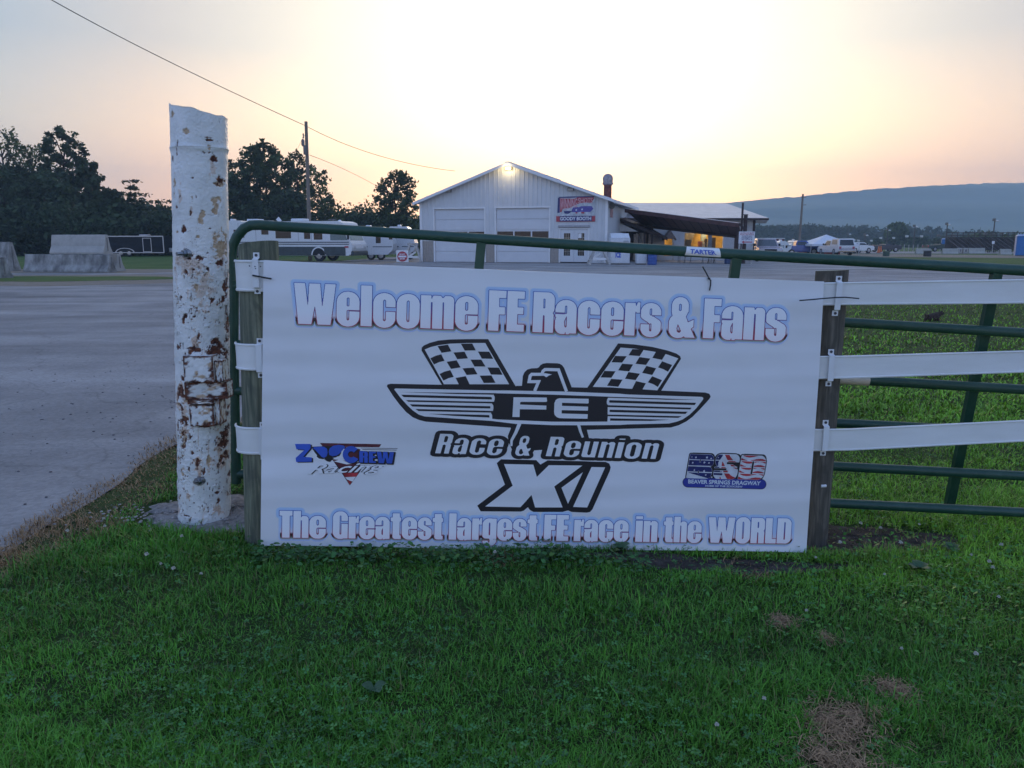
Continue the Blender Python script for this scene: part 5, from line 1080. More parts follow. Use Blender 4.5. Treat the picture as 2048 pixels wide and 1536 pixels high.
# roof slopes with an overhang, seam ribs, rake and eave trim
OV = .45
def roof_side(u0, z0, u1, z1, name):
    d_ = Vector((u1 - u0, 0, z1 - z0)); L = d_.length; d_.normalize(); nrm = Vector((-d_.z, 0, d_.x)); nrm = nrm if nrm.z > 0 else -nrm; t_ = .06
    mb = MB(); p = [Vector((u0, -OV, z0)), Vector((u1, -OV, z1)), Vector((u1, LB + .3, z1)), Vector((u0, LB + .3, z0))]; mb.add(p + [q + nrm * t_ for q in p], [(0, 1, 2, 3), (7, 6, 5, 4), (0, 4, 5, 1), (1, 5, 6, 2), (2, 6, 7, 3), (3, 7, 4, 0)])
    k = 0
    for j in range(int((LB + .7) / .9)): y = -OV + .2 + j * .9; a = Vector((u0, y, z0)) + nrm * (t_ + .012); b = Vector((u1, y, z1)) + nrm * (t_ + .012); mb.bar(a, b, .04, .024, up=nrm)
    mb.build('roof_slope', M_ROOFW, GB); mb = MB(); mb.bar(p[0] + nrm * -.02 + Vector((0, -.02, 0)), p[1] + nrm * -.02 + Vector((0, -.02, 0)), .04, .19, up=nrm); mb.build('rake_trim', M_TRIM, GB)
sl = (PKz - EV) / PKu; slr = (PKz - EVr) / (W_ - PKu)
roof_side(-.42, EV - .42 * sl + .02, PKu, PKz + .02, 'l'); roof_side(PKu, PKz + .021, W_ + .55, EVr - .55 * slr + .021, 'r')
mb = MB(); mb.box(W_ + .5, -OV, EVr - .55 * slr - .14, W_ + .64, LB, EVr - .55 * slr + .04, .02); mb.build('gutter', M_TRIM, GB)
mb = MB(); mb.bar((PKu, -OV - .02, PKz + .10), (PKu, LB, PKz + .10), .26, .05); mb.build('ridge_cap', M_TRIM, GB)
# side wall facing right
def side_wall():
    mb = MB(); n = 22; x = W_
    for i in range(n):
        a = .06 + 6.8 * i / n; b = .06 + 6.8 * (i + 1) / n; w_ = b - a
        for (p0, x0), (p1, x1) in zip([(a, 0), (a + w_ * .74, 0), (a + w_ * .81, .022), (a + w_ * .93, .022)], [(a + w_ * .74, 0), (a + w_ * .81, .022), (a + w_ * .93, .022), (b, 0)]): mb.add([(x + x0, p0, 0), (x + x1, p1, 0), (x + x1, p1, EVr - .05), (x + x0, p0, EVr - .05)], [(0, 1, 2, 3)])
    mb.build('siding', M_SID, GB, recalc=False)
side_wall()
# flood lights: two dark, one burning under the ridge
def flood(px, py, lit=False, lab=None):
    u, z = uz(px, py); t_ = thing('flood_light', lab, 'wall lamp', A0 + du * u + dn * .12 + Vector((0, 0, z)), rzF, 'flood lights on the gable'); mb = MB()
    mb.box(-.22, -.10, -.10, .22, .10, .12, .03); mb.build('housing', M_FIX, t_); mb = MB(); mb.add([(-.19, -.102, -.09), (.19, -.102, -.09), (.19, -.130, .06), (-.19, -.130, .06), (-.19, -.10, .06), (.19, -.10, .06), (.19, -.10, -.09), (-.19, -.10, -.09)], [(0, 1, 2, 3), (3, 2, 5, 4), (0, 3, 4, 7), (1, 6, 5, 2)])
    mb.build('lens', mat('lit_lens', (1, .95, .8), .3, emit=(1, .80, .36), estr=3.2) if lit else mat('unlit_lens', (.50, .47, .42), .25), t_)
    if lit:
        l = bpy.data.lights.new('gable_lamp', 'POINT'); l.energy = 7; l.color = (1, .78, .42); l.shadow_soft_size = .15; lo = bpy.data.objects.new('gable_lamp', l); COL.objects.link(lo); lo.parent = t_; lo.location = (0, -.42, -.02)
flood(898, 382, lab='unlit grey flood light under the left rake of the garage'); flood(1142, 379, lab='unlit grey flood light above the shop sign'); flood(1018, 337, True, 'glowing flood light under the gable peak')
# signs
def wsign(lab, name, x0, y0, x1, y1, m, y=-.03):
    u0, z1 = uz(x0, y0); u1, z0 = uz(x1, y1); o = A0 + du * u0 + dn * .05 + Vector((0, 0, z0)); t_ = thing('wall_sign', lab, 'sign', o, rzF); mb = MB(); mb.box(0, y, 0, u1 - u0, .0, z1 - z0); mb.build('board', m, t_); return t_, u1 - u0, z1 - z0
def stxt(s, par, x0, z0, x1, z1, m, y, off=.02, slope=0.0, sh=0.0, z1r=None):
    V, T = textgeo(s, off, sh); z1r = z1 if z1r is None else z1r
    printed('lettering', [(x0 + (x1 - x0) * u, z0 + slope * u + ((z1 + (z1r - z1) * u) - z0 - slope * u) * v) for u, v in V], T, lambda a, b: Vector((a, y, b)), m, par)
M_SRED = mat('sign_red', (.42, .05, .07), .5, var=.1); M_SBL = mat('sign_navy', (.03, .035, .15), .5, var=.2, scale=6); M_PUR = mat('sign_violet_blue', (.10, .08, .32), .5, var=.2, scale=5)
t_, sw, sh_ = wsign('faded picture sign with arched red letters over two cars, high on the garage front', 'sign', 1115, 393, 1190, 432, mat('faded_sign_white', (.50, .53, .55), .6, var=.25, scale=4))
def sq(x, y): return (x / 1420 * sw, (1 - y / 750) * sh_)
def sp(name, L, m, y): V = [sq(a - 270, b - 140) for a, b in L]; T = [tuple(q) for q in tessellate_polygon([[Vector((a, b, 0)) for a, b in V]])]; printed(name, V, T, lambda a, b: Vector((a, y, b)), m, t_)
sp('picture_border', [(340, 160), (720, 150), (1180, 150), (1650, 150), (1650, 190), (340, 200)], M_SBL, -.032)
sp('picture_border', [(300, 190), (370, 190), (370, 760), (280, 760)], M_SBL, -.034)
sp('red_backing', [(370, 215), (680, 230), (900, 240), (1050, 190), (1640, 190), (1640, 260), (1560, 400), (1300, 380), (1100, 420), (900, 500), (760, 570), (480, 610), (440, 740), (380, 740)], M_SRED, -.036)
stxt('WINNING', t_, *sq(110, 540), sq(760, 0)[0], sq(0, 90)[1], mat('sign_pink', (.62, .36, .38), .5), -.040, off=.02, slope=.16 * sh_)
stxt('SHOTS', t_, sq(790, 0)[0], sq(0, 280)[1], sq(1330, 0)[0], sq(0, 70)[1], mat('sign_pink', (.62, .36, .38), .5), -.040, off=.02, slope=.02)
sp('car_picture', [(820, 660), (880, 560), (1000, 540), (1080, 560), (1180, 520), (1560, 520), (1640, 620), (1520, 740), (1180, 730), (1020, 745), (830, 740)], M_PUR, -.038)
sp('car_picture', [(520, 700), (700, 690), (860, 700), (700, 800), (560, 790)], M_SBL, -.038)
for a, b in ((990, 660), (1210, 640)): sp('car_window', [(a - 30, b), (a, b - 40), (a + 35, b - 20), (a + 25, b + 25), (a - 10, b + 35)], M_PALE, -.041)
sp('car_wheel', [(970, 740), (1040, 740), (1040, 790), (970, 790)], M_SRED, -.042); sp('car_wheel', [(1180, 735), (1300, 735), (1300, 800), (1180, 790)], M_SRED, -.042)
t_, sw, sh_ = wsign('narrow sign reading Goody Booth under the picture sign', 'sign', 1113, 432, 1190.5, 443, M_SRED)
mb = MB(); mb.box(sw * .09, -.035, sh_ * .06, sw * .92, -.031, sh_ * .97); mb.build('name_panel', M_SBL, t_); stxt('GOODY BOOTH', t_, sw * .10, sh_ * .20, sw * .90, sh_ * .84, mat('sign_white', (.78, .78, .80), .5), -.040, off=.03)
# roof vent stack
tv = P(1215, 397, 58); VS = thing('vent_stack', 'rusty red round vent stack with a domed metal cap on the garage roof', 'chimney', (tv.x, 58, tv.z - .6)); k = 58 / F
mb = MB(); mb.lathe([(.29, -.2), (.29, 1.75)], 20); mb.build('pipe', mat('rusty_pipe', (.16, .045, .03), .75, var=.5, scale=6), VS, smooth=True)
mb = MB(); mb.lathe([(.30, 1.55), (.40, 1.62), (.40, 1.70), (.36, 1.72), (.36, 1.86), (.385, 1.95), (.37, 2.08), (.31, 2.22), (.20, 2.32), (.05, 2.36)], 22); mb.build('dome_cap', mat('weathered_cap', (.34, .30, .30), .5, .4, var=.3, scale=5), VS, smooth=True)
# loudspeaker and small sign on the side wall
sdir = dback
def side_pt(t, z, off=.05): return B0 + sdir * t + du * off + Vector((0, 0, z))
q = side_pt(1.0, 3.9, .2); mb = MB(); mb.lathe([(.06, 0), (.08, .1), (.20, .30), (.22, .32)], 14, M=Matrix.Rotation(R(100), 4, 'X')); o = mb.build('horn', M_FIX); LSP = thing('horn_speaker', 'grey horn loudspeaker under the eave at the garage corner', 'loudspeaker', q, rzF); o.parent = LSP; mb = MB(); mb.bar((-.2, 0, 0), (0, 0, 0), .04); mb.build('bracket', M_FIX, LSP)
t_ = thing('wall_sign', 'small faded red sign on the right side wall of the garage', 'sign', side_pt(1.7, 3.1, .03), rzF + math.pi / 2); mb = MB(); mb.box(-.55, -.02, 0, .55, 0, .62); mb.build('board', mat('faded_red_board', (.40, .22, .22), .6, var=.4, scale=5), t_)
# ------------------------------------------------------------------ awnings between the buildings
AW = thing('service_awning', 'dark red-brown sloping metal awning over the serving hatch on the garage side', 'awning', B0)
a0 = P(1240, 436, 59); a1 = P(1334, 474, 57); a2 = P(1334, 474, 61.5); a3 = P(1262, 434, 64)
def slab(name, pts, th, m, par, org=None, up=Vector((0, 0, 1))):
    org = org if org is not None else Vector(par.location); mb = MB(); n = len(pts); mb.add([p - org for p in pts] + [p - org - up * th for p in pts], [tuple(range(n))[::-1], tuple(range(n, 2 * n))] + [(i, (i + 1) % n, (i + 1) % n + n, i + n) for i in range(n)]); return mb.build(name, m, par)
slab('roof_sheet', [a0, a1, a2, a3], .10, M_RBR, AW)
slab('edge_board', [P(1240, 437, 58.9), P(1335, 475, 56.9), P(1335, 475, 56.8), P(1240, 437, 58.8)], .22, M_RBD, AW)
mb = MB(); L = [P(1240, 446, 59.1), P(1276, 463, 58.4), P(1240, 463, 59.1)]; mb.add([v - B0 for v in L] + [v - B0 + Vector((0, .1, 0)) for v in L], [(0, 1, 2), (5, 4, 3), (0, 3, 4, 1), (1, 4, 5, 2), (2, 5, 3, 0)]); mb.build('gable_infill', M_TRIM, AW)
mb = MB(); mb.box(0, 0, 0, 1, 1, 1)
for px, D_ in ((1257, 59.4), (1276, 58.6), (1289, 58.2), (1303, 57.9)):
    p = G(px, 523); p = P(px, 500, D_); mb = MB(); mb.bar((p.x - B0.x, D_ - B0.y, 0), (p.x - B0.x, D_ - B0.y, 2.55), .11); mb.build('post', M_RBD, AW)
mb = MB(); p0 = P(1252, 500, 61.5); p1 = P(1300, 500, 61.5); mb.add([Vector((p0.x, 61.5, 0)) - B0, Vector((p1.x, 61.5, 0)) - B0, Vector((p1.x, 61.5, 2.6)) - B0, Vector((p0.x, 61.5, 2.6)) - B0], [(0, 1, 2, 3)]); mb.add([Vector((p0.x, 61.6, 0)) - B0, Vector((p1.x, 61.6, 0)) - B0, Vector((p1.x, 61.6, 2.6)) - B0, Vector((p0.x, 61.6, 2.6)) - B0], [(3, 2, 1, 0)]); mb.build('hatch_wall', M_RBD, AW)
mb = MB(); p = P(1284, 480, 59); mb.box(p.x - B0.x - .45, 59 - B0.y, .9, p.x - B0.x + .15, 59.1 - B0.y, 2.1); mb.build('hatch_board', M_WOODB, AW)
for px in (1271, 1287, 1300): p = P(px, 490, 58.6); mb = MB(); mb.box(p.x - B0.x - .16, 58.4 - B0.y, 0.1, p.x - B0.x + .16, 58.6 - B0.y, 2.0); mb.build('panel_board', mat('tan_board', (.30, .24, .19), .7, var=.3), AW)
LA = thing('long_awning', 'long low dark brown shed roof reaching from the garage to the right-hand post', 'awning', P(1475, 500, 50) * 1)
LA.location.z = 0; lo_ = Vector(LA.location)
f0_ = P(1250, 418, 58); f1_ = P(1478, 447, 49.5); g1_ = P(1483, 469, 52.5); g0_ = P(1284, 447, 61)
slab('roof_sheet', [f0_, f1_, g1_, g0_], .09, M_RBR, LA)
for u in np.linspace(.02, .98, 13): a = f0_.lerp(f1_, u) - lo_ - Vector((0, 0, .17)); b = g0_.lerp(g1_, u) - lo_ - Vector((0, 0, .17)); mb = MB(); mb.bar(a + Vector((0, 0, .10)), b + Vector((0, 0, .10)), .05, .05); mb.build('rafter', M_RBD, LA)
mb = MB(); mb.bar(f0_ - lo_ - Vector((0, .03, .12)), f1_ - lo_ - Vector((0, .03, .12)), .06, .26); mb.build('fascia', M_RBR, LA); mb = MB(); mb.bar(g0_ - lo_ - Vector((0, 0, .16)), g1_ - lo_ - Vector((0, 0, .16)), .10, .24); mb.build('fascia', M_RBD, LA)
mb = MB(); mb.bar(f0_ - lo_ + Vector((0, -.05, .03)), f1_ - lo_ + Vector((0, -.05, .03)), .10, .03); mb.build('flashing', M_ROOFW, LA)
for px, D_, zt_ in ((1474, 49.7, 2.45), (1470, 54.3, 1.95), (1301, 59.4, 2.85)):
    p = P(px, 500, D_); mb = MB(); mb.bar((p.x - lo_.x, D_ - lo_.y, 0), (p.x - lo_.x, D_ - lo_.y, zt_), .13); mb.build('post', M_RBD, LA)
mb = MB(); mb.bar(P(1478, 447, 49.4) - lo_, P(1490, 460, 49.4) - lo_, .1, .12); mb.build('end_board', M_RBD, LA)
# ------------------------------------------------------------------ second building with the pale roof
M_W2 = mat('pale_grey_siding', (.46, .46, .46), .6, var=.08, scale=.8)
D2 = 62.0; o2 = P(1290, 500, D2); o2.z = 0
HB = thing('snack_building', 'pale grey building with a broad white roof and lit open bays behind the awning', 'building', o2)
X = lambda px, D=D2: P(px, 480, D).x - o2.x
Zp_ = lambda px, py, D=D2: P(px, py, D).z
zE = Zp_(1500, 437); xr = X(1508); bays = [(X(1369), X(1446), Zp_(1400, 466)), (X(1329), X(1345), Zp_(1337, 470))]
bays = sorted(bays)
# wall pieces
def wp(x0, z0, x1, z1): mb = MB(); mb.box(x0, 0, z0, x1, .14, z1); mb.build('wall', M_W2, HB)
xs = [-3.0]; 
for a, b, zt_ in bays: wp(xs[-1], 0, a, zE); wp(a, zt_, b, zE); xs.append(b)
wp(xs[-1], 0, xr, zE)
a, b, zt_ = bays[1]; wp(a, 0, b, .95)
wp(bays[0][0], 0, bays[0][1], .35)
for x in (-3.0, xr - .14): mb = MB(); mb.box(x, .145, 0, x + .14, 9, zE); mb.build('wall', M_W2, HB)
for k in range(12): x = X(1446) + .3 + k * .33
for x in np.arange(.2, xr - .1, .42):
    if not any(a - .1 < x < b + .1 for a, b, _ in bays): mb = MB(); mb.box(x, -.025, .05, x + .05, -.001, zE - .05); mb.build('batten', M_W2, HB)
mb = MB(); mb.box(xr - .16, -.05, 0, xr + .03, -.028, zE); mb.build('corner_board', M_RBD, HB)
# the roof: hip seen from below its eaves
rz0 = zE + .02; ridge_y = 5.0; RZ = P(1450, 406, D2 + 5).z
A = [(-5.2, -.75, rz0), (X(1535, D2 - .75), -.75, rz0), (X(1535, D2 + 10) - .0, 10.8, rz0), (-5.2, 10.8, rz0)]
r0_ = (-3.8, 5.0, P(1255, 405, D2 + 5).z); r1_ = (P(1450, 406, D2 + 5).x - o2.x, 5.0, RZ)
mb = MB(); V = A + [r0_, r1_]; V2 = [(x, y, z - .14) for x, y, z in A]; mb.add(V + V2, [(0, 1, 5, 4), (1, 2, 5), (2, 3, 4, 5), (3, 0, 4), (6, 9, 8, 7), (0, 6, 7, 1), (1, 7, 8, 2), (2, 8, 9, 3), (3, 9, 6, 0)]); mb.build('roof', M_ROOFW, HB)
mb = MB(); mb.bar(Vector(A[0]) + Vector((0, -.02, -.09)), Vector(A[1]) + Vector((0, -.02, -.09)), .04, .16); mb.build('fascia', M_RBD, HB)
# inside: lit room
mb = MB(); mb.box(-2.8, 5.4, .0, xr - .2, 5.5, zE - .05); mb.build('back_wall', mat('yellow_inner_wall', (.55, .36, .10), .8, var=.25, scale=1.2), HB)
mb = MB(); mb.box(-2.8, .2, -.02, xr - .2, 5.4, .02); mb.build('inner_floor', M_INSIDE, HB)
mb = MB(); mb.box(-2.8, .2, zE - .04, xr - .2, 5.4, zE - .02); mb.build('inner_ceiling', mat('inner_ceiling', (.32, .26, .16), .8), HB)
bx0, bx1 = X(1369), X(1446)
mb = MB(); mb.box(bx0 + 2.1, 3.2, .0, bx0 + 2.5, 3.4, zE - .1); mb.box(X(1418), .3, 0, X(1426), .4, 3.0); mb.build('inner_post', mat('blue_grey_post', (.12, .15, .18), .7), HB)
mb = MB(); mb.prism([(bx0 - .2, .0), (bx0 + .9, .0), (bx0 + 2.0, zE - .1), (bx0 - .2, zE - .1)], lambda u, v, k: (u, 3.6 + .1 * k, v)); mb.build('partition', M_INSIDE, HB)
for xx, hh, ww, cc in ((bx0 + .4, 1.5, .5, (.03, .03, .03)), (bx0 + 1.5, 1.2, .35, (.30, .10, .06)), (bx0 + 2.0, 1.6, .22, (.10, .07, .05)), (bx0 + 1.75, 1.0, .4, (.5, .45, .35)), (bx1 - .5, 1.8, .35, (.08, .06, .05)), (bx1 - .9, 1.1, .4, (.6, .5, .3))):
    mb = MB(); mb.box(xx, 1.6, .9 - .02, xx + ww, 1.9, .9 + hh * .5, .03); mb.build('stock', mat('stock_%d' % int(xx * 10), cc, .6), HB)
mb = MB(); mb.box(bx0 + .1, .6, .86, bx1 - .1, 1.0, .92); mb.build('counter', M_WOODB, HB)
for xx in (bx0 + 1.6, bx1 - .5, X(1337)):
    mb = MB(); mb.lathe([(.16, 0), (.16, .06)], 10, c=(xx, 2.6, zE - .3)); lb = mb.build('ceiling_lamp', mat('lit_bulb', (1, .8, .4), .4, emit=(1, .72, .30), estr=6), HB); l = bpy.data.lights.new('room_lamp', 'POINT'); l.energy = 26; l.color = (1, .70, .32); l.shadow_soft_size = .2; ll = bpy.data.objects.new('room_lamp', l); COL.objects.link(ll); ll.parent = HB; ll.location = (xx, 2.6, zE - .45)
# little gabled door hood
gx0, gx1, gxm = X(1329, D2 - 1.2), X(1353, D2 - 1.2), X(1341, D2 - 1.2); gzb = Zp_(1340, 478, D2 - 1.2); gzt = Zp_(1340, 461, D2 - 1.2)
for a, b in (((gx0, gzb), (gxm, gzt)), ((gxm, gzt), (gx1, gzb))): mb = MB(); mb.add([(a[0], -1.2, a[1]), (b[0], -1.2, b[1]), (b[0], -.02, b[1]), (a[0], -.02, a[1]), (a[0], -1.2, a[1] - .1), (b[0], -1.2, b[1] - .1), (b[0], -.02, b[1] - .1), (a[0], -.02, a[1] - .1)], [(0, 1, 2, 3), (7, 6, 5, 4), (0, 4, 5, 1), (1, 5, 6, 2), (2, 6, 7, 3), (3, 7, 4, 0)]); mb.build('hood_roof', mat('weathered_shingle', (.17, .13, .11), .9, var=.3), HB)
mb = MB(); mb.prism([(gx0 + .08, gzb), (gx1 - .08, gzb), (gxm, gzt - .1)], lambda u, v, k: (u, -1.15 + .04 * k, v)); mb.build('hood_gable', mat('weathered_shingle'), HB)
mb = MB(); mb.bar((gxm + .25, -1.1, 0), (gxm + .25, -1.1, gzb), .1); mb.build('hood_post', M_WOODB, HB)
# stove pipes in front
for px, yt, yb, r_, lab in ((1481, 407, 500, .07, 'tall thin dark pipe standing by the end of the long awning'), (1488, 430, 500, .13, 'shorter thick dark pipe standing by the end of the long awning')):
    p = P(px, yb, 52); t_ = thing('stove_pipe', lab, 'pipe', (p.x, 52, 0)); h = P(px, yt, 52).z; mb = MB(); mb.tube([(0, 0, 0), (0, 0, h)], r_, 12); mb.build('pipe', M_RBD, t_, smooth=True); mb = MB(); mb.tube([(0, 0, h), (0, 0, h + .05)], r_ * 1.25, 12); mb.build('collar', M_FIX, t_)
# direction board
p = P(1494, 480, 48); t_ = thing('notice_board', 'white direction sign with red lettering and an arrow pointing left', 'sign', (p.x, 48, 0)); mb = MB(); s_ = 48 / F; x0 = -16.5 * s_; x1 = 14.5 * s_; zt_ = P(1494, 463, 48).z; zb_ = P(1494, 487, 48).z
mb.box(x0, -.03, zb_, x1, 0, zt_); mb.build('board', mat('notice_white', (.66, .67, .70), .5), t_); mb = MB(); mb.bar((x0 + .1, .03, 0), (x0 + .1, .03, zt_ - .02), .06); mb.bar((x1 - .1, .03, 0), (x1 - .1, .03, zt_ - .02), .06); mb.build('leg_frame', M_WOODB, t_)
hh = zt_ - zb_
for k, (s, m_) in enumerate((('ALL RACERS MUST', M_SRED), ('REGISTER INSIDE', M_SRED), ('TICKETS AND', M_SBL), ('INFORMATION', M_SBL), ('IN OFFICE', M_SBL))): stxt(s, t_, x0 * (.88 if k < 2 else .66), zb_ + hh * (.82 - .135 * k), x1 * (.88 if k < 2 else .66), zb_ + hh * (.93 - .135 * k), m_, -.034, off=.01)
mb = MB(); L = [(-.35, 0), (-.18, .09), (-.18, .03), (.33, .03), (.33, -.03), (-.18, -.03), (-.18, -.09)]; mb.prism([(a, zb_ + hh * .12 + b) for a, b in L], lambda u, v, k: (u, -.036 + .004 * k, v)); mb.build('arrow', M_SRED, t_)
# ------------------------------------------------------------------ ice chest, freezer, barrels, barricades, tables, people
def bx(name, lab, cat, px0, px1, py0, D, dep, m, rz=0.0, bev=.03, group=None):
    p = P((px0 + px1) / 2, 500, D); w2 = (px1 - px0) / 2 * D / F; h = P((px0 + px1) / 2, py0, D).z; t_ = thing(name, lab, cat, (p.x, D, 0), rz, group); mb = MB(); mb.box(-w2, 0, .06, w2, dep, h, bev); mb.build('cabinet', m, t_); return t_, w2, h
M_ICE = mat('ice_chest_white', (.62, .64, .66), .4, var=.08)
t_, w2, h = bx('ice_chest', 'white ice chest with blue lettering against the right side of the garage', 'ice freezer', 1221, 1260, 476, 50.0, .9, M_ICE)
mb = MB(); mb.add([(-w2 + .04, 0.0, h), (w2 - .04, 0, h), (w2 - .04, .6, h + .3), (-w2 + .04, .6, h + .3), (-w2 + .04, .9, h + .3), (w2 - .04, .9, h + .3), (w2 - .04, .9, h), (-w2 + .04, .9, h)], [(0, 1, 2, 3), (3, 2, 5, 4), (4, 5, 6, 7), (0, 3, 4, 7), (1, 6, 5, 2)]); mb.build('lid', M_ICE, t_)
mb = MB(); mb.box(-w2, .02, 0, w2, .88, .06); mb.build('base', M_FIX, t_)
stxt('ICE', t_, -.30, .42, .05, .78, M_BLUE, -.004, off=.05); stxt('PURE', t_, -.42, .82, .12, 1.0, M_BLUE, -.004, off=.04); stxt('ICE', t_, -.15, 1.1, .1, 1.35, M_BLUE, -.004, off=.05)
mb = MB(); mb.box(w2 - .45, -.03, 1.0, w2 - .1, -.002, 1.5); mb.build('chest_door', mat('grey_door', (.38, .40, .42), .5), t_)
t_, w2, h = bx('cooler_box', 'pale grey box unit mounted above the ice chest', 'cooling unit', 1228, 1245, 466, 52.2, .5, M_ICE); mb = MB(); mb.box(-.16, -.02, h - .62, .2, -.003, h - .15); mb.build('grille', M_FIX, t_)
t_, w2, h = bx('freezer', 'low white chest freezer beside the blue barrel', 'freezer', 1274, 1294, 500, 49.5, .7, M_ICE); mb = MB(); mb.box(-w2 - .01, -.02, h + .001, w2 + .01, .72, h + .08, .02); mb.build('lid', M_ICE, t_); mb = MB(); mb.box(-w2 + .03, .05, 0, w2 - .03, .65, .06); mb.build('base', M_FIX, t_)
def barrel(px, D, pyt, r_, m, lab, cat='barrel', rings=4, group=None):
    p = P(px, 500, D); h = P(px, pyt, D).z; t_ = thing('barrel', lab, cat, (p.x, D, 0), 0, group); prof = [(r_ * .94, 0)]
    for k in range(rings): z = h * (k + .5) / rings; prof += [(r_ * .97, z - h * .06), (r_ * 1.02, z - h * .02), (r_ * 1.02, z + h * .02), (r_ * .97, z + h * .06)]
    prof += [(r_ * .96, h)]; mb = MB(); mb.lathe(prof, 18); mb.build('drum', m, t_, smooth=True); mb = MB(); mb.lathe([(r_ * 1.0, h + .001), (r_ * 1.03, h + .03), (r_ * .9, h + .04)], 18); mb.build('rim', m, t_)
    return t_
M_BB = mat('blue_barrel', (.04, .09, .30), .45, var=.15)
barrel(1305, 49.0, 506, .30, M_BB, 'blue plastic barrel beside the white chest freezer')
barrel(1459, 51.5, 515, .30, mat('dusty_blue_barrel', (.05, .08, .17), .5), 'dusty blue barrel under the long awning, left of the gate upright')
barrel(1773, 82, 503, .34, mat('green_drum', (.05, .09, .06), .6), 'green litter drum out on the far grass', 'litter bin', 3)
barrel(1855.5, 80, 502, .38, mat('black_drum', (.03, .03, .035), .6), 'dark litter drum in front of the far concrete barriers', 'litter bin', 3)
def aframe(px0, px1, D, lab, pyt, rz=0.0, tilt=1):
    p = P((px0 + px1) / 2, 500, D); w2 = (px1 - px0) / 2 * D / F; h = P(px0, pyt, D).z; t_ = thing('barricade', lab, 'barricade', (p.x, D, 0), rz); 
    for sx in (-1, 1):
        for sy in (-1, 1): mb = MB(); mb.bar((sx * w2 * .25, 0, h), (sx * w2 * .95, sy * .35, 0), .14, .045, up=(0, 1, 0)); mb.build('leg', M_WOODB, t_)
    mb = MB(); mb.box(-w2 * .55, -.06, h - .18, w2 * .55, .06, h - .02, .01); mb.build('crossbar', M_WOODB, t_)
    mb = MB(); mb.bar((-w2 * .7, -.2, .35), (w2 * .7, -.2, .35), .03, .14); mb.build('board', M_TRIM, t_); mb = MB(); mb.bar((-w2 * .8, .2, .25), (w2 * .2, .2, .7), .03, .12); mb.build('board', M_TRIM, t_); return t_
aframe(1176, 1220, 49.8, 'folded white wooden barricade leaning at the right corner of the garage', 492, .1)
aframe(806, 846, 57.0, 'white wooden barricade behind the no-entry sign at the left corner of the garage', 486, -.2)
# no entry sign
p = P(805, 522, 55); NE = thing('no_entry_sign', 'round red DO NOT ENTER sign on a white board at the left of the garage', 'road sign', (p.x, 55, 0)); s_ = 55 / F; zc_ = P(805, 513, 55).z
mb = MB(); w2 = 12 * s_; mb.box(-w2, 0, max(.02, zc_ - w2), w2, .03, zc_ + w2, .008); mb.build('board', M_TRIM, NE)
mb = MB(); mb.lathe([(10 * s_, 0), (10 * s_, .012)], 36, M=Matrix.Translation((0, -.002, zc_)) @ Matrix.Rotation(R(90), 4, 'X')); mb.build('red_disc', M_SRED, NE); mb = MB(); mb.box(-8 * s_, -.022, zc_ - 1.6 * s_, 8 * s_, -.016, zc_ + 1.6 * s_); mb.build('white_bar', mat('sign_white'), NE)
stxt('DO NOT', NE, -5.5 * s_, zc_ + 2.6 * s_, 5.5 * s_, zc_ + 5.8 * s_, mat('sign_white'), -.018, off=.04); stxt('ENTER', NE, -5 * s_, zc_ - 5.8 * s_, 5 * s_, zc_ - 2.6 * s_, mat('sign_white'), -.018, off=.04)
mb = MB(); mb.bar((0, .06, -.05), (0, .06, zc_ + w2 * .9), .06); mb.build('post', M_WOODB, NE)
# table with things at the open bay, chairs
p = P(1392, 500, 54); t_ = thing('folding_table', 'long folding table in front of the lit bay', 'table', (p.x, 54, 0)); mb = MB(); mb.box(-1.3, -.35, .70, 1.3, .35, .74); mb.build('tabletop', M_WOODB, t_)
for sx in (-1.15, 1.15):
    for sy in (-.28, .28): mb = MB(); mb.bar((sx, sy, 0), (sx, sy, .70), .04); mb.build('leg', M_FIX, t_)
for px, lab in ((1376, 'dark folding chair left of the lit bay table'), (1412, 'dark folding chair in the middle before the lit bay'), (1424, 'dark folding chair at the right end of the table')):
    p = P(px, 500, 53); t_ = thing('folding_chair', lab, 'chair', (p.x, 53, 0), 0, 'folding chairs before the lit bay'); mb = MB(); mb.box(-.22, -.22, .43, .22, .22, .46); mb.build('seat', M_RBD, t_); mb = MB(); mb.box(-.22, .20, .60, .22, .23, .88); mb.build('backrest', M_RBD, t_)
    for sx in (-.2, .2): mb = MB(); mb.bar((sx, -.2, 0), (sx, .2, .88), .03); mb.build('frame', M_FIX, t_); mb = MB(); mb.bar((sx, .2, 0), (sx, -.2, .44), .03); mb.build('leg', M_FIX, t_)
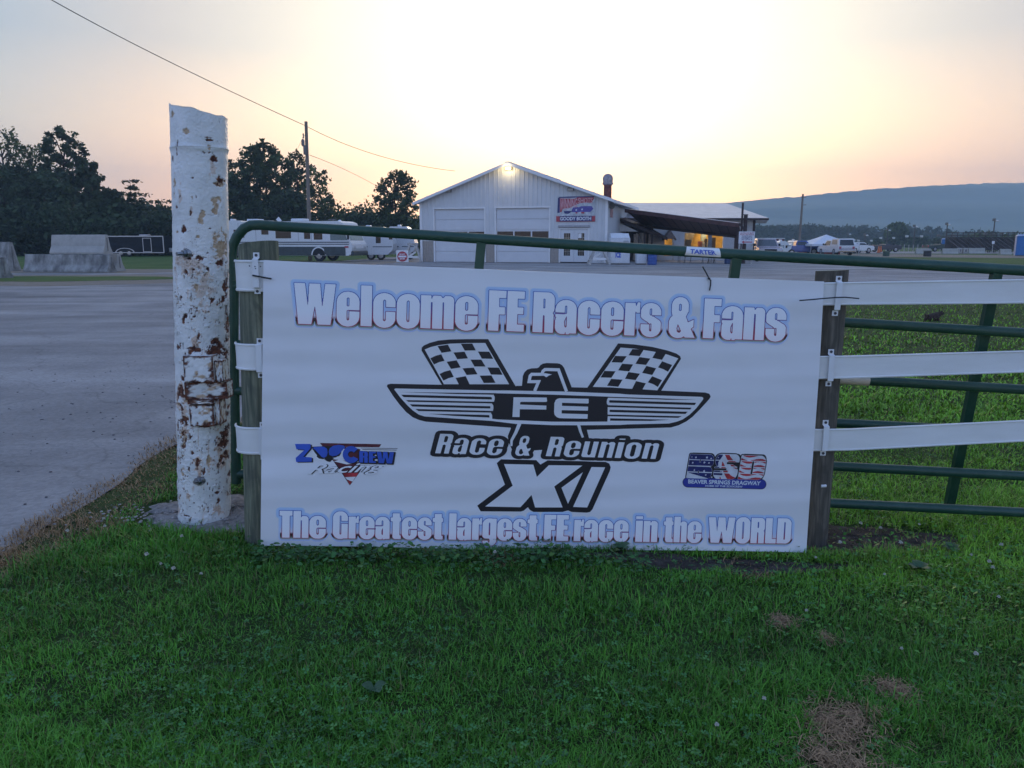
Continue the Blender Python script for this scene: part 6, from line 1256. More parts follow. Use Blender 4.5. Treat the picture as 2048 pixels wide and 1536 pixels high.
# ------------------------------------------------------------------ concrete barriers at left
M_JB = mat('stained_concrete', (.13, .125, .115), .9, var=.3, scale=2.6, bump=.5, bscale=30, col2=(.38, .37, .34), stretch=(1, 1, .6)); M_JL = mat('light_concrete', (.40, .38, .34), .9, var=.1, scale=3, bump=.4, bscale=30)
def jersey(lab, a, b, m, h=.82, z0=0.0, group='concrete traffic barriers at left', wd=.61):
    a = Vector(a); b = Vector(b); c = (a + b) / 2; L = (b - a).length; rz = math.atan2(b.y - a.y, b.x - a.x); t_ = thing('concrete_barrier', lab, 'barrier', (c.x, c.y, z0), rz, group)
    w = wd / 2; prof = [(-w, 0), (w, 0), (w, .075), (w - .13, .33 * h / .82), (.08, h - .02), (.06, h), (-.06, h), (-.08, h - .02), (-w + .13, .33 * h / .82), (-w, .075)]
    mb = MB(); n = len(prof); K = 14; vs = []
    for i in range(K + 1): vs += [(-L / 2 + L * i / K, y, z) for y, z in prof]
    fs = [tuple(range(n))[::-1], tuple(range(K * n, K * n + n))]
    for i in range(K): fs += [(i * n + j, i * n + (j + 1) % n, (i + 1) * n + (j + 1) % n, (i + 1) * n + j) for j in range(n)]
    mb.add(vs, fs); mb.build('body', m, t_)
    for sx in (-1, 1): mb = MB(); mb.tube([(sx * (L / 2 + .02), 0, .15), (sx * (L / 2 + .02), 0, h * .85)], .02, 6); mb.build('joint_pin', M_FIX, t_)
    return t_
DJ = 37.0
jersey('long weathered grey concrete barrier lying at the bottom of the left pair', P(56, 538, DJ + .5), P(224, 539, DJ - .6), M_JB)
jersey('clean pale concrete barrier stacked on top of the long weathered one', P(109, 502, DJ + .9), P(216, 505, DJ + .1), M_JL, z0=.84, h=.90)
jersey('pale end of a concrete barrier standing behind the long weathered one', P(212, 535, DJ + 1.4), P(240, 534, DJ + 1.0), M_JL, h=.84)
jersey('tall grey concrete barrier at the left edge of the picture', P(-40, 538, DJ + 2), P(28, 537, DJ + 1.2), M_JB, h=1.4, wd=.75)
jersey('near concrete barrier end cut off by the left edge of the picture', P(-40, 552, DJ - 5.6), P(10, 552, DJ - 6.6), M_JB, h=.80)
# ------------------------------------------------------------------ vehicles
M_TY = mat('tyre', (.018, .018, .02), .85, var=.2); M_RIM = mat('wheel_rim', (.42, .42, .44), .3, .8)
def wheel(t_, x, y, r_, wd=.22, rim=.58):
    mb = MB(); Mx = Matrix.Translation((x, y, r_)) @ Matrix.Rotation(R(90), 4, 'X'); mb.lathe([(r_ * .62, -wd / 2), (r_ * .9, -wd / 2), (r_, -wd * .36), (r_, wd * .36), (r_ * .9, wd / 2), (r_ * .62, wd / 2)], 22, M=Mx); w_ = mb.build('wheel', M_TY, t_, smooth=True)
    for s in (-1, 1):
        mb = MB(); mb.lathe([(r_ * rim, 0), (r_ * rim * .95, .015), (r_ * .25, .02), (r_ * .2, .05), (.01, .05)], 18, M=Matrix.Translation((x, y - s * -wd * .5, r_)) @ Matrix.Rotation(R(-90 if s > 0 else 90), 4, 'X')); mb.build('rim', M_RIM, w_, smooth=True)
def extr(prof, y0, y1, name, m, par, inset=None):
    """side profile (x, z) extruded across y, the roof corner pinched in by inset above zc"""
    mb = MB()
    def fn(u, v, k):
        y = y0 if k == 0 else y1
        if inset and v > inset[0]: y += (1 if k == 0 else -1) * inset[1] * (v - inset[0])
        return (u, y, v)
    mb.prism(prof, fn); return mb.build(name, m, par)
def quadp(name, m, par, *pts): mb = MB(); mb.add(pts, [tuple(range(len(pts)))]); return mb.build(name, m, par, recalc=False)
M_WH = mat('vehicle_white', (.68, .68, .68), .25, var=.03, coat=.5); M_RVW = mat('motorhome_white', (.70, .71, .72), .35, var=.04); M_SKIRT = mat('slate_green_skirt', (.035, .055, .065), .4, var=.2, scale=3); M_LITE = mat('lamp_glass', (.6, .6, .58), .15); M_CHR = mat('chrome', (.5, .5, .52), .15, 1.0)
# class A motorhome: local x forward, side facing -y
p = P(700, 520, 57.5); MH = thing('motorhome', 'white motorhome with a dark slate-green skirt and its nose to the right', 'motorhome', (p.x + .2, 57.5, 0), R(-15)); MHh = 2.95; ML = 11.2
prof = [(-ML, .42), (-.35, .42), (-.12, .55), (.0, .95), (-.02, 1.25), (-.12, 1.45), (-.18, 1.5), (-.62, 2.55), (-.75, 2.82), (-1.1, MHh), (-ML + .1, MHh - .0), (-ML, MHh - .12)]
body_ = extr(prof, 0, 2.45, 'body', M_RVW, MH)
mb = MB(); mb.box(-ML + .1, -.012, .43, -.55, -.002, 1.08); mb.build('skirt_panel', M_SKIRT, MH)
for z0, z1, m_ in ((1.22, 1.27, M_SKIRT), (1.38, 1.44, M_SKIRT), (1.33, 1.36, mat('silver_stripe', (.35, .37, .42), .3))): mb = MB(); mb.box(-ML + .1, -.014, z0, -.25, -.003, z1); mb.build('stripe', m_, MH)
for x0, x1, z0, z1 in ((-9.9, -9.0, 1.75, 2.35), (-7.5, -6.9, 1.98, 2.4), (-6.3, -5.0, 1.70, 2.35), (-3.9, -3.4, 1.65, 2.35), (-3.1, -2.4, 1.60, 2.35)):
    mb = MB(); mb.box(x0, -.02, z0, x1, -.002, z1, .004); w_ = mb.build('window', M_DARK, MH)
mb = MB(); mb.add([(-1.75, -.015, 1.55), (-.35, -.015, 1.55), (-.70, -.015, 2.4), (-1.75, -.015, 2.4)], [(0, 1, 2, 3)]); mb.build('side_window', mat('pale_side_glass', (.16, .22, .22), .1), MH, recalc=False)
quadp('windscreen', mat('windscreen_glass', (.22, .30, .30), .08), MH, (-.20, .15, 1.56), (-.20, 2.3, 1.56), (-.585, 2.3, 2.46), (-.585, .15, 2.46)).location.x = .02
for y_ in (.25, 1.9): mb = MB(); mb.box(-.02, y_, .95, .03, y_ + .35, 1.12, .01); mb.build('headlight', M_LITE, MH)
mb = MB(); mb.box(-.15, -.01, .45, .10, 2.46, .78, .05); mb.build('bumper', M_SKIRT, MH)
mb = MB(); mb.box(-.62, -.016, 1.0, -.3, -.004, 1.12); mb.build('side_marker', M_SRED, MH)
for x0, l_ in ((-9.2, 1.0), (-7.8, .5), (-5.4, 1.1)): mb = MB(); mb.box(x0, .7, MHh - .01, x0 + l_, 1.6, MHh + (.22 if l_ > .6 else .10), .06); mb.build('roof_unit', M_RVW, MH)
mb = MB(); mb.bar((-6.5, 1.1, MHh), (-6.75, 1.1, MHh + .28), .3, .03, up=(0, 1, 0)); mb.build('roof_vent', M_RVW, MH)
mb = MB(); mb.bar((-2.4, 1.0, MHh + .12), (-1.7, 1.0, MHh + .16), .05); mb.bar((-2.0, 1.0, MHh - .02), (-2.0, 1.0, MHh + .15), .04); mb.build('aerial', M_FIX, MH); mb = MB(); mb.lathe([(.14, 0), (.16, .06), (.08, .14), (.02, .16)], 12, c=(-1.6, 1.3, MHh - .04)); mb.build('satellite_dome', M_RVW, MH)
wheel(MH, -2.75, .16, .46, .28); wheel(MH, -2.75, 2.2, .46, .28); wheel(MH, -8.2, .16, .46, .28); wheel(MH, -8.2, 2.2, .46, .28)
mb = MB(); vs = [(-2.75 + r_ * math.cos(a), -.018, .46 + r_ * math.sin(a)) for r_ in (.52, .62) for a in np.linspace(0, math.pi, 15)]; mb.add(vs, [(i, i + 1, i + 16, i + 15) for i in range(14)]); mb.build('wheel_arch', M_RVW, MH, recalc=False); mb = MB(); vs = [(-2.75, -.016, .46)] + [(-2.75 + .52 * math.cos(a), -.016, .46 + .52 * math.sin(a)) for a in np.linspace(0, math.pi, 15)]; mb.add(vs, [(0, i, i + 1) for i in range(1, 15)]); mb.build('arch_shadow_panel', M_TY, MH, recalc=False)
mb = MB(); mb.box(-2.3, -.02, .5, -1.35, -.014, 1.0); mb.build('hatch', M_SKIRT, MH); mb = MB(); mb.bar((-.55, -.05, 2.0), (-.15, -.32, 1.95), .05); mb.box(-.22, -.36, 1.6, -.10, -.24, 2.0, .02); mb.build('mirror', M_TY, MH)
for x_ in (-9.5, -8.0, -4.4, -3.3): mb = MB(); mb.box(x_, -.006, 1.5, x_ + .02, -.001, 2.85); mb.build('seam', M_FIX, MH)
# travel trailers further back
def trailer(lab, px0, px1, pyt, pyb, D, rz=0, m=M_RVW, wins=((.2, .35, .45, .85), (.55, .72, .40, .70)), tilt=0.0, grp='travel trailers parked behind the motorhome'):
    p = P(px0, pyb, D); L = (px1 - px0) * D / F; h = P(px0, pyt, D).z; t_ = thing('travel_trailer', lab, 'caravan', (p.x, D, 0), rz, grp); prof = [(0, .42), (L - .5, .42), (L - .08, .75), (L, 1.3), (L - .25, h - .45), (L - .7, h), (.15, h), (0, h - .15)]
    extr(prof, 0, 2.3, 'body', m, t_)
    for a, b, c_, d_ in wins: mb = MB(); mb.box(L * a, -.018, .42 + (h - .42) * c_, L * b, -.002, .42 + (h - .42) * d_, .004); mb.build('window', M_DARK, t_)
    mb = MB(); mb.box(.02, -.014, 1.02, L - .1, -.003, 1.08); mb.build('stripe', M_SKIRT, t_); mb = MB(); mb.box(L * .38, -.02, .5, L * .50, -.003, h * .82); mb.build('door', M_RVW, t_)
    mb = MB(); mb.box(L * .3, .8, h - .01, L * .42, 1.5, h + .16, .04); mb.build('roof_unit', M_RVW, t_); wheel(t_, L * .45, .15, .34); wheel(t_, L * .45 + .8, .15, .34); return t_
trailer('white travel trailer with a slanted front, just right of the motorhome', 705, 786, 454, 516, 63, wins=((.40, .46, .55, .90), (.58, .70, .42, .72), (.90, .985, .55, .85)))
trailer('second white trailer, half hidden beside the garage corner', 778, 830, 453, 517, 66, wins=((.12, .30, .55, .8), (.55, .75, .6, .82)))
trailer('white trailer at the far left end, behind the wooden post', 440, 500, 441, 516, 66, wins=((.2, .4, .5, .8), (.6, .8, .5, .8)))
# black enclosed trailer
p = P(205, 508, 80); t_ = thing('cargo_trailer', 'black enclosed cargo trailer with silver trim beyond the barriers', 'trailer', (p.x, 80, 0)); L = 122 * 80 / F; h = P(250, 472, 80).z; M_BLK = mat('black_trailer_skin', (.010, .011, .018), .6, var=.2, scale=3, spec=.2); M_SIL = mat('silver_trim', (.5, .5, .52), .35, .5)
mb = MB(); mb.box(0, 0, .35, L, 2.2, h, .03); mb.build('body', M_BLK, t_)
mb = MB(); mb.box(-.02, -.03, h - .08, L + .02, .02, h + .02); mb.box(-.02, -.03, .34, L + .02, .02, .42); mb.box(L - .06, -.03, .42, L + .03, .02, h - .08); mb.build('edge_trim', M_SIL, t_)
x0 = (291 - 210) * 80 / F; x1 = (307 - 210) * 80 / F; mb = MB(); mb.box(x0, -.03, .5, x0 + .06, -.002, h - .25); mb.box(x1, -.03, .5, x1 + .06, -.002, h - .25); mb.box(x0, -.03, h - .25, x1 + .06, -.002, h - .19); mb.box(x0, -.03, .44, x1 + .06, -.002, .5); mb.build('door_frame', M_SIL, t_); mb = MB(); mb.box(x0 + .07, -.014, .52, x1 - .01, -.002, h - .26); mb.build('door', M_BLK, t_)
for x_ in (2.1, 2.95): wheel(t_, x_ - .2, .1, .33)
mb = MB(); vs = [(2.33 + r_ * 1.0 * math.cos(a) * (1.05 / .5), -.02, .38 + r_ * math.sin(a)) for r_ in (.42, .48) for a in np.linspace(0, math.pi, 13)]; mb.add(vs, [(i, i + 1, i + 14, i + 13) for i in range(12)]); mb.build('fender', M_SIL, t_, recalc=False)
mb = MB(); mb.box(x0 - .6, .6, h, x0 + .3, 1.3, h + .16, .04); mb.build('roof_vent', M_SIL, t_); mb = MB(); mb.bar((L, 1.1, .42), (L + 1.3, 1.1, .42), .1); mb.build('drawbar', M_FIX, t_); mb = MB(); mb.box(L + .1, .9, .45, L + .45, 1.3, .85, .02); mb.build('tongue_box', M_SIL, t_)
# far small blue vehicle at left
def pickup(lab, cx, D, rz, m, L=5.3, cap=None, h=1.75, cat='pickup truck', cabm=None):
    p = P(cx, 510, D); t_ = thing('pickup_truck', lab, cat, (p.x, D, 0), rz); hw = .95; k = L / 5.3
    lower = [(-L / 2, .48), (-L / 2 + .02, 1.02), (-.35 * k, 1.05), (1.05 * k, 1.05), (L / 2 - .25, .98), (L / 2, .82), (L / 2 - .02, .45), (L / 2 - .45, .34), (-L / 2 + .3, .36)]
    extr(lower, -hw, hw, 'body', m, t_, (.75, .12))
    cab = [(-.55 * k, 1.0), (-.48 * k, h - .08), (-.35 * k, h), (.60 * k, h), (.72 * k, h - .05), (1.30 * k, 1.03)]
    extr(cab, -hw + .04, hw - .04, 'cab', cabm or m, t_, (1.05, .24))
    for s in (-1, 1):
        y = s * (hw + .004 - .04); gl = [(-.42 * k, 1.10), (-.38 * k, h - .12), (.55 * k, h - .12), (1.08 * k, 1.10)]; mb = MB(); mb.prism(gl, lambda u, v, kk: (u, y - s * .24 * (v - 1.05) + s * .012 * kk, v)); mb.build('side_window', M_DARK, t_)
        mb = MB(); mb.box(-L / 2 - .01, s * .72 - .12, .72, -L / 2 + .03, s * .72 + .12, .98, .01); mb.build('tail_light', M_SRED, t_); mb = MB(); mb.box(L / 2 - .10, s * .68 - .17, .66, L / 2 + .02, s * .68 + .17, .84, .01); mb.build('headlight', M_LITE, t_)
        mb = MB(); mb.box(.95 * k, s * 1.0 - .08, 1.1, 1.05 * k, s * 1.0 + .08, 1.3, .02); mb.build('mirror', M_TY, t_)
    z0, z1 = 1.10, h - .10; xf = lambda z: (1.30 + (.72 - 1.30) * (z - 1.03) / (h - .05 - 1.03)) * k + .012
    quadp('windscreen', mat('car_windscreen', (.14, .16, .17), .08), t_, (xf(z0), -.80, z0), (xf(z0), .80, z0), (xf(z1), .66, z1), (xf(z1), -.66, z1))
    quadp('rear_window', M_DARK, t_, (-.565 * k, .75, 1.12), (-.565 * k, -.75, 1.12), (-.51 * k, -.64, h - .14), (-.51 * k, .64, h - .14))
    mb = MB(); mb.box(L / 2 - .04, -.48, .58, L / 2 + .03, .48, .86, .01); mb.build('grille', M_TY, t_); mb = MB(); mb.box(L / 2 - .12, -.92, .38, L / 2 + .10, .92, .55, .03); mb.build('front_bumper', M_CHR, t_); mb = MB(); mb.box(-L / 2 - .12, -.9, .42, -L / 2 + .05, .9, .58, .03); mb.build('rear_bumper', M_CHR, t_)
    for x in (-L / 2 + 1.05, L / 2 - .95):
        for s in (-1, 1): wheel(t_, x, s * .84, .38, .24)
    if cap:
        cp = [(-L / 2 + .04, 1.03), (-L / 2 + .28, h + .10), (-L / 2 + .40, h + .14), (-.75 * k, h + .12), (-.62 * k, 1.03)]; extr(cp, -hw + .06, hw - .06, 'camper_cap', cap, t_, (1.05, .10))
        quadp('cap_rear_window', M_DARK, t_, (-L / 2 + .045, .78, 1.10), (-L / 2 + .045, -.78, 1.10), (-L / 2 + .25, -.70, h + .02), (-L / 2 + .25, .70, h + .02)); 
        for s in (-1, 1): mb = MB(); yy = s * (hw - .06); mb.prism([(-L / 2 + .5, 1.2), (-L / 2 + .55, h), (-.85 * k, h), (-.80 * k, 1.2)], lambda u, v, kk: (u, yy - s * .10 * (v - 1.05) + s * .01 * kk, v)); mb.build('cap_side_window', mat('amber_lit_glass', (.30, .25, .18), .1), t_)
        for z in (.62, .78): mb = MB(); mb.box(-L / 2 - .015, -.9, z, -L / 2 + .01, .9, z + .05); mb.build('tailgate_stripe', M_NAVY, t_)
    return t_
pickup('white pickup with a dark grille facing the camera, right of the direction sign', 1528, 66, R(-97), mat('pinkish_white_paint', (.46, .40, .42), .25, coat=.5), h=1.72)
pickup('blue pickup truck parked sideways with its bed to the left', 1597, 92, R(-8), mat('medium_blue_paint', (.03, .07, .28), .3, coat=.5), L=4.9, h=1.62)
pickup('white pickup with a matching camper cap, seen from its tailgate', 1671, 86, R(92), M_WH, cap=M_WH, h=1.68, L=5.2)
pickup('small white car beyond the capped pickup', 1712, 105, R(20), M_WH, L=4.3, h=1.45, cat='car')
pickup('small blue pickup parked under the trees at far left', 48, 90, R(5), mat('medium_blue_paint'), L=4.6, h=1.6)
pickup('dark car crouched low on the far track beside the green drum', 1768, 120, R(4), mat('dark_car', (.04, .04, .05), .3), L=4.4, h=1.2, cat='car'); pickup('dark green car far out beyond the concrete barriers', 1877, 125, R(4), mat('dark_green_car', (.03, .05, .04), .3), L=4.6, h=1.2, cat='car')
trailer('white camper behind the blue pickup', 1557, 1583, 482, 506, 84, wins=((.35, .65, .35, .6),), grp='campers in the far paddock'); trailer('white camper with a rounded roof behind the paddock tent', 1586, 1600, 481, 504, 100, wins=((.3, .6, .4, .7),), grp='campers in the far paddock')
p = P(1505, 500, 90); t_ = thing('box_trailer', 'dark red race trailer behind the white pickup', 'trailer', (p.x, 90, 0)); mb = MB(); mb.box(0, 0, .5, 3.6, 2.3, P(1505, 477.5, 90).z, .05); mb.build('body', mat('maroon_paint', (.12, .02, .03), .35), t_); mb = MB(); mb.box(-.05, -.05, P(1505, 477.5, 90).z + .001, 3.65, 2.35, P(1505, 477.5, 90).z + .08); mb.build('roof_edge', M_TRIM, t_); wheel(t_, 1.8, .1, .4)
# small flatbed at the foot of the sign
t_ = thing('golf_cart', 'low dark cart parked left of the white pickup', 'cart', (P(1500, 500, 58).x, 58, 0)); mb = MB(); mb.box(-.9, 0, .35, .9, 1.1, .62, .04); mb.build('tub', M_FIX, t_); mb = MB(); mb.box(-.8, .1, 1.48, .5, 1.0, 1.54, .02); mb.build('canopy', M_FIX, t_)
for x in (-.75, .45):
    for y in (.12, .98): mb = MB(); mb.bar((x, y, .6), (x, y, 1.48), .035); mb.build('canopy_post', M_FIX, t_)
for x in (-.6, .6): wheel(t_, x, .1, .22, .14)
# marquee
p = P(1650, 505, 92); TT = thing('marquee', 'white peaked marquee tent with red side curtains in the far paddock', 'tent', (p.x, 92, 0)); s_ = 92 / F; ex_ = 46 * s_; ze = P(1650, 488, 92).z; zp = P(1650, 469, 92).z
M_TNT = mat('tent_white', (.68, .70, .74), .6, var=.04); mb = MB(); K = 8; vs = []
for r in range(K + 1):
    u = r / K; z = ze + (zp - ze) * (u ** 1.25); e = ex_ * (1 - u)
    vs += [(-e, -e, z), (e, -e, z), (e, e, z), (-e, e, z)]
mb.add(vs, [(r * 4 + j, r * 4 + (j + 1) % 4, r * 4 + 4 + (j + 1) % 4, r * 4 + 4 + j) for r in range(K) for j in range(4)]); mb.build('canopy', M_TNT, TT, recalc=False)
for a, b in (((-1, -1), (1, -1)), ((1, -1), (1, 1)), ((-1, 1), (1, 1)), ((-1, -1), (-1, 1))): mb = MB(); mb.bar((a[0] * ex_, a[1] * ex_, ze - .12), (b[0] * ex_, b[1] * ex_, ze - .12), .03, .24); mb.build('valance', M_TNT, TT)
mb = MB(); mb.box(-ex_ * .9, ex_ * .6, 0, ex_ * .9, ex_ * .63, ze - .4); mb.build('side_curtain', mat('red_curtain', (.30, .03, .04), .7, var=.3, scale=1.5), TT)
for a in (-1, 1):
    for b in (-1, 1): mb = MB(); mb.bar((a * ex_, b * ex_, 0), (a * ex_, b * ex_, ze), .06); mb.build('pole', M_SIL, TT)
# far barriers, blocks, cones, toilets, bleachers
for x0, x1, y0, D, lab in ((1831, 1860, 497, 98, 'white concrete barrier behind the dark litter drum'), (1884, 1914, 497, 98, 'white concrete barrier below the far portable toilet'), (1936, 1968, 496, 100, 'white concrete barrier before the left end of the bleachers'), (1999, 2021, 498, 92, 'short white concrete barrier beside the blue portable toilet')):
    jersey(lab, P(x0, 507, D), P(x1, 507, D), M_JL, h=P(x0, y0, D).z, group='white concrete barriers along the far track')
for x0, x1, lab in ((1917, 1924, 'white block, left one of the pair between the far barriers'), (1927, 1936, 'white block, right one of the pair between the far barriers')):
    D = 104; p = P(x0, 505, D); t_ = thing('concrete_block', lab, 'block', (p.x, D, 0), 0, 'white blocks on the far track'); w_ = (x1 - x0) * D / F; mb = MB(); mb.box(0, 0, 0, w_, .6, P(x0, 496, D).z, .05); mb.build('block', M_JL, t_); mb = MB(); mb.box(w_ * .3, -.02, .2, w_ * .7, -.002, .5); mb.build('slot', M_FIX, t_)
def toilet(px, pyt, pyb, D, lab, m):
    h = 2.25; p = P(px, pyb, D); t_ = thing('portable_toilet', lab, 'portable toilet', (p.x, D, 0), R(-25)); mb = MB(); mb.box(-.58, -.58, .08, .58, .58, 2.05, .04); mb.build('cabin', m, t_); mb = MB(); mb.add([(-.62, -.62, 2.06), (.62, -.62, 2.06), (.62, .62, 2.06), (-.62, .62, 2.06), (-.4, -.4, h), (.4, -.4, h), (.4, .4, h), (-.4, .4, h)], [(0, 1, 5, 4), (1, 2, 6, 5), (2, 3, 7, 6), (3, 0, 4, 7), (4, 5, 6, 7)]); mb.build('roof', mat('pale_blue_roof', (.35, .42, .55), .5), t_)
    mb = MB(); mb.box(-.42, -.61, .12, .42, -.585, 1.95, .01); mb.build('door', m, t_); mb = MB(); mb.box(-.6, -.6, 0, .6, .6, .08); mb.build('skid', M_FIX, t_)
M_PT = mat('toilet_blue', (.03, .16, .42), .5, var=.1)
toilet(2041, 484, 512, 82, 'blue portable toilet at the right edge of the picture', M_PT); toilet(1888, 490, 502, 150, 'small far blue portable toilet behind the white barriers', M_PT)
for px, D, lab in ((1737, 105, 'orange traffic cone left one on the far grass'), (1757, 108, 'orange traffic cone nearer the green drum'), (1761, 118, 'orange traffic cone beside the far dark car')):
    p = P(px, 505, D); t_ = thing('traffic_cone', lab, 'cone', (p.x, D, 0), 0, 'orange cones on the far field'); mb = MB(); mb.lathe([(.22, .03), (.06, .9), (.05, .92)], 10); mb.build('cone', mat('cone_orange', (.55, .12, .03), .6), t_); mb = MB(); mb.box(-.28, -.28, 0, .28, .28, .03); mb.build('base', M_TY, t_)
BLx = P(1925, 500, 110).x; BL = thing('bleachers', 'long dark brown wooden bleachers at the far right of the field', 'grandstand', (BLx, 110, 0)); LBx = P(2100, 500, 110).x - BLx
for k in range(7): mb = MB(); mb.box(0, k * .7, .35 + k * .26, LBx, k * .7 + .28, .40 + k * .26); mb.build('bench', mat('old_dark_timber', (.07, .055, .05), .9, var=.4, scale=1), BL); mb = MB(); mb.box(0, k * .7 + .45, .16 + k * .26, LBx, k * .7 + .65, .20 + k * .26); mb.build('footboard', mat('old_dark_timber'), BL)
for k in range(16): x = LBx * k / 15; mb = MB(); mb.bar((x, 0, .3), (x, 4.5, 2.1), .08, .12); mb.bar((x, 4.5, 0), (x, 4.5, 2.9), .08); mb.bar((x, 2.2, 0), (x, 2.2, 1.1), .08); mb.build('frame', mat('old_dark_timber'), BL)
mb = MB(); mb.box(0, 4.6, .3, LBx, 4.66, 2.2); mb.build('back_boards', mat('old_dark_timber'), BL)
for z in (2.45, 2.85): mb = MB(); mb.bar((0, 4.55, z), (LBx, 4.55, z), .05, .09); mb.build('rail', mat('old_dark_timber'), BL)
for px, lab, wd, D in ((2039, 'white board raised on a post above the portable toilet', .32, 95), (1987, 'small white board on the bleachers rail', .18, 108)):
    t_ = thing('number_board', lab, 'sign', (P(px, 480, D).x, D, 0)); z = P(px, 479.5 if px > 2000 else 485, D).z; mb = MB(); mb.box(-wd, -.02, z - wd * 1.1, wd, .0, z + wd * 1.1); mb.build('board', M_TRIM, t_); mb = MB(); mb.bar((0, .03, 0), (0, .03, z), .06); mb.build('post', M_WOODB, t_)
# track-side fence: posts with two wires
fx = [P(x, 500, 128).x for x in range(1700, 2060, 9)]
FN = thing('wire_fence', 'thin post and wire fence along the far side of the track', 'fence', (fx[0], 128, 0))
for x in fx: mb = MB(); mb.bar((x - fx[0], 0, 0), (x - fx[0], 0, 1.1), .09); mb.build('post', M_WOODB, FN)
mb = MB(); mb.bar((0, 0, 1.0), (fx[-1] - fx[0], 0, 1.0), .03); mb.build('wire', M_FIX, FN); mb = MB(); mb.bar((0, 0, .6), (fx[-1] - fx[0], 0, .6), .03); mb.build('wire', M_FIX, FN)
# ------------------------------------------------------------------ poles, lamps and wires
M_PW = mat('weathered_pole_wood', (.20, .165, .13), .85, var=.25, scale=3, stretch=(4, 4, .3)); M_PF = mat('far_pole_wood', (.11, .10, .09), .85, var=.2)
def upole(lab, xt, yt, xb, D, r_, parts=()):
    a = P(xt, yt, D); b = P(xb, 505, D); t_ = thing('utility_pole', lab, 'utility pole', (b.x, D, 0)); L = Vector((a.x - b.x, 0, a.z)); mb = MB(); mb.tube([(0, 0, -.3), L * .5, L], [r_, r_ * .87, r_ * .7], 12); mb.build('pole', M_PW, t_, smooth=True); return t_, L, b
t_, L, b_ = upole('tall wooden utility pole rising behind the motorhome', 612, 243, 620, 62, .17)
h1 = P(606, 272, 62); rel = Vector((b_.x, 62, 0))
mb = MB(); mb.lathe([(.08, 0), (.13, .1), (.13, .42), (.08, .52)], 10, c=tuple(P(609, 287, 61.8) - rel - Vector((.12, 0, .2)))); mb.build('junction_can', M_FIX, t_)
mb = MB(); q_ = P(606.5, 272, 61.9) - rel; mb.bar(q_, q_ + Vector((.22, 0, .02)), .04); mb.lathe([(.05, -.18), (.07, -.1), (.03, 0), (.07, .1), (.04, .2)], 8, c=tuple(q_)); mb.build('insulator', M_FIX, t_)
mb = MB(); q_ = P(610, 300, 61.8) - rel; mb.box(q_.x - .12, q_.y - .1, q_.z - .35, q_.x + .1, q_.y + .1, q_.z + .35, .03); mb.build('meter_box', M_FIX, t_)
t2, L2, b2_ = upole('slim far utility pole in front of the left trees', 521, 360, 524, 100, .13)
for py in (365, 386): mb = MB(); q_ = P(521.5, py, 100) - Vector((b2_.x, 100, 0)); mb.box(q_.x - .3, q_.y - .05, q_.z - .05, q_.x + .3, q_.y + .05, q_.z + .05); mb.build('bracket', M_FIX, t2)
t3, L3, b3_ = upole('leaning utility pole in the middle distance before the blue ridge', 1606, 388, 1597, 95, .16)
for py in (395, 410): q_ = P(1606.5, py, 95) - Vector((b3_.x, 95, 0)); mb = MB(); mb.bar(q_ + Vector((-.25, 0, 0)), q_ + Vector((.35, 0, .02)), .06); mb.build('crossarm', M_FIX, t3)
M_WIRE = mat('grey_cable', (.10, .09, .09), .6)
def wire(lab, pts, r_, kind='cable'):
    v = [P(*p) for p in pts]; A_w, B_w, C_w = v[0], v[1], v[2]; out_ = []
    for i in range(33):
        u = i / 32; out_.append(A_w * (1 - u) * (1 - 2 * u) + B_w * 4 * u * (1 - u) + C_w * u * (2 * u - 1))
    o_ = out_[0].copy(); mb = MB(); mb.tube([q - o_ for q in out_], r_, 5, cap=False); o = mb.build('overhead_cable', M_WIRE); o.location = o_; tag(o, lab, 'cable')
wire('long overhead cable crossing the sky from the top left corner to the tall pole', [(100, -2, 40), (360, 134, 50), (612, 252, 62)], .024)
wire('overhead cable sagging from the tall pole towards the garage ridge', [(612, 252, 62), (760, 312, 66), (910, 342, 74)], .022)
wire('lower thin cable running from the tall pole down behind the small tree', [(619, 310, 62), (700, 344, 80), (760, 376, 100)], .022)
wire('slack cable looping from the slim far pole to the trees', [(524, 386, 100), (556, 382, 100), (588, 350, 100)], .02)
wire('short upper cable from the slim far pole into the trees', [(522, 366, 100), (540, 364, 100), (575, 340, 100)], .02)
wire('faint cable from the tall pole down to the slim far pole', [(606, 276, 62), (598, 292, 75), (590, 310, 90)], .012)
def lamp_pole(px, yt, D, lab, kind=0):
    p = P(px, 503, D); t_ = thing('light_pole', lab, 'light pole', (p.x, D, 0)); h = P(px, yt, D).z; mb = MB(); mb.tube([(0, 0, 0), (0, 0, h)], [.14, .09], 8); mb.build('pole', M_PF, t_)
    mb = MB(); mb.box(-.35, -.2, h - .1, .05, .2, h + .35, .05); mb.build('lamp_head', M_FIX, t_)
    mb = MB(); mb.lathe([(.28, 0), (.3, .1), (.1, .3)], 10, c=(.35, -.1, h - .2)); mb.build('reflector', M_LITE, t_)
    z = h * .55; mb = MB(); mb.bar((-1.4, 0, z), (1.4, 0, z), .1); mb.build('crossarm', M_PF, t_)
    for s in (-1, 1): mb = MB(); mb.box(s * 1.4 - .25, -.2, z - .05, s * 1.4 + .25, .2, z + .35, .05); mb.build('lamp_head', M_FIX if kind == 0 else M_LITE, t_)
lamp_pole(1825.5, 453, 150, 'floodlight pole left of the two tall ones on the far track', 1); lamp_pole(1889.5, 449, 140, 'floodlight pole above the far portable toilet'); lamp_pole(1983, 441, 130, 'floodlight pole behind the bleachers with a crossarm'); lamp_pole(1728, 470, 170, 'short lamp pole beyond the small white car', 1); lamp_pole(1772, 460, 170, 'lamp pole in front of the big far tree', 1)
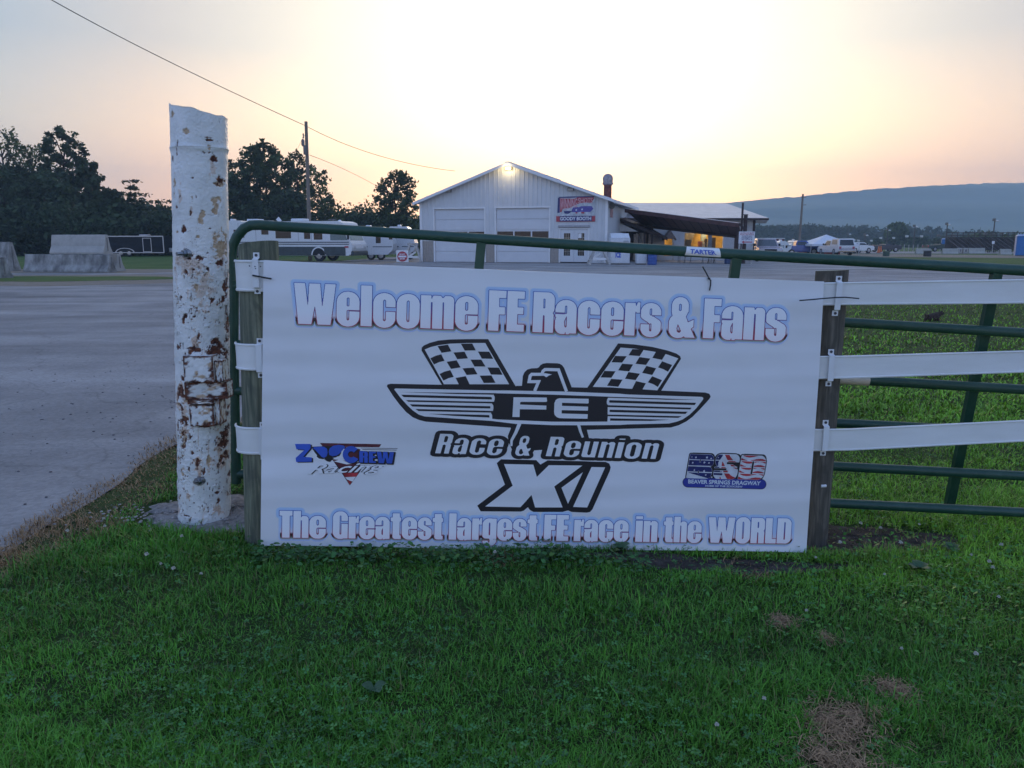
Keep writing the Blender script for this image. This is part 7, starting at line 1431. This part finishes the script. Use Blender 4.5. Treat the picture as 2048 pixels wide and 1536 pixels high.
lamp_pole(1694, 468, 180, 'lamp pole behind the white marquee', 1)
# ------------------------------------------------------------------ the groundhog on the lawn
gp = G(1868, 641); gp.z = 0
def creature():
    me = bpy.data.meshes.new('body'); J = [((-.13, 0, .055), .055), ((-.06, 0, .085), .075), ((.02, 0, .095), .075), ((.08, 0, .125), .050), ((.125, 0, .150), .040), ((.165, 0, .142), .026), ((.185, 0, .136), .014), ((-.19, .01, .02), .018), ((-.235, .02, .012), .010), ((.05, .035, .05), .024), ((.065, .04, .012), .016), ((.05, -.035, .05), .024), ((.065, -.04, .012), .016), ((-.08, .05, .045), .035), ((-.055, .055, .014), .018), ((-.08, -.05, .045), .035), ((-.055, -.055, .014), .018)]
    E = [(0, 1), (1, 2), (2, 3), (3, 4), (4, 5), (5, 6), (0, 7), (7, 8), (2, 9), (9, 10), (2, 11), (11, 12), (0, 13), (13, 14), (0, 15), (15, 16)]
    me.from_pydata([j[0] for j in J], E, []); o = bpy.data.objects.new('body', me); COL.objects.link(o); md = o.modifiers.new('s', 'SKIN'); me.skin_vertices[0].data[1].use_root = True
    for i, j in enumerate(J): me.skin_vertices[0].data[i].radius = (j[1] * .82, j[1])
    o.modifiers.new('d', 'SUBSURF').levels = 2; dg = bpy.context.evaluated_depsgraph_get(); m2 = bpy.data.meshes.new_from_object(o.evaluated_get(dg)); bpy.data.objects.remove(o)
    m2.materials.clear(); m2.materials.append(mat('brown_fur', (.055, .035, .028), .95, var=.5, scale=60, bump=1.0, bscale=200)); m2.polygons.foreach_set('use_smooth', [True] * len(m2.polygons)); return m2
t_ = thing('groundhog', 'small brown groundhog sitting on the lawn behind the gate, facing right', 'animal', gp - Vector((0, 0, .02)), R(8)); link('body', creature(), t_)
for s in (-1, 1):
    mb = MB(); mb.lathe([(.012, 0), (.014, .006), (.006, .02)], 8, M=Matrix.Translation((.112, s * .026, .178)) @ Matrix.Rotation(s * -.5, 4, 'X')); mb.build('ear', mat('brown_fur'), t_); mb = MB(); mb.lathe([(.001, -.006), (.006, 0), (.001, .006)], 8, c=(.150, s * .026, .158)); mb.build('eye', M_BLACKP, t_)
t_.scale = (1.0, 1.0, 1.0)
# ------------------------------------------------------------------ trees
def leafmat(name, c):
    if name in MC: return MC[name]
    m = bpy.data.materials.new(name); m.use_nodes = True; MC[name] = m; t = m.node_tree; b = t.nodes['Principled BSDF']; b.inputs['Roughness'].default_value = .6; b.inputs['Specular IOR Level'].default_value = .25
    a = N(t, 'ShaderNodeAttribute', attribute_name='col'); t.links.new(a.outputs['Color'], b.inputs['Base Color'])
    tr = N(t, 'ShaderNodeBsdfTranslucent'); t.links.new(a.outputs['Color'], tr.inputs[0]); mx = N(t, 'ShaderNodeMixShader', inp={0: .42}); o = t.nodes['Material Output']; t.links.new(b.outputs[0], mx.inputs[1]); t.links.new(tr.outputs[0], mx.inputs[2]); t.links.new(mx.outputs[0], o.inputs[0]); return m
M_LEAF = leafmat('leaves', None); M_BARK = mat('bark', (.045, .036, .030), .95, var=.4, scale=3)
def leaves(cs, rs, n, s, rng, c0, flat=.0, fill_=.55):
    """leaf-sized quads through the volume of the clumps cs/rs"""
    k = rng.choice(len(cs), n, p=(rs ** 2.2) / (rs ** 2.2).sum()); d = rng.normal(size=(n, 3)); d /= np.linalg.norm(d, axis=1)[:, None]; rad = rng.random(n) ** fill_ * np.where(rng.random(n) < .12, 1.5, 1.05)
    lump = 1 + .25 * np.sin(d[:, 0] * 5 + k) * np.sin(d[:, 2] * 6 + k * 2)
    p = cs[k] + d * (rs[k] * rad * lump)[:, None] * np.array([1, 1, 1 - flat])
    a = rng.normal(size=(n, 3)); a[:, 2] *= 1 - flat; a /= np.linalg.norm(a, axis=1)[:, None]; b = np.cross(a, rng.normal(size=(n, 3))); b /= np.linalg.norm(b, axis=1)[:, None]
    sz = s * rng.uniform(.5, 1.4, n)[:, None]; V = np.stack([p - a * sz, p + b * sz * .55, p + a * sz, p - b * sz * .55], 1).reshape(-1, 3); Q = np.arange(n * 4).reshape(n, 4)
    col = np.array(c0) * rng.uniform(.55, 1.5, (len(cs), 1))[k] * rng.uniform(.7, 1.3, (n, 1)); return V, Q, np.repeat(col, 4, 0)
def tree(name, lab, px, pyt, D, wpx_, kind='round', n=5200, seed=0, col=(.030, .050, .018), s=.26, trunk=.22, group='trees along the left side of the lot', pyb=503, lift=.25, sparse=1.0, cat='tree'):
    rng = np.random.default_rng(seed + int(px) * 7 + int(D)); base = P(px, pyb, D); H_ = P(px, pyt, D).z; W_2 = wpx_ * D / F / 2; t_ = thing(name, lab, cat, (base.x, D, 0), 0, group)
    s = s * D / 100 if D > 100 else s
    cs = []; rs = []; mbt = MB(); tr = max(.12, H_ * .018)
    if kind == 'round':
        k = int(60 + 24 * sparse)
        for i in range(k):
            u = (i + .5) / k; z = H_ * (lift + (1 - lift) * (.04 + .92 * u)); env = math.sin(math.pi * min(1, max(.05, .12 + .80 * u))) ** .6; a = i * 2.4 + rng.random(); rr_ = W_2 * env * rng.uniform(.35, 1.0); r_ = W_2 * rng.uniform(.13, .27) * (1.1 - .3 * u); rr_ = max(0, min(rr_, W_2 * env * 1.05 - r_ * .5)); z = min(z, H_ - r_ * .8); cs.append((rr_ * math.cos(a), rr_ * math.sin(a) * .9, z)); rs.append(r_)
        mbt.tube([(0, 0, -.3), (rng.normal() * .1, 0, H_ * .3), (rng.normal() * .3, 0, H_ * .6), (rng.normal() * .3, 0, H_ * .86)], [tr, tr * .8, tr * .5, tr * .15], 7)
        for i in range(0, k, 4): c = cs[i]; z0 = max(H_ * lift * .8, c[2] - W_2 * .5); mbt.tube([(0, 0, min(z0, H_ * .75)), (c[0] * .5, c[1] * .5, (z0 + c[2]) / 2 + .2), c], [tr * .32, tr * .2, tr * .06], 5)
    elif kind == 'conifer':
        k = int(H_ / .75)
        for i in range(k):
            u = i / k; z = H_ * (.06 + .92 * u); env = W_2 * (1 - u) ** .62 + .55
            nb = max(2, int(5 * (1 - u) + 2))
            for j in range(nb):
                a = j * 6.283 / nb + i * 1.1 + rng.random() * .6; L = env * rng.uniform(.65, 1.12)
                for q in (.35, .65, .95): cs.append((L * q * math.cos(a), L * q * math.sin(a), z - .10 * L * q + .04 * q)); rs.append(.22 * env * (1.2 - q * .55) + .12)
            if i % 2 == 0 and u < .85: mbt.tube([(0, 0, z), (L * math.cos(a), L * math.sin(a), z - .1 * L)], [tr * .15, tr * .03], 4)
        mbt.tube([(0, 0, -.3), (0, 0, H_ * .93)], [tr, tr * .1], 7)
    elif kind == 'bush':
        for i in range(14): a = i * 2.4; q = rng.random() ** .5; r_ = H_ * rng.uniform(.28, .45); cs.append((W_2 * q * math.cos(a) * .8, min(W_2, 2.5) * q * math.sin(a), min(H_ - r_ * .7, H_ * rng.uniform(.2, .8)))); rs.append(r_)
        mbt.tube([(0, 0, -.3), (.1, 0, H_ * .6)], [tr, tr * .3], 6)
    cs = np.array(cs); rs = np.array(rs); mbt.build('trunk', M_BARK, t_, smooth=True)
    V, Q, C = leaves(cs, rs, int(n), s, rng, col, flat=.45 if kind == 'conifer' else .1, fill_=.5)
    npmesh('crown', V, Q, M_LEAF, t_, col=C); return t_
G1 = (.060, .092, .038); G2 = (.085, .120, .048); G3 = (.052, .080, .040)
tree('leafy_tree', 'airy tree top at the far left edge, thin enough to see sky through', 25, 247, 96, 130, n=2700, s=.22, col=G2, lift=.30, trunk=.2)
tree('leafy_tree', 'thin leafy tree between the far-left tree and the tall dark one', 84, 285, 98, 90, n=1900, s=.22, col=G2, lift=.35)
tree('leafy_tree', 'tallest dark tree of the left group, with a rounded top', 146, 253, 94, 100, n=5600, col=G3, lift=.12)
tree('leafy_tree', 'dark tree stepping down on the right of the tallest left tree', 188, 318, 92, 84, n=4600, col=G3, lift=.08)
tree('leafy_tree', 'dense dark tree low at the far left edge', 20, 325, 90, 150, n=8200, col=G3, lift=.05)
tree('leafy_tree', 'dense dark tree filling in behind the concrete barriers', 100, 340, 88, 140, n=8200, col=G3, lift=.04)
tree('pine_tree', 'dark pine with level branches left of the rusty pole', 272, 346, 90, 115, 'conifer', n=7500, col=G3, s=.2)
tree('pine_tree', 'smaller dark pine tucked behind the rusty pole', 332, 388, 92, 100, 'conifer', n=5000, col=G3, s=.2)
tree('leafy_tree', 'low dark tree between the pine and the tall left trees', 226, 380, 86, 90, n=6000, col=G3, lift=.03)
for i, (x, y, w_) in enumerate([(-10, 400, 150), (60, 415, 130), (160, 410, 130), (240, 425, 120), (310, 428, 110), (370, 420, 120)]):
    tree('dark_shrub', 'dark undergrowth at the foot of the left trees, number %s from the left edge' % ['one', 'two', 'three', 'four', 'five', 'six'][i], x, y, 84 + i, w_, 'bush', n=4200, col=G3, s=.28, cat='shrub', group='undergrowth below the left trees')
tree('leafy_tree', 'pale thin tree top just right of the rusty pole', 478, 318, 104, 60, n=1400, s=.22, col=(.07, .08, .035), lift=.5)
tree('leafy_tree', 'dark tree partly hidden behind the rusty pole', 462, 345, 92, 110, n=6500, col=G3, lift=.04)
tree('leafy_tree', 'large round-headed dark tree behind the motorhome', 538, 284, 96, 138, n=9500, col=G1, lift=.06)
tree('leafy_tree', 'tree with a loose top just left of the tall utility pole', 600, 300, 98, 80, n=2300, col=G1, lift=.2, s=.22)
tree('leafy_tree', 'open leafy tree just right of the tall utility pole', 640, 335, 96, 76, n=2000, col=G2, lift=.16, s=.22)
tree('leafy_tree', 'smaller drooping tree right of the utility pole', 662, 396, 92, 56, n=1700, col=G2, lift=.15, s=.2)
tree('leafy_tree', 'dark tree filling in behind the middle of the motorhome', 580, 380, 90, 130, n=7000, col=G3, lift=.03)
tree('leafy_tree', 'lone tree with an open rounded crown left of the garage', 797, 340, 92, 92, n=5600, col=G1, lift=.24, s=.19, sparse=1.6)
for i, (x, y, w_, lab) in enumerate([(690, 418, 60, 'bushy low tree right of the drooping tree'), (738, 407, 60, 'bushy low tree with a ragged top behind the travel trailer'), (768, 424, 50, 'low bush between the ragged tree and the lone tree'), (820, 432, 60, 'low bush behind the left corner of the garage'), (715, 428, 70, 'dark low bush behind the front of the motorhome'), (790, 440, 70, 'dark low bush at the foot of the lone tree')]):
    tree('dark_shrub', lab, x, y, 108 + i, w_, 'bush', n=3200, col=G1, s=.22, cat='shrub', group='bushes behind the trailers')
# far right: big tree, pines, bushes, and the wooded band beyond
far = 'trees on the far side of the track'
tree('leafy_tree', 'broad far tree rising above the others right of the marquee', 1790, 446, 260, 46, n=4200, col=G2, s=.26, lift=.05, group=far, pyb=504)
tree('pine_tree', 'far dark pine left of the first floodlight pole', 1752, 474, 240, 22, 'conifer', n=1500, col=G1, s=.2, group=far, pyb=505); tree('pine_tree', 'far dark pine right of the first floodlight pole', 1847, 470, 240, 24, 'conifer', n=1500, col=G1, s=.2, group=far, pyb=505); tree('pine_tree', 'far dark pine behind the first concrete barrier', 1872, 472, 240, 24, 'conifer', n=1500, col=G1, s=.2, group=far, pyb=505); tree('pine_tree', 'far dark pine close to the broad far tree', 1826, 471, 240, 22, 'conifer', n=1500, col=G1, s=.2, group=far, pyb=505)
for x, y, w_, lab in ((1910, 477, 40, 'round bush behind the far portable toilet'), (1934, 474, 30, 'taller bush left of the bleachers'), (1958, 462, 56, 'broad bushy tree behind the left end of the bleachers'), (1990, 476, 40, 'low bush behind the bleachers'), (2022, 470, 34, 'ragged bush top behind the right end of the bleachers'), (2046, 472, 36, 'bush at the right edge of the picture')): tree('leafy_tree', lab, x, y, 190, w_, 'bush', n=2600, col=G2, s=.22, group=far, cat='bush')
def wood(name, lab, x0, x1, D, yt, n, amp, col, depth, s, seed):
    rng = np.random.default_rng(seed); X0 = P(x0, 490, D).x; X1 = P(x1, 490, D).x; m = 260; xs = rng.uniform(X0, X1, m); ys = D + rng.uniform(0, depth, m); pxs = x0 + (x1 - x0) * (xs - X0) / (X1 - X0)
    top = np.array([P(px, np.interp(px, yt[0], yt[1]), D).z for px in pxs]) * (1 + ys / D - 1) * 1.0 + rng.normal(0, amp, m); cs = []; rs = []
    for x, y, z in zip(xs, ys, top):
        r_ = rng.uniform(.30, .5) * z * .55
        for q in (1, .62, .25): cs.append((x + rng.normal() * 1.5, y + rng.normal(), max(1, z * q - r_ * .6))); rs.append(r_)
    V, Q, C = leaves(np.array(cs), np.array(rs), n, s, rng, col, .1, .4); tag(npmesh(name, V, Q, M_LEAF, col=C), lab, 'woodland', kind='stuff')
wood('far_woodland', 'hazy band of woodland under the blue ridge', 1480, 2120, 420, ([1480, 1540, 1620, 1700, 1760, 1830, 1885, 1930, 2000, 2120], [460, 458, 455, 456, 462, 463, 456, 468, 470, 470]), 60000, .8, (.030, .045, .02), 60, .9, 5)
wood('far_woodland', 'far trees filling the skyline behind the trailers and the garage', 430, 900, 190, ([430, 600, 700, 760, 860, 900], [440, 440, 436, 440, 446, 446]), 30000, .5, G3, 25, .5, 6)
wood('far_woodland', 'dark wood behind the left trees', -160, 440, 140, ([-160, 100, 300, 440], [395, 400, 430, 430]), 42000, .6, G3, 20, .45, 7)
# ------------------------------------------------------------------ the ridge
MD = 2000.0
def ridge():
    xs = np.arange(-500, 4200, 12.0); prof_x = [-500, 600, 1000, 1200, 1400, 1536, 1700, 1850, 2048, 2300, 2700, 3300, 4200]; prof_y = [486, 478, 458, 430, 407, 395, 381, 372, 361, 352, 350, 380, 420]
    V = []; n = len(xs); rng = np.random.default_rng(2); K = 16
    for i, x in enumerate(xs):
        yt = np.interp(x, prof_x, prof_y); h = P(x, yt, MD).z; X_ = P(x, 486, MD).x
        for k in range(K): u = k / (K - 1); V.append((X_ * (1 - .10 * (1 - u)), MD - 700 * (1 - u) + 60 * math.sin(i * .11 + k), -2 + h * (u ** 1.15) + (2.0 * math.sin(i * .13 + k * .7) + rng.normal() * 1.0) * min(1, u * 2) * (u < 1) + (rng.normal() * .9 if k == K - 1 else 0)))
        V.append((X_ * 1.2, MD + 120, -3))
    I = np.arange(n * (K + 1)).reshape(n, K + 1); Q = np.stack([I[:-1, :-1], I[1:, :-1], I[1:, 1:], I[:-1, 1:]], -1).reshape(-1, 4)
    m = mat('forested_ridge', (.018, .030, .014), .95, col2=(.040, .055, .022), scale=.03, bump=1.0, bscale=.15); tag(npmesh('hills', np.array(V), Q, m, smooth=True), kind='structure')
ridge()
# ------------------------------------------------------------------ the air
m = bpy.data.materials.new('haze_air'); m.use_nodes = True; t = m.node_tree; t.nodes.clear(); o = N(t, 'ShaderNodeOutputMaterial'); v = N(t, 'ShaderNodeVolumePrincipled'); v.inputs['Color'].default_value = (.66, .86, 1.0, 1); v.inputs['Density'].default_value = .00056; v.inputs['Anisotropy'].default_value = 0.0; t.links.new(v.outputs[0], o.inputs['Volume'])
mb = MB(); mb.box(-3000, -120, -4, 3000, 2150, 195); tag(mb.build('haze', m), 'thin evening haze over the whole valley', 'haze', kind='stuff')
